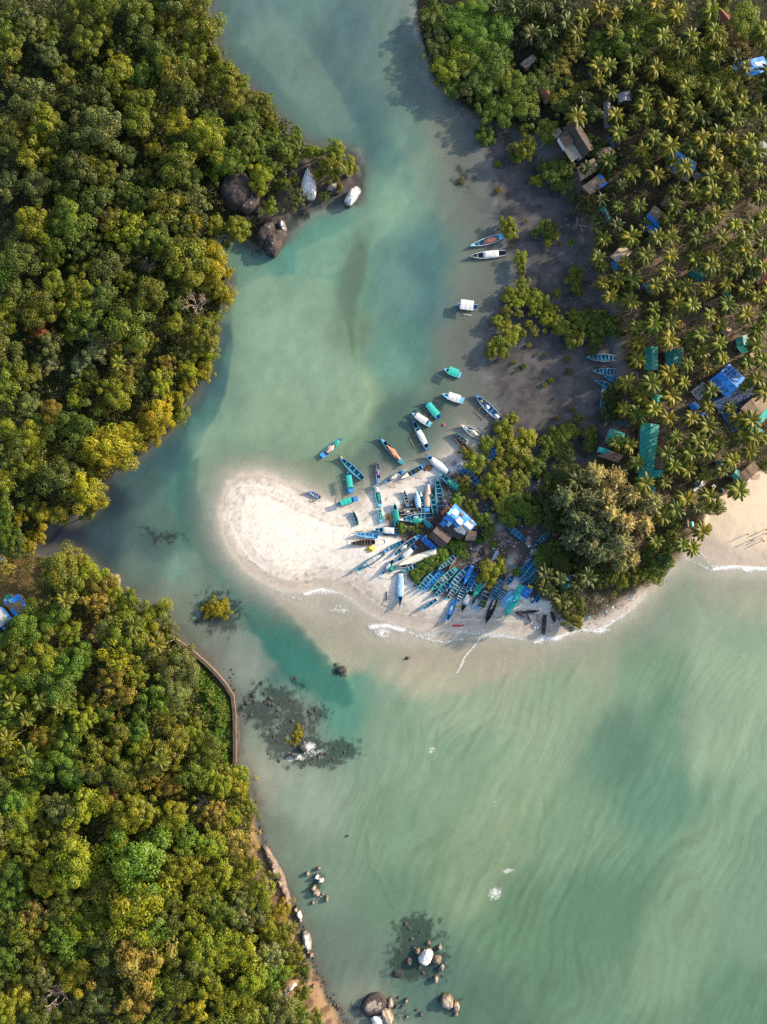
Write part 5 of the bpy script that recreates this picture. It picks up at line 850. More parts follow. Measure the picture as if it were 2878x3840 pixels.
# wreck timbers at the surf
for (u0,v0,u1,v1,w,l) in ((560,1650,920,1620,50,'charred flat hull lying along the lower tree edge'),(1010,1680,985,1985,66,'charred black beam pointing straight into the surf'),(1110,1635,1165,1800,56,'small black pointed hull half right of the charred beam'),(1265,1695,1560,1885,44,'black log sloping into the surf at the rounded tree'),(560,1645,700,1720,40,'black splintered plank left of the charred flat hull'),(880,1660,960,1820,22,'grey pole leaning beside the charred beam'),(720,1660,800,1800,24,'thin black spar on the sand left of the charred beam')):
    a=W(*r('F',u0,v0),.3); b=W(*r('F',u1,v1),.3); L=math.hypot(a[0]-b[0],a[1]-b[1]); w*=rm('F'); g0=max(gz(*a),gz(*b),0); g=random.Random(int(u0)); m1=MB(); n=9; P=[]
    for i in range(n):
        t=i/(n-1); ww=w/2*(.75+.25*math.sin(t*PI))*(1 if t<.8 or u0 not in(1110,560) else max(.08,(1-t)/.2)); P.append([(t*L,-ww,.02),(t*L,-ww*.85,.38+.05*g.random()),(t*L,-ww*.25,.34+.12*g.random()),(t*L,ww*.3,.30+.12*g.random()),(t*L,ww*.9,.36+.05*g.random()),(t*L,ww,.02)])
    m1.grid([q for p in P for q in p],n,6); m1.add(P[0],[(0,1,2,3,4,5)]); m1.add(P[-1],[(5,4,3,2,1,0)])
    tag(m1.obj('timber',paint((.022,.022,.026),.8,.5,3,bump=.4) if u0!=880 else DEADWOOD,None,(a[0],a[1],g0-.05),math.atan2(b[1]-a[1],b[0]-a[0])),l,'timber')
# broken frame of dark poles beside the shed
px,py=r('E',1370,760); x,y,g0=PW(px,py,.4); rt=empty('boat_frame',(x,y,g0-.05),.98,'dark rotting boat frame with crossed poles right of the shed','boat frame')
m1=MB()
for k in (-1,1): m1.tube([(-3.2,k*.9,.3),(0,k*1.1,.38),(3.2,k*.6,.5)],.09,6)
for i in range(7): m1.tube([(-2.8+i*.95,-.95,.36),(-2.8+i*.95,0,.05),(-2.8+i*.95,.95,.36)],.06,5)
P=[(-3+6*i/8,-.8+1.6*j/4,.06) for i in range(9) for j in range(5)]; m1.slab(P,9,5,.04); m1.obj('ribs',paint((.05,.045,.045),.85,.5,3),rt)
m1=MB()
for k in range(7): m1.tube([(1.6+.1*k,-1.5+.22*k,.62),(7.4,.3+.25*k-.6,.72+.03*k)],.04,5)
m1.tube([(-2.2,1.9,.5),(1.6,-2.4,.62)],.05,5); m1.tube([(-.6,-2.6,.55),(.8,2.8,.6)],.05,5); m1.obj('poles',paint((.34,.22,.13),.8,.4,4),rt)
# ------------------------------------------------------------------ litter (stuff)
n=1900; X=[];
while len(X)<n:
    x=rnd.uniform(1380,2240); y=rnd.uniform(1730,2360); q=(x,y)
    if inside(DEBRIS,x,y) and rnd.random()<.55+.45*(1900<y<2250 and x>1800): X.append(q)
for k in range(75): X.append((rnd.uniform(1830,2300),rnd.uniform(760,1600)))
for k in range(120): X.append((rnd.gauss(2070,60),rnd.gauss(2320,16)))
for k in range(70): t=rnd.random(); X.append((2190+t*200+rnd.gauss(0,14),2330-t*90+rnd.gauss(0,22)))
for k in range(60): t=rnd.random(); X.append((2195+t*190+rnd.gauss(0,12),2335-t*95+rnd.gauss(0,18)))
buckets={}
for (px,py) in X:
    x,y=W(px,py,.1); g0=gz(x,y)
    if g0<-.05: continue
    c=rnd.choice(['white','white','paleblue','tarpblue','grey','brown','teal','cream','dark','pink','brown','dark']); b=buckets.setdefault(c,MB()); s=rnd.choice((.12,.16,.22,.3)) if rnd.random()<.93 else rnd.choice((.5,.7))
    b.box((x,y,max(g0,0)+.05),(s,s*rnd.uniform(.4,1),.07),rnd.uniform(0,3),rnd.uniform(-.3,.3))
allv=MB(); mats=[]; idx=[]
for c,b in buckets.items():
    mats.append(paint(C[c],.6,.25,4)); nf=len(b.f); allv.add(b.v,b.f); idx+=[len(mats)-1]*nf
m1=allv.mesh('litter',None)
for q in mats: m1.materials.append(q)
m1.polygons.foreach_set('material_index',idx); tag(link('litter',m1),'scattered plastic litter and scraps on the dark ground among the boats','litter',None,'stuff')
m1=MB()
for k in range(620):
    px=rnd.uniform(1380,2230); py=rnd.uniform(1780,2350)
    if not inside(DEBRIS,px,py): continue
    x,y=W(px,py,.1); g0=max(gz(x,y),0); a=rnd.uniform(0,6.3); l=rnd.uniform(.5,1.8); m1.tube([(x,y,g0+.05),(x+l*math.cos(a)*.5,y+l*math.sin(a)*.5,g0+.12),(x+l*math.cos(a),y+l*math.sin(a),g0+.04)],rnd.uniform(.02,.045),4)
tag(m1.obj('driftwood',paint((.13,.095,.07),.9,.5,3)),'dark sticks and driftwood strewn on the boat yard','driftwood',None,'stuff')
# ------------------------------------------------------------------ rocks
from mathutils import noise as MN
def rockmat(base,top,amt):
    k=('rock',base,top,amt)
    if k in MATS: return MATS[k]
    m,t,o=nodes('granite'); co=N(t,'ShaderNodeTexCoord').outputs['Object']; ge=N(t,'ShaderNodeNewGeometry'); sx=N(t,'ShaderNodeSeparateXYZ'); 
    a=noise(t,1.0,6,.7,co); b=noise(t,7,4,.7,co); c=mixc(t,rng_map(t,a,.35,.65,0,1),tuple(x*.6 for x in base),tuple(x*1.45 for x in base)); c=mixc(t,rng_map(t,b,.55,.75,0,.5),c,tuple(min(1,x*2.2) for x in base))
    # guano on the crown of the boulder: follows its own height
    t.links.new(co,sx.inputs[0]); ad=N(t,'ShaderNodeMath',operation='MULTIPLY_ADD'); t.links.new(a,ad.inputs[0]); ad.inputs[1].default_value=.9; t.links.new(sx.outputs['Z'],ad.inputs[2])
    c=mixc(t,rng_map(t,ad.outputs[0],1.28-amt,1.40-amt,0,1),c,top)
    p=N(t,'ShaderNodeBsdfPrincipled',Roughness=.8); t.links.new(c,p.inputs[0]); bn=N(t,'ShaderNodeBump',Strength=.6,Distance=.15); t.links.new(b,bn.inputs['Height']); vc=N(t,'ShaderNodeTexVoronoi',Scale=.55,feature='DISTANCE_TO_EDGE'); t.links.new(co,vc.inputs['Vector']); c=mixc(t,rng_map(t,vc.outputs['Distance'],.0,.035,.75,0),c,tuple(x*.3 for x in base)); c=mixc(t,rng_map(t,sx.outputs['Z'],-.05,.35,.75,0),c,(.03,.032,.028)); t.links.new(c,p.inputs[0]); t.links.new(bn.outputs[0],p.inputs['Normal']); t.links.new(p.outputs[0],o.inputs[0]); MATS[k]=m; return m
BROWN=((.060,.045,.042),(.45,.36,.30)); TANR=((.20,.14,.10),(.42,.34,.27)); GREY=((.20,.18,.17),(.80,.78,.76)); WHT=((.22,.18,.15),(.80,.79,.77)); DK=((.035,.035,.035),(.2,.2,.2))
def rock(reg,u,v,rx,ry,h,ang,pal,amt,label,seed=0,group=None,name='boulder',pear=0,sink=.25):
    px,py=r(reg,u,v); x,y,g0=PW(px,py,h*.5); g0=max(g0,-.4); A=rx*rm(reg); B=ry*rm(reg); bm=bmesh.new(); bmesh.ops.create_icosphere(bm,subdivisions=4,radius=1); o1=Vector((seed*3.1+u*.07,v*.11,seed*1.7))
    for q in bm.verts:
        d=q.co.copy(); k=1+.20*MN.noise(d*1.1+o1)+.10*MN.noise(d*2.4+o1)+.05*MN.noise(d*6+o1)-.16*abs(MN.noise(d*1.9-o1)); e=.80
        d=Vector((math.copysign(abs(d.x)**e,d.x),math.copysign(abs(d.y)**e,d.y),math.copysign(abs(d.z)**.9,d.z))); w=1-pear*.92*float(sst(-.35,.75,d.y))
        q.co=Vector((d.x*A*k*w,d.y*B*k,d.z*h*k*(1-pear*max(0,d.y)*.5)))
    m=bpy.data.meshes.new(name); bm.to_mesh(m); bm.free(); m.polygons.foreach_set('use_smooth',[True]*len(m.polygons)); m.materials.append(rockmat(*pal,amt))
    # object z of 1 marks the crown for the guano: scale mesh so that crown height is 1
    s=1.0/h
    for q in m.vertices: q.co.z*=s
    o=link(name,m,None,(x,y,max(g0,-.1)+h*(1-2*sink)*.5-h*.1),math.radians(ang),(1,1,h)); return tag(o,label,'rock',group)
rock('Q',445,615,140,165,3.6,-20,BROWN,-.2,'largest dark brown boulder, half sunk in the left forest edge',1)
rock('Q',550,735,105,85,2.6,40,BROWN,-.06,'brown boulder with a pale tip leaning on the largest boulder',2); rock('Q',600,780,68,46,1.8,-25,BROWN,-.1,'low pointed brown rock below the pale tipped boulder',3)
rock('Q',705,1000,72,125,2.9,-24,BROWN,-.15,'left half of the big split boulder standing in the cove',4); rock('Q',775,1075,92,130,3.0,-24,BROWN,-.12,'right half of the big split boulder, reaching deepest into the water',5)
rock('Q',850,940,32,55,1.7,20,GREY,.05,'narrow grey rock behind the split boulder',6); rock('Q',660,905,44,36,1.4,0,BROWN,-.1,'small dark rock wedged above the split boulder',7); rock('Q',540,875,45,40,1.3,0,DK,-.1,'small black rock between large boulder and cove',8)
rock('Q',1082,550,78,165,3.4,3,WHT,.52,'long white pear shaped boulder on the rocky point',9,pear=.8); rock('Q',1300,600,78,56,2.2,-15,BROWN,.08,'dark boulder with a white crest right of the pear shaped boulder',10); rock('Q',1475,675,50,100,2.2,-34,GREY,.36,'elongated pale boulder farthest out in the channel',11)
rock('Q',870,450,30,26,1.0,0,GREY,-.1,'small grey rock among trees left of the pear shaped boulder',12); rock('Q',1240,360,50,36,1.3,10,GREY,-.1,'grey rock between the two round point trees',13); rock('Q',1385,430,32,28,1.1,30,GREY,.1,'pale rock at the end of the rocky point',14); rock('Q',1425,490,24,22,.9,0,TANR,0,'small tan rock under the outermost point tree',15); rock('Q',740,680,34,30,1.3,0,TANR,0,'tan rock between tree and brown boulders',16)
rock('Q',580,990,22,20,.7,0,DK,-.1,'tiny dark rock left of the split boulder',17)
for i,(u,v,a,b,h,p,am,l) in enumerate(((588,625,13,14,.9,TANR,.1,'uppermost left rock of the tan cluster off the lower cliff'),(655,592,14,12,.8,TANR,-.1,'half sunk rock at the top of the tan cluster'),(645,645,17,14,1.1,WHT,.35,'white topped rock in the tan cluster'),(671,664,16,20,1.2,WHT,.3,'pale rock touching the white topped rock of the tan cluster'),(624,714,16,18,1.1,TANR,.2,'tan rock above the biggest rock of its cluster'),(641,745,24,23,1.3,TANR,.25,'biggest rock of the tan cluster off the lower cliff'),(708,778,10,22,.9,TANR,.0,'thin upright tan rock at the right of its cluster'),(621,805,9,12,.6,TANR,0,'small rock at the foot of the tan cluster'),(682,752,8,8,.5,TANR,0,'tiny rock right of the biggest tan rock'),(667,765,7,9,.5,TANR,0,'tiny rock below the biggest tan rock'))):
    rock('Z',u,v,a,b,h,i*31,p,am,l,20+i)
for i,(u,v,a,b,h,p,am,l,ag) in enumerate(((512,852,13,14,1.0,TANR,.2,'tan rock at the end of the rock ledge',0),(520,828,8,8,.6,DK,0,'small dark rock above the ledge end',0),(537,882,18,27,1.3,WHT,.3,'pale oval boulder just past the rock ledge',15),(543,915,11,12,.8,TANR,.2,'small tan rock under the pale oval boulder',0),(580,1045,30,62,1.7,GREY,.15,'long grey shoreline boulder beside the lower cliff',10),(611,1132,14,15,.9,TANR,.1,'tan rock below the long grey shoreline boulder',0),(590,1112,10,10,.6,TANR,0,'smaller tan rock below the long grey shoreline boulder',0),(565,1140,10,15,.7,TANR,0,'upright tan rock on the reddish shore',0),(628,1322,12,12,.7,TANR,0,'lone brown rock at the foot of the red beach',0),(585,1285,13,12,.7,DK,0,'dark rock on the red beach',0),
    (1322,1142,40,54,2.1,WHT,.48,'brilliant white boulder on the lower dark reef',-25),(1392,1162,30,28,1.2,TANR,-.1,'brown rock right beside the brilliant white boulder',0),(1410,1082,14,18,1.0,TANR,.1,'tan rock above right on the lower reef',0),(1272,1110,17,20,1.0,TANR,.0,'brown rock above left of the brilliant white boulder',0),(1222,1172,18,24,.9,TANR,-.2,'reddish rock left on the lower reef',0),(1420,1212,16,24,.9,GREY,-.1,'grey rock low on the right of the lower reef',-20),(1386,1282,15,24,1.1,TANR,.15,'pointed tan rock at the bottom of the lower reef',-10),(1340,1055,12,12,.6,TANR,-.2,'small rock at the top of the lower reef',0),(1150,1250,32,26,.5,DK,-.2,'flat half sunk rock at the lower left of the lower reef',0),(1250,1085,9,9,.5,DK,0,'tiny dark rock on the upper left of the lower reef',0),
    (1000,1445,88,72,1.6,BROWN,.0,'wide dark half sunk boulder at the bottom edge',20),(1102,1432,20,30,1.2,TANR,.1,'round tan rock right of the wide dark boulder',0),(1082,1515,34,62,1.8,TANR,.25,'tan boulder leaning at the very bottom edge',15),(1022,1540,44,36,1.7,WHT,.4,'white boulder cut by the bottom edge',0),(1455,1425,38,46,1.7,TANR,.15,'larger boulder of the lower right pair',0),(1512,1452,22,32,1.4,TANR,.25,'smaller upright boulder of the lower right pair',0),(1512,1500,12,12,.7,TANR,0,'small rock under the lower right pair',0),(1295,1500,15,15,.7,DK,.0,'round dark rock in pale shallows at the bottom',0),(1268,1472,8,8,.4,DK,0,'tiny dark rock beside the round dark rock',0),(1203,1414,14,16,.8,BROWN,0,'brown rock in the pale shallows',0),(1180,1452,11,11,.6,DK,0,'small dark rock in the pale shallows',0),(1140,1450,11,10,.6,DK,0,'dark rock next to the round tan rock',0),(1207,1512,9,9,.5,BROWN,0,'tiny brown rock near the bottom edge',0),(1155,1395,10,8,.5,BROWN,0,'tiny brown rock above the pale shallows',0))):
    rock('Z',u,v,a,b,h,ag,p,am,l,40+i)
rock('d',737,1448,10,8,.7,20,DK,-.2,'dark weed covered rock alone in the teal channel mouth',90); rock('d',880,1422,3.5,3.2,.5,0,DK,-.2,'tiny black rock just off the surf line',91); rock('d',655,1618,11,5,.9,-35,DK,-.1,'black rock washed by surf beside the mustard shrub',92); rock('d',633,1633,9,4,.8,-20,DK,-.1,'black surf rock left below the mustard shrub',93); rock('d',752,1806,3,2.6,.4,0,DK,0,'tiny dark rock alone in the lower bay',94)
rock('s',430,2178,22,30,1.2,0,WHT,.0,'pale rock beside the clearing trees',95)
# ledge of bare rock along the cliff foot
def slabpoly(name,reg,P,h0,h1,mat,label,cat,seed=0,rough=.3):
    pts=[r(reg,*q) for q in P]; n=len(pts); xs=[p[0] for p in pts]; ys=[p[1] for p in pts]; st=5.0; mb=MB(); gx=np.arange(min(xs)-st,max(xs)+2*st,st); gy=np.arange(min(ys)-st,max(ys)+2*st,st); A,B=np.meshgrid(gx,gy); s=sdist(A,B,pts)
    Q=[]
    for i in range(len(gy)):
        for j in range(len(gx)):
            hh=sst(-6,10,s[i,j]); x,y=W(A[i,j],B[i,j],h0); k=MN.noise(Vector((A[i,j]*.05,B[i,j]*.05,seed)))+.5*MN.noise(Vector((A[i,j]*.15,B[i,j]*.15,seed)))
            Q.append((x,y,-.4+hh*(h0+.4+h1*(.5+.5*k))+rough*k*hh))
    ky=len(gx); mb.v=Q
    for i in range(len(gy)-1):
        for j in range(ky-1):
            if max(s[i,j],s[i+1,j],s[i,j+1],s[i+1,j+1])>-8: mb.f.append((i*ky+j,i*ky+j+1,(i+1)*ky+j+1,(i+1)*ky+j))
    return tag(mb.obj(name,mat,None,smooth=True),label,cat)
slabpoly('rock_ledge','Z',[(300,455),(335,460),(395,555),(440,635),(488,830),(462,835),(420,740),(360,620),(325,540)],.9,.9,rockmat((.20,.15,.12),(.5,.4,.33),-.6),'bare brown rock ledge running along the lower left shore','rock ledge',1)
slabpoly('cliff_outcrop','Z',[(370,1410),(430,1350),(510,1310),(520,1330),(470,1380),(440,1440),(400,1450)],2.2,.8,rockmat((.52,.44,.38),(.8,.75,.7),-.3),'pale upper rock outcrop in the lower left greenery','rock outcrop',2); slabpoly('cliff_outcrop','Z',[(450,1510),(540,1430),(560,1440),(545,1480),(480,1540)],2.2,.8,rockmat((.50,.42,.36),(.8,.75,.7),-.3),'middle pale rock outcrop near the bottom edge','rock outcrop',3); slabpoly('cliff_outcrop','Z',[(500,1560),(560,1500),(580,1520),(540,1590),(500,1600)],2.0,.8,rockmat((.48,.40,.35),(.8,.75,.7),-.3),'lowest pale rock outcrop cut by the bottom edge','rock outcrop',4)
# reef stones (one mass) and cobbles along the shore
def stones(name,n,picks,smin,smax,mat,label,zlo,zhi,lim=.38):
    bm=bmesh.new(); bmesh.ops.create_icosphere(bm,subdivisions=2,radius=1); B=np.array([q.co[:] for q in bm.verts]); F=np.array([[q.index for q in f.verts] for f in bm.faces]); bm.free(); V=[];Fs=[];b=0
    for (x,y) in picks[:n]:
        s=rnd.uniform(smin,smax)*(2.0 if rnd.random()<.12 else 1); k=1+.25*np.array([MN.noise(Vector(q)*1.5+Vector((x,y,0))) for q in B])[:,None]; a=rnd.uniform(0,6.28); R=np.array([[math.cos(a),-math.sin(a),0],[math.sin(a),math.cos(a),0],[0,0,1]])
        P=(B*k*np.array([s,s*rnd.uniform(.6,1),s*.6]))@R.T; X,Y=W(x,y); P=P+np.array([X,Y,max(gz(X,Y),0)+rnd.uniform(zlo,zhi)-s*.3]); V.append(P); Fs.append(F+b); b+=len(B)
    return tag(link(name,mesh_np(name,np.concatenate(V),np.concatenate(Fs),mat,True)),label,'reef stones',None,'stuff')
pk=[]; tries=0
rv=reefM
while len(pk)<640 and tries<60000:
    tries+=1; q=rnd.choice(REEFS[:15]); px=(q[0]+rnd.gauss(0,.75)*q[2])*K; py=(q[1]+rnd.gauss(0,.75)*q[3])*K; x,y=W(px,py); j=int(np.searchsorted(gxs,x)); i=int(np.searchsorted(gys,y))
    if 0<j<len(gxs) and 0<i<len(gys) and rv[i,j]>.25 and Zg[i,j]<.2: pk.append((px,py))
stones('reef_stones',640,pk,.22,.62,rockmat((.075,.070,.06),(.2,.18,.15),-.5),'dark weedy stones of the reefs awash in the shallows',-.32,.02)
pk=[]
for a,b in (((520,1660),(560,1790)),((555,1780),(600,1895)),((600,1890),(650,2010)),((648,2000),(690,2130)),((690,2120),(750,2212)),((495,1480),(512,1650))):
    for k in range(48 if a[0]>520 else 26): t=rnd.random(); pk.append(((a[0]+(b[0]-a[0])*t+rnd.gauss(3,5))*K,(a[1]+(b[1]-a[1])*t+rnd.gauss(0,3))*K))
for k in range(20): pk.append((rnd.uniform(825,885),rnd.uniform(2500,2600)))
stones('shore_cobbles',len(pk),pk,.12,.42,rockmat((.13,.085,.06),(.4,.3,.22),-.4),'brown cobbles strewn along the lower left shore',-.1,.12)
# ------------------------------------------------------------------ retaining wall
wp=[(372,1378),(410,1405),(442,1432),(470,1460),(488,1482),(502,1505),(506,1540),(507,1600),(507,1648)]; wr=empty('stone_wall',(*W(500*K,1560*K),0),0,'long low stone retaining wall along the lower left shore','wall'); ox,oy=W(500*K,1560*K)
def strip(nm,w,z0,z1,mat,off=0):
    P=[]; n=len(wp)
    dense=[]
    for a,b in zip(wp[:-1],wp[1:]):
        for k in range(6): dense.append((a[0]+(b[0]-a[0])*k/6,a[1]+(b[1]-a[1])*k/6))
    dense.append(wp[-1]); m1=MB(); C_=[W(x*K,y*K,z1) for x,y in dense]
    for i,(x,y) in enumerate(C_):
        a=C_[max(0,i-1)]; b=C_[min(len(C_)-1,i+1)]; tx,ty=b[0]-a[0],b[1]-a[1]; l=math.hypot(tx,ty); nx,ny=-ty/l,tx/l
        for s,z in ((-w,z0),(-w,z1),(w,z1),(w,z0)): jj=rnd.uniform(-.04,.04); P.append((x-ox+nx*(s+off+jj),y-oy+ny*(s+off+jj),z+rnd.uniform(-.03,.03)))
    m1.grid(P,len(C_),4); m1.obj(nm,mat,wr)
strip('wall',.42,-.8,1.35,paint((.20,.145,.11),.9,.5,2.0,bump=.6)); strip('coping',.46,1.34,1.5,paint((.12,.085,.062),.9,.5,2.0,bump=.5))
# ------------------------------------------------------------------ huts
def thatch(c,st=1.4): return paint(c,.9,.45,1.4,bump=.5,stripes=st)
def hut(name,reg,P,label,cat='hut',eave=2.5,rise=1.0,roof=None,wall=(.35,.25,.17),tarps=(),door=True,slots=None,single=False,sag=.10):
    """P: four roof corners in the photo, ridge parallel to P0-P1; tarps: (side,u0,u1,v0,v1,colour)"""
    q=[r(reg,*p) for p in P]; cx=sum(p[0] for p in q)/4; cy=sum(p[1] for p in q)/4; x0,y0,g0=PW(cx,cy,eave); g0=max(g0,0); c=[Vector((*W(*p,g0+eave),eave)) for p in q]; O=Vector((x0,y0,0)); c=[p-O for p in c]
    root=empty(name,(x0,y0,g0-.03),0,label,cat); g=random.Random(int(cx+cy))
    def top(side,u,v,lift=0):   # u along the ridge, v from eave (0) to ridge (1)
        a=c[0].lerp(c[1],u); b=c[3].lerp(c[2],u); m=(a+b)/2; m.z+=rise
        if single: p=a.lerp(b+Vector((0,0,rise)),v) 
        else: p=(a if side==0 else b).lerp(m,v)
        s=MN.noise(Vector((p.x*.6,p.y*.6,cx)))*sag-sag*.6*math.sin(PI*u)*.6; return Vector((p.x,p.y,p.z+s+lift))
    m1=MB(); nu,nv=15,8
    for side in ((0,) if single else (0,1)):
        PP=[top(side,i/(nu-1),j/(nv-1)*(1 if single else .999)) for i in range(nu) for j in range(nv)]
        if side==1: PP=[top(side,1-i/(nu-1),j/(nv-1)*.999,-.004) for i in range(nu) for j in range(nv)]
        m1.slab(PP,nu,nv,.12)
    m1.obj('roof',roof,root,smooth=False)
    w=[p*.86 for p in c]; m1=MB(); lo=[(p.x,p.y,0) for p in w]; hi=[(p.x,p.y,eave-.2) for p in w]; m1.add(lo+hi,[(0,1,5,4),(1,2,6,5),(2,3,7,6),(3,0,4,7)])
    wm=paint(wall,.85,.3,1.2); m1.obj('wall',wm,root)
    if door:
        a,b=Vector(lo[0]),Vector(lo[1]); d=(b-a).normalized(); nrm=(a+b)/2; nrm.z=0; nrm.normalize(); p=a.lerp(b,.5)+nrm*.03; m1=MB(); m1.box((p.x,p.y,1.0),(1.0,.05,2.0),math.atan2(d.y,d.x)); m1.obj('door',paint((.10,.07,.05),.7,.3,3),root)
        p=a.lerp(b,.22)+nrm*.03; m1=MB(); m1.box((p.x,p.y,1.45),(.8,.05,.8),math.atan2(d.y,d.x)); m1.obj('window',paint((.03,.04,.05),.2,.2,3),root)
    for i,(side,u0,u1,v0,v1,col) in enumerate(tarps):
        m1=MB(); a,b=10,7; PP=[]
        for k in range(a):
            for l in range(b):
                u=u0+(u1-u0)*k/(a-1); v=v0+(v1-v0)*l/(b-1)
                if k in(0,a-1): u+=g.uniform(-.03,.03)
                if l in(0,b-1): v+=g.uniform(-.05,.05)
                PP.append(top(side,max(-.02,min(1.02,u)),max(-.04,min(1.0,v)),.05+.02*i+g.uniform(0,.05)))
        m1.slab(PP,a,b,.02); m1.obj('roof_sheet',paint(C[col] if isinstance(col,str) else col,.4,.3,2.0),root)
    if slots:   # dark gaps between the sheet's battens: shallow raised battens
        for i in range(10):
            for v in ((.15,.75) if i%2 else (.25,.85)):
                pass
    return root,top
TH=thatch((.085,.068,.060)); THT=thatch((.46,.33,.22),.8); THB=thatch((.30,.20,.14),1.0); TEAL=paint((.012,.36,.30),.5,.3,1.2,stripes=.7); TEALD=paint((.008,.24,.21),.5,.35,1.2,stripes=.7); TILE=paint((.075,.050,.042),.8,.45,1.0,stripes=1.6,bump=.5); BLUE=paint((.012,.26,.84),.4,.3,1.0); REDT=paint((.30,.075,.045),.8,.4,1.0,stripes=1.6,bump=.4)
hut('thatched_shed','J',((815,690),(950,790),(1060,690),(925,555)),'thatched shed half covered in torn blue and white sheets in the boat yard','shed',2.6,1.5,TH,tarps=((1,.02,.60,.05,.95,'tarpblue'),(1,.50,.98,.0,.8,'tarpblue'),(0,.02,.35,.55,1.0,'tarpblue'),(1,.40,.62,.55,1.0,'peach'),(0,.55,.80,.45,1.0,'cream'),(1,.10,.30,.30,.7,'white'),(1,.70,.95,.35,.7,'white'),(0,.40,.60,.70,1.0,'tarpblue'),(0,.05,.22,.1,.5,'tarpblue'),(0,.75,.95,.55,.95,'white'),(1,.0,.12,.5,1,'lblue'),(1,.42,.55,.75,1,'white'),(0,.25,.38,.35,.7,'paleblue'),(1,.75,.88,.1,.3,(.10,.06,.05)),(1,.35,.48,.15,.38,(.10,.06,.05))))
hut('thatched_shed','J',((758,765),(845,845),(905,770),(812,700)),'lower plain brown thatched shed without sheets in the boat yard','shed',2.4,1.0,thatch((.14,.10,.085)))
hut('thatched_shed','J',((985,790),(1050,790),(1060,735),(1000,730)),'small pale stick roofed lean to at the shed\'s right end','shed',2.2,.5,thatch((.40,.29,.21)),door=False)
# brown roofed house: main roof, porch roof, terrace
t1,_=hut('house','R',((205,150),(350,362),(432,298),(330,120)),'large house with dark brown tiled roof and pale terrace by the mud','house',4.6,1.5,TILE,(.62,.60,.58),sag=.03)
def onroot(root,nm,reg,P,z,th,mat,slope=0):
    O=root.location; m1=MB(); c=[Vector((*W(*r(reg,*p),z+O.z),0))-Vector((O.x,O.y,0)) for p in P]; PP=[]
    for i in range(6):
        for j in range(6): a=c[0].lerp(c[1],i/5).lerp(c[3].lerp(c[2],i/5),j/5); PP.append((a.x,a.y,z+slope*j/5))
    m1.slab(PP,6,6,th); return m1.obj(nm,mat,root)
onroot(t1,'porch_roof','R',((182,212),(228,290),(288,248),(240,168)),4.9,.14,TILE,.5); onroot(t1,'terrace','R',((214,296),(275,392),(328,352),(286,262)),3.4,.25,paint((.66,.52,.38),.8,.2,1.5)); onroot(t1,'parapet','R',((178,222),(222,296),(232,290),(188,214)),4.3,1.6,paint((.80,.80,.82),.7,.15,2)); onroot(t1,'annex_roof','R',((130,190),(165,225),(210,180),(180,150)),3.6,.2,paint((.30,.22,.17),.8,.3,2))
hut('hut','R',((310,432),(430,362),(468,440),(340,522)),'pinkish tan roofed hut just below the brown roofed house','hut',2.8,.4,THT); hut('hut','R',((348,565),(475,472),(528,545),(402,625)),'tan roofed hut with a blue corner sheet near the bare tree','hut',2.8,.4,thatch((.42,.29,.20),.8),tarps=((1,.6,.98,.0,.35,'tarpblue'),(0,.85,1.0,.1,.95,'tarpblue'))); hut('hut','R',((440,318),(480,385),(592,325),(545,280)),'tan hut with a white gable right of the brown roofed house','hut',2.8,.6,THT,(.8,.8,.82))
hut('hut','R',((930,425),(1095,535),(1165,400),(1005,300)),'hut under a bright blue sheet between palms, lower part tan','hut',2.8,.6,THT,tarps=((1,.0,.9,.05,1,'tarpblue'),(0,.0,.45,.15,1.0,'tarpblue'),(1,.85,1,.4,1,'tarpblue'))); hut('hut','R',((1120,490),(1180,545),(1215,500),(1160,455)),'small tan hut with a blue corner right of the bright blue sheeted hut','hut',2.6,.4,THT,tarps=((1,.3,1,.1,.8,'tarpblue'),))
hut('hut','R',((800,775),(892,868),(955,775),(862,695)),'tan hut above a blue sheet in the middle of the grove','hut',2.8,.5,THT,tarps=((0,.0,.9,-.05,.5,'tarpblue'),)); hut('hut','R',((770,850),(860,925),(905,885),(815,800)),'low blue sheeted lean to below the tan hut in mid grove','hut',2.0,.2,BLUE,single=True); hut('hut','R',((900,690),(1050,760),(1090,680),(950,620)),'shaded brown roofed hut beside the curving palm trunks','hut',2.8,.5,THB); hut('hut','R',((545,1062),(610,1118),(700,1030),(640,972)),'pale tan square roofed hut at the mud edge of the grove','hut',2.8,.4,paint((.60,.45,.30),.8,.2,1)); hut('hut','R',((552,1100),(590,1165),(622,1150),(585,1090)),'small blue lean to below the pale tan hut','hut',2.0,.2,BLUE,single=True,door=False)
hut('hut','R',((470,715),(520,815),(560,800),(510,700)),'teal roofed hut hidden behind the grey feathery trees','hut',2.6,.4,TEALD); hut('hut','R',((1090,1185),(1185,1245),(1240,1190),(1150,1140)),'dark teal roof deep among palms in mid grove','hut',2.6,.4,TEALD); hut('hut','R',((1210,1395),(1330,1450),(1450,1390),(1330,1340)),'wide brown roof among palms, centre right','hut',2.8,.5,THB); hut('hut','R',((1320,1310),(1360,1370),(1420,1350),(1380,1290)),'small teal roof above the wide brown roof','hut',2.6,.3,TEALD); hut('house','R',((1535,1200),(1660,1330),(1800,1200),(1680,1040)),'house with a red tiled roof cut by the right edge','house',3.2,1.2,REDT); hut('hut','R',((1330,1600),(1370,1625),(1410,1575),(1360,1550)),'small tan hut with a white end among right hand palms','hut',2.6,.5,THT,(.8,.8,.8))
hut('hut','R',((770,1262),(840,1320),(900,1290),(830,1235)),'small blue roof in deep shade left of mid grove','hut',2.4,.3,BLUE)
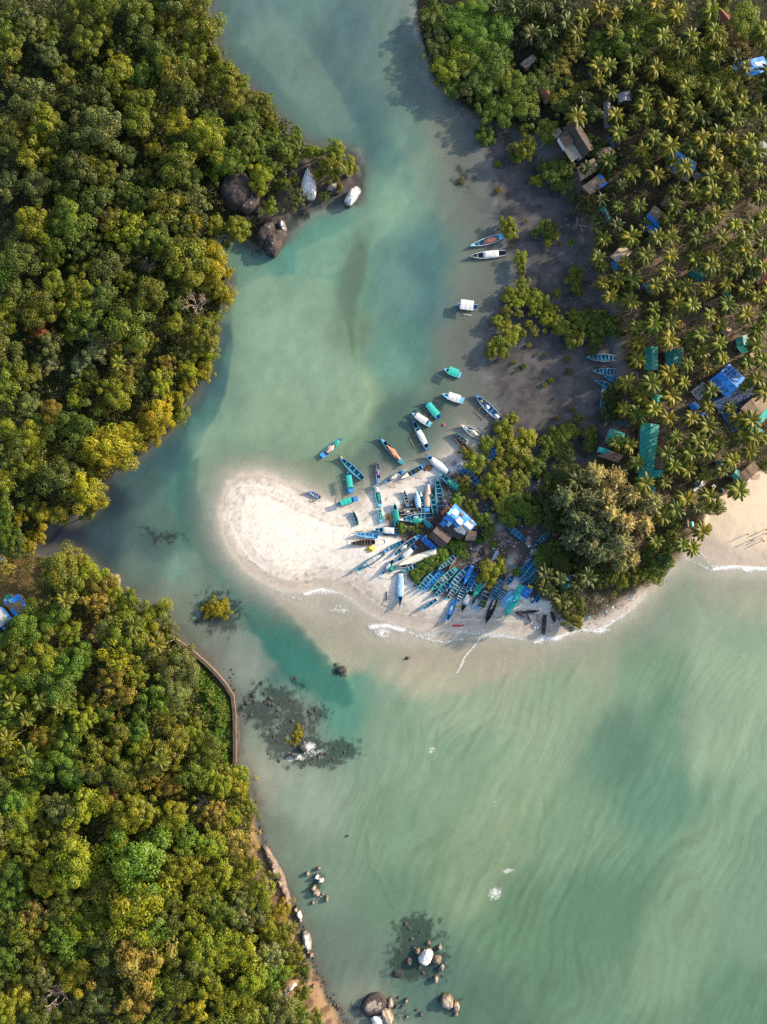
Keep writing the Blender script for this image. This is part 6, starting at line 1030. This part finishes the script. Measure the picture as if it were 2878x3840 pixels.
for P,l,mt,e,rs in ((((785,188),(795,355),(886,355),(884,190)),'upper left teal roof with a white scrap on it, right of the mud boats',TEAL,2.6,.5),(((940,205),(935,335),(1045,330),(1066,205)),'darker teal roof right of the teal roof with the white scrap',TEALD,2.6,.5),(((1440,190),(1480,240),(1625,175),(1590,130)),'long teal roof at the upper right of the beach grove',TEAL,2.6,.4),(((1430,130),(1450,195),(1530,160),(1520,100)),'dark teal roof above the long teal roof',TEALD,2.6,.4),(((1490,270),(1520,310),(1600,250),(1570,215)),'tan roof just below the long teal roof',THT,2.6,.4),(((838,500),(840,585),(918,580),(916,482)),'square teal roof framed by palms left of the blue sheeted restaurant',TEAL,2.5,.3),
    (((510,865),(625,905),(650,805),(545,765)),'clean teal roof at the mud edge above the pale tan roof',TEAL,2.6,.4),(((455,935),(545,958),(556,925),(468,895)),'narrow light turquoise roof edge over the mud bank',paint((.03,.55,.45),.5,.2,2),2.4,.2),(((450,960),(600,1010),(640,960),(560,930)),'grey tan roof below the clean teal roof',THB,2.6,.4),(((590,710),(600,760),(695,750),(690,720)),'dark bowl like shelter with teal rim above the clean teal roof',paint((.02,.05,.07),.6,.3,2),2.0,.2),(((848,1060),(842,1122),(920,1122),(932,1062)),'light teal roof at the lower end of the long teal hall',paint((.02,.48,.38),.5,.25,1.5),2.7,.3),(((815,1180),(825,1240),(872,1232),(868,1182)),'small teal roof beside the sunlit casuarinas',TEAL,2.5,.3),(((880,890),(860,1050),(930,1060),(950,900)),'brown slatted roof alongside the long teal hall',THB,2.5,.3),
    (((1450,1095),(1490,1165),(1605,1055),(1565,995)),'brown bamboo slatted roof at the top of the sunny beach',thatch((.26,.18,.12),2.2),2.5,.3),(((1405,1100),(1448,1160),(1465,1065),(1440,1058)),'teal sail like roof at the top of the sunny beach',TEALD,2.4,.3),(((1470,625),(1560,715),(1680,600),(1610,500)),'broad tan floor roof beside the dark blue ground sheet',THT,2.6,.3),(((1520,770),(1545,790),(1690,660),(1660,620)),'long narrow turquoise roof near the right edge',paint((.02,.46,.40),.5,.25,1),2.5,.3),(((1530,810),(1560,850),(1640,790),(1600,760)),'dark teal roof under the long narrow turquoise roof',TEALD,2.5,.3),(((1290,1000),(1300,1030),(1360,1020),(1350,990)),'teal corner of roof among palms above the beach',TEALD,2.4,.3),(((1100,602),(1135,645),(1185,618),(1150,575)),'small bright blue roof left of the dark blue ground sheet',BLUE,2.4,.3),(((1165,660),(1190,700),(1232,682),(1210,640)),'smaller bright blue roof touching the dark blue ground sheet',BLUE,2.4,.3)):
    hut('hut','N',P,l,'hut',e,rs,mt)
rt,top=hut('long_hall','N',((762,728),(745,1115),(850,1120),(897,740)),'long teal roofed hall crossed by palm shadows','hall',2.9,.7,TEAL)
rt,top=hut('restaurant','N',((1245,430),(1375,552),(1502,410),(1392,310)),'restaurant roofed with a bright blue sheet with rows of dark slits','restaurant',3.0,.8,BLUE)
for i in range(9):
    for side,vv in ((0,.30),(1,.30),(1,.72)):
        u=.10+.09*i; m1=MB(); P=[top(side,u+du+.02*math.sin(i*3+side),vv+dv,.035) for du in (-.018,.018) for dv in (-.16,-.05,.06,.16)]; m1.slab(P,2,4,.02); m1.obj('roof_slit',paint((.03,.04,.05),.7,.3,3),rt)
def flat(name,reg,P,label,cat,mat,z=.05,th=.04,nz=.03):
    q=[r(reg,*p) for p in P]; x0,y0,g0=PW(sum(p[0] for p in q)/4,sum(p[1] for p in q)/4); c=[Vector((*W(*p,g0),0))-Vector((x0,y0,0)) for p in q]; PP=[]
    for i in range(14):
        for j in range(14):
            a=c[0].lerp(c[1],i/13).lerp(c[3].lerp(c[2],i/13),j/13); PP.append((a.x,a.y,max(0,gz(x0+a.x,y0+a.y))-g0+z+nz*MN.noise(Vector((a.x*.9,a.y*.9,x0)))))
    m1=MB(); m1.slab(PP,14,14,th); return tag(m1.obj(name,mat,None,(x0,y0,g0),smooth=False),label,cat)
flat('ground_sheet','N',((1250,560),(1450,850),(1490,650),(1330,540)),'dark blue sheet spread on the ground below the blue restaurant','ground sheet',paint((.012,.075,.26),.6,.4,1.2),.25); flat('ground_sheet','N',((1320,545),(1480,650),(1660,470),(1560,420)),'dark blue sheet right of the restaurant along the tan floor','ground sheet',paint((.012,.06,.20),.6,.4,1.2),.3)
flat('concrete_slab','N',((1110,510),(1170,575),(1255,480),(1200,435)),'pale grey concrete slab left of the blue restaurant','slab',paint((.48,.47,.46),.8,.2,1.2),.3)
hut('house','U',((585,420),(632,482),(640,420),(625,408)),'small red gabled roof behind the upper river bank trees','house',3.0,.9,REDT); hut('house','U',((1415,65),(1450,125),(1495,75),(1460,45)),'red roofed house at the top right among palms','house',3.0,.9,REDT); hut('hut','U',((1485,310),(1560,365),(1680,330),(1640,262)),'crumpled blue sheeted hut near the top right edge','hut',2.8,.7,BLUE,tarps=((1,.3,.55,.2,.8,'white'),(0,.5,.8,.3,.9,'paleblue'),(0,.1,.3,.4,1,(.01,.12,.5)))); hut('hut','U',((955,440),(965,478),(1022,470),(1015,425)),'greyish white roof in the shade of the upper palms','hut',2.8,.5,paint((.42,.42,.44),.8,.3,1.5)); hut('hut','U',((890,480),(900,600),(935,595),(925,480)),'long grey roof below the greyish white roof','hut',2.6,.4,paint((.20,.20,.22),.8,.3,1.5)); hut('hut','U',((900,650),(940,690),(960,660),(925,640)),'blue roofed hut just right of the brown roofed house','hut',2.6,.4,paint((.02,.10,.3),.6,.3,1)); hut('hut','U',((500,300),(530,320),(580,275),(560,255)),'grey brown roof in the dark behind the bright green bank trees','hut',2.8,.5,paint((.16,.13,.12),.8,.3,1.5)); hut('hut','U',((820,335),(840,370),(870,350),(850,320)),'small grey roof among upper palms','hut',2.6,.4,paint((.25,.25,.27),.8,.3,1.5)); hut('hut','U',((1590,690),(1640,740),(1690,700),(1640,660)),'blue grey roof by the right edge among palms','hut',2.6,.4,paint((.30,.32,.38),.8,.3,1.5))
hut('hut','F',((1200,1085),(1285,1290),(1475,1245),(1335,1065)),'teal roofed hut buried in dark trees at the spit tip','hut',2.6,.4,TEALD); hut('hut','F',((1350,1062),(1445,1235),(1570,1150),(1540,1055)),'slate grey roof beside the teal hut at the spit tip','hut',2.6,.4,paint((.12,.13,.15),.8,.3,1.5))
hut('hut','X',((45,870),(185,1030),(372,955),(232,752)),'tan roofed hut edged with blue sheets in the left clearing','hut',2.6,.6,thatch((.34,.26,.17),.8),tarps=((1,.0,.30,.0,1,'tarpblue'),(1,.3,1,-.03,.22,'tarpblue'),(0,.55,1,-.02,.6,'tarpblue'),(0,.0,.12,0,1,'tarpblue'),(0,.02,.2,.75,1,'white'))); hut('hut','X',((-110,1000),(-40,1200),(155,1062),(15,915)),'grey topped hut with blue rim cut by the left edge','hut',2.6,.5,paint((.48,.48,.46),.6,.25,1.2),tarps=((1,.0,1,-.03,.22,'tarpblue'),(1,.85,1,.1,1,'tarpblue'),(0,.7,1,0,.4,'tarpblue'),(0,.4,.7,.3,.9,'white'))); hut('hut','X',((28,835),(60,868),(158,800),(108,750)),'small teal sheeted hut above the blue edged hut','hut',2.2,.4,TEAL,tarps=((0,.3,.8,.3,.9,'white'),)); hut('hut','X',((-60,300),(0,420),(95,350),(10,255)),'pale grey flat roof at the left edge by the inlet','hut',2.6,.3,paint((.50,.50,.50),.8,.2,1.2)); hut('hut','X',((15,1175),(70,1215),(140,1120),(100,1080)),'blue edged low lean to under the grey topped hut','hut',1.8,.2,paint((.05,.06,.09),.8,.2,1.2),tarps=((0,.0,1,-.02,.3,'tarpblue'),(0,0,.2,.0,1,'tarpblue')),single=True,door=False)
# beach stall, tables and round shelters
hut('stall','H',((445,280),(520,335),(590,230),(545,190)),'dark green stall behind the white table awning','stall',2.3,.3,paint((.02,.09,.06),.6,.3,2)); hut('awning','H',((485,245),(565,342),(632,290),(560,178)),'white awning with a notched corner on the beach edge','awning',2.2,.15,paint(C['white'],.6,.15,2),door=False,tarps=((1,.65,.99,.0,.6,(.22,.24,.25)),(0,.35,.7,.35,1,(.45,.48,.5))))
for P,l in ((((435,372),(465,408),(495,380),(468,345)),'white square table, lower left of two beside the awning'),(((468,345),(495,378),(525,352),(495,322)),'white square table, upper right of two beside the awning'),(((755,315),(775,350),(808,330),(785,300)),'white square table alone under the palm fronds')):
    q=[r('H',*p) for p in P]; x,y,g0=PW(sum(p[0] for p in q)/4,sum(p[1] for p in q)/4,.75); rt=empty('table',(x,y,g0),.7,l,'table'); m1=MB(); m1.box((0,0,.74),(.95,.95,.05)); m1.obj('tabletop',paint(C['white'],.5,.1,2),rt)
    for a in(-.4,.4):
        for b in(-.4,.4): m1=MB(); m1.box((a,b,.357),(.06,.06,.714)); m1.obj('leg',paint((.3,.2,.12),.6,.2,3),rt)
def parasol(u,v,R,col,rim,l,disk=None):
    px,py=r('H',u,v); x,y,g0=PW(px,py,2.0); q=R*rm('H'); rt=empty('round_shelter',(x,y,g0),0,l,'round shelter'); m1=MB(); b=0; P=[]
    for i in range(7):
        for k in range(25): a=k/24*2*PI; rr=q*i/6; P.append((rr*math.cos(a),rr*math.sin(a),2.5-.9*(i/6)**1.4))
    m1.slab(P,7,25,.03); m1.obj('canopy',paint(col,.7,.3,3),rt,smooth=True); m1=MB(); m1.tube([(0,0,0),(0,0,2.5)],.05,6); m1.obj('pole',paint((.3,.2,.12),.7,.2,3),rt)
    if rim:
        m1=MB(); P=[]
        for i,(rr,z) in enumerate(((q*1.25,.0),(q*1.35,.30),(q*1.12,.34),(q*1.10,.02))):
            for k in range(33): a=k/32*2*PI; P.append((rr*math.cos(a)+.25,rr*math.sin(a)-.35,z))
        m1.grid(P,4,33); m1.obj('bench_ring',paint(rim,.7,.3,3),rt)
parasol(915,395,50,(.018,.05,.03),(.38,.075,.05),'dark green dome with a red ring beside the beach palms'); parasol(1035,320,55,(.022,.04,.035),(.38,.075,.05),'second dark dome with red ring and white table, nearer the teal sail'); parasol(1330,225,34,(.80,.80,.82),(.30,.10,.09),'white round parasol at the edge of the sunny beach')
flat('rug','H',((1390,140),(1410,215),(1530,205),(1540,120)),'pinkish tan mat spread next to the white round parasol','mat',paint((.62,.40,.30),.9,.25,1.5),.06,.03,.01)
hut('stall','H',((370,905),(405,1015),(455,960),(450,905)),'mint green scrap roofed stall between two beach palms','stall',2.2,.3,paint((.12,.60,.40),.5,.25,2),door=False); hut('stall','H',((310,880),(330,1000),(375,990),(365,850)),'brown plank stall beside the mint green scrap roof','stall',2.2,.3,paint((.28,.15,.08),.8,.4,2),door=False)
px,py=r('R',1033,1543); x,y,g0=PW(px,py,2.5); m1=MB(); m1.tube([(1.0*math.cos(a*PI/8),1.0*math.sin(a*PI/8),2.2) for a in range(17)],.36,8); tag(m1.obj('float_ring',paint((.75,.38,.04),.5,.3,3),None,(x,y,g0+.2)),'orange ring shaped float caught among the palms','float')
m1=MB(); px,py=r('N',722,395); x,y,g0=PW(px,py,1); m1.tube([(1.05*math.cos(a*PI/8),1.05*math.sin(a*PI/8),.3) for a in range(17)],.16,6); m1.tube([(-1,0,.3),(1,0,.3)],.05,5); m1.tube([(0,-1,.3),(0,1,.3)],.05,5); tag(m1.obj('hoop_net',paint((.5,.5,.5),.7,.3,3),None,(x,y,g0)),'grey hoop net lying at the mud edge by the palms','hoop net')
# ------------------------------------------------------------------ orange weed, white foam blocks
heap('seaweed','B',1140,860,95,52,.16,(.42,.17,.06),'orange brown weed heap washed up between two beached boats','seaweed',.5,seed=11,lump=.9)
for u,v in ((858,1882),(902,1878)): heap('foam_block','F',u,v,18,18,.3,'white','pair of white foam blocks at the surf line beside the charred beam','foam block',.3,seed=int(u),lump=.12,group='white foam blocks at the surf')
# ------------------------------------------------------------------ people on the sunny beach
def person(u,v,rz,label,shirt,shorts,skin=(.32,.17,.10),stride=.22):
    px,py=r('H',u,v); x,y,g0=PW(px,py,.8); root=empty('person',(x,y,g0),rz,label,'person','people walking on the sunny beach'); V=[];E=[];R=[]
    def vt(p,rd,par=None):
        V.append(p); R.append(rd); i=len(V)-1
        if par is not None: E.append((par,i))
        return i
    pel=vt((0,0,.93),.14); sp=vt((0,0,1.12),.125,pel); ch=vt((.01,0,1.33),.15,sp); nk=vt((.02,0,1.47),.06,ch); hd=vt((.03,0,1.57),.085,nk); vt((.03,0,1.68),.092,hd)
    for s in(-1,1):
        hp=vt((0,s*.10,.88),.10,pel); kn=vt((s*stride*.6+.03,s*.10,.49),.062,hp); an=vt((s*stride-.02,s*.10,.08),.042,kn); vt((s*stride+.14,s*.11,.035),.038,an)
        sd_=vt((.01,s*.19,1.40),.062,ch); el=vt((-s*.10,s*.25,1.13),.046,sd_); wr_=vt((-s*.16+.10,s*.26,.90),.032,el); pm=vt((-s*.17+.12,s*.26,.83),.036,wr_)
        for k,(dy,l) in enumerate(((-.03,.075),(-.01,.085),(.01,.08),(.03,.065))): a=vt((-s*.17+.13,s*.26+dy,.79),.010,pm); vt((-s*.17+.14,s*.26+dy,.79-l),.008,a)
        a=vt((-s*.17+.165,s*.26-s*.02,.82),.011,pm); vt((-s*.17+.185,s*.26-s*.03,.775),.009,a)
    def skin_obj(nm,V,E,R,mat):
        m=bpy.data.meshes.new(nm); m.from_pydata(V,E,[]); m.update(); o=link(nm,m,root); md=o.modifiers.new('skin','SKIN'); 
        for i,q in enumerate(m.skin_vertices[0].data): q.radius=(R[i],R[i]); q.use_root=(i==0)
        sb=o.modifiers.new('sub','SUBSURF'); sb.levels=1; sb.render_levels=1; m.materials.append(mat); return o
    skin_obj('body',V,E,R,paint(skin,.6,.1,5))
    sv=[(0,0,1.0),(0,0,1.15),(.01,0,1.34),(.02,0,1.44),(.01,-.17,1.40),(-.06,-.23,1.22),(.01,.17,1.40),(.06,.23,1.22)]; skin_obj('shirt',sv,[(0,1),(1,2),(2,3),(2,4),(4,5),(2,6),(6,7)],[.155,.15,.172,.08,.085,.075,.085,.075],paint(shirt,.8,.15,5))
    sv=[(0,0,.98),(0,0,.90)]+[(0,s*.10,.86) for s in(-1,1)]+[(s*stride*.45+.02,s*.10,.58) for s in(-1,1)]; skin_obj('shorts',sv,[(0,1),(1,2),(1,3),(2,4),(3,5)],[.155,.155,.12,.12,.09,.09],paint(shorts,.8,.15,5))
    bm=bmesh.new(); bmesh.ops.create_uvsphere(bm,u_segments=12,v_segments=8,radius=.105)
    for q in list(bm.verts):
        if q.co.z<-.02 and q.co.x>0: bm.verts.remove(q)
    m=bpy.data.meshes.new('hair'); bm.to_mesh(m); bm.free(); m.materials.append(paint((.02,.015,.012),.6,.2,5)); link('hair',m,root,(.018,0,1.665)); return root
person(1557,1185,2.5,'person in a white shirt and orange shorts on the wet beach',(.8,.8,.78),(.7,.35,.05)); person(1590,1220,2.6,'person in dark clothes right behind the white shirted one',(.04,.04,.05),(.05,.05,.06)); person(1332,1112,2.2,'person in orange clothes, leftmost up the beach',(.65,.28,.10),(.55,.25,.10)); person(1402,1212,2.4,'bare skinned person in tan shorts nearer the water',(.42,.24,.15),(.45,.25,.15)); person(1640,1105,2.4,'person in brown at the right edge of the beach',(.25,.13,.08),(.2,.1,.08)); person(1640,1035,.4,'person in rust coloured shirt, highest at the right edge',(.40,.12,.06),(.1,.08,.08))
# ------------------------------------------------------------------ labels that single out each tree
SRC=lambda reg,*p: r(reg,*p)
LMU=[((657,443),'the bright mustard yellow slope tree'),(SRC('Q',445,615),'the largest brown boulder'),(SRC('Q',1082,550),'the pear shaped white boulder'),(SRC('P',1200,300),'the large leafless grey tree'),(SRC('P',240,490),'the rust red tree'),(SRC('P',580,610),'the silvery grey tree'),(SRC('P',725,680),'the single slope palm'),(SRC('P',650,1230),'the biggest mustard mangrove'),(SRC('P',300,1625),'the isolated inlet mustard tree'),(SRC('P',120,750),'the pale dome tree on the left edge'),(SRC('L',1265,160),'the big olive channel tree'),(SRC('L',1090,1010),'the grey olive dome tree')]
LML=[(SRC('X',200,900),'the blue edged hut'),((355,2390),'the red earth clearing'),(SRC('T',1455,1200),'the stone wall'),(SRC('T',650,1620),'the rusty leafless tree'),(SRC('V',375,1130),'the golden crowned tree'),(SRC('V',700,540),'the vivid green domed tree'),(SRC('V',700,1080),'the broad tan olive tree'),(SRC('Z',430,1390),'the pale cliff outcrop'),(SRC('Z',420,660),'the rock ledge'),(SRC('T',730,1260),'the grey olive round tree'),(SRC('T',380,250),'the headland olive tree'),(SRC('T',160,1160),'the tall palm cluster')]
LMR=[(SRC('U',230,90),'the brightest bank tree'),(SRC('R',300,250),'the brown roofed house'),(SRC('U',1560,310),'the crumpled blue hut'),(SRC('R',1040,400),'the blue sheeted grove hut'),(SRC('R',870,790),'the mid grove tan hut'),(SRC('R',610,1040),'the pale tan mud hut'),(SRC('N',835,270),'the teal roof with white scrap'),(SRC('N',1370,430),'the blue restaurant'),(SRC('N',820,920),'the long teal hall'),(SRC('N',1370,700),'the dark blue ground sheet'),(SRC('R',1680,1190),'the red tiled roof'),(SRC('N',1530,1080),'the bamboo slatted roof'),(SRC('H',550,260),'the white awning'),(SRC('U',1455,80),'the top right red roof'),(SRC('U',610,440),'the red gabled roof'),(SRC('U',990,455),'the greyish white roof'),(SRC('U',770,220),'the tan pink tree'),(SRC('N',1550,160),'the long teal roof')]
LMM=[(SRC('M',715,220),'the big round olive mangrove'),(SRC('M',390,1005),'the pink netted boat'),(SRC('M',220,1540),'the short white canopied boat'),(SRC('N',490,268),'the uppermost mud boat'),(SRC('J',1010,240),'the white hulled boat'),(SRC('J',940,650),'the sheeted thatched shed'),(SRC('J',1000,370),'the long bright blue boat'),(SRC('J',1290,720),'the blue boat in the litter'),(SRC('J',1300,1160),'the aqua sheeted boat'),(SRC('N',490,580),'the white bundled mud boat'),(SRC('N',580,840),'the clean teal roof'),(SRC('N',610,1130),'the sunlit casuarinas')]
def octant(dx,dy):
    k=int(round(math.atan2(-dy,dx)/(PI/4)))%8; return ['right of','upper right of','above','upper left of','left of','lower left of','below','lower right of'][k]
ORD=['nearest','second nearest','third nearest','fourth nearest','fifth nearest','sixth nearest','seventh nearest','eighth nearest','ninth nearest','tenth nearest']
KW={'round':'rounded','lumpy':'clumpy','loose':'loose crowned','mang':'dense','feath':'feathery','bare':'leafless'}
def auto(items,LM,describe,group):
    B={}
    for it in items:
        if it[-1]: it[0]['group']=group; continue
        px,py=it[1],it[2]; (lx,ly),nm=min(LM,key=lambda q:(q[0][0]-px)**2+(q[0][1]-py)**2); dd=math.hypot(lx-px,ly-py); B.setdefault((describe(it),octant(px-lx,py-ly),nm),[]).append((dd,it))
    for (ds,oc,nm),L in B.items():
        L.sort(key=lambda q:q[0])
        for i,(dd,it) in enumerate(L): it[0]['label']=(f'{ds} {oc} {nm}' if len(L)==1 else f'{ds}, {ORD[min(i,9)]} {oc} {nm}'); it[0]['group']=group
sz=lambda it:'small' if it[3]<42 else ('large' if it[3]>62 else 'middling')
nmw=lambda it:it[0].name.split('.')[0].replace('_',' ').replace('broadleaf ','')
def dtree(it): return f'{sz(it)} {it[4] if it[5]!="bare" else "brown"} {KW[it[5]]} {nmw(it)}'
Z=lambda *z:[t for t in TREES if t[6] in z]
auto(Z('UL'),LMU,dtree,'trees of the upper left forest'); auto(Z('LL'),LML,dtree,'trees of the lower left forest'); auto(Z('UR','GROVE'),LMR,dtree,'broadleaf trees of the upper right bank'); auto(Z('MUD','SPIT'),LMM,dtree,'mangroves and shrubs on the mud flat and spit'); auto(Z('CAS','TIP'),LMM+LMR,dtree,'trees around the southern tip of the grove'); auto(Z('ISLE'),[(SRC('d',465,1316),'the channel reef islet'),(SRC('d',640,1590),'the surf washed reef')],dtree,'shrubs on the reefs')
dpalm=lambda it:('dark fronded ' if it[4] else '')+'coconut palm'
auto([p for p in PALMS if p[5] in('G','TIP')],LMR+[(SRC('N',610,1130),'the sunlit casuarinas'),(SRC('F',1330,1180),'the spit tip teal hut')],dpalm,'coconut palms of the right hand grove'); auto([p for p in PALMS if p[5] in('LL','UL')],LML,dpalm,'palms in the left forests')
for q in TREES+PALMS:
    while len(q[0]['label'].split())>16: q[0]['label']=q[0]['label'].split(' ',1)[1]
# ------------------------------------------------------------------ light, sky, camera
AZ,EL=math.radians(25),math.radians(17.5)
w=bpy.data.worlds.new('World'); scene.world=w; w.use_nodes=True; t=w.node_tree; bg=t.nodes['Background']; sk=t.nodes.new('ShaderNodeTexSky'); sk.sky_type='NISHITA'; sk.sun_disc=False; sk.sun_elevation=EL; sk.sun_rotation=PI/2-AZ; sk.dust_density=2.0; sk.air_density=1.0
t.links.new(sk.outputs[0],bg.inputs[0]); bg.inputs[1].default_value=.15
sl=bpy.data.lights.new('sun','SUN'); sl.energy=4.1; sl.angle=math.radians(1.2); sl.color=(1,.86,.66); so=link('sun',sl); dv=Vector((math.cos(EL)*math.cos(AZ),math.cos(EL)*math.sin(AZ),math.sin(EL))); so.rotation_euler=dv.to_track_quat('Z','Y').to_euler(); so.location=dv*300
cd=bpy.data.cameras.new('camera'); cam=link('camera',cd,None,(0,0,H)); cd.sensor_fit='VERTICAL'; cd.angle_y=2*math.atan(1920*S/H); cd.sensor_height=24; cd.angle=2*math.atan(1920*S/H); cd.clip_end=8000; cd.clip_start=1; scene.camera=cam
vs=scene.view_settings; vs.view_transform='Standard'; vs.look='None'; vs.gamma=1; vs.use_curve_mapping=False; vs.exposure=.84
scene.cycles.max_bounces=5; scene.cycles.transparent_max_bounces=12; scene.cycles.diffuse_bounces=3; scene.cycles.use_denoising=False
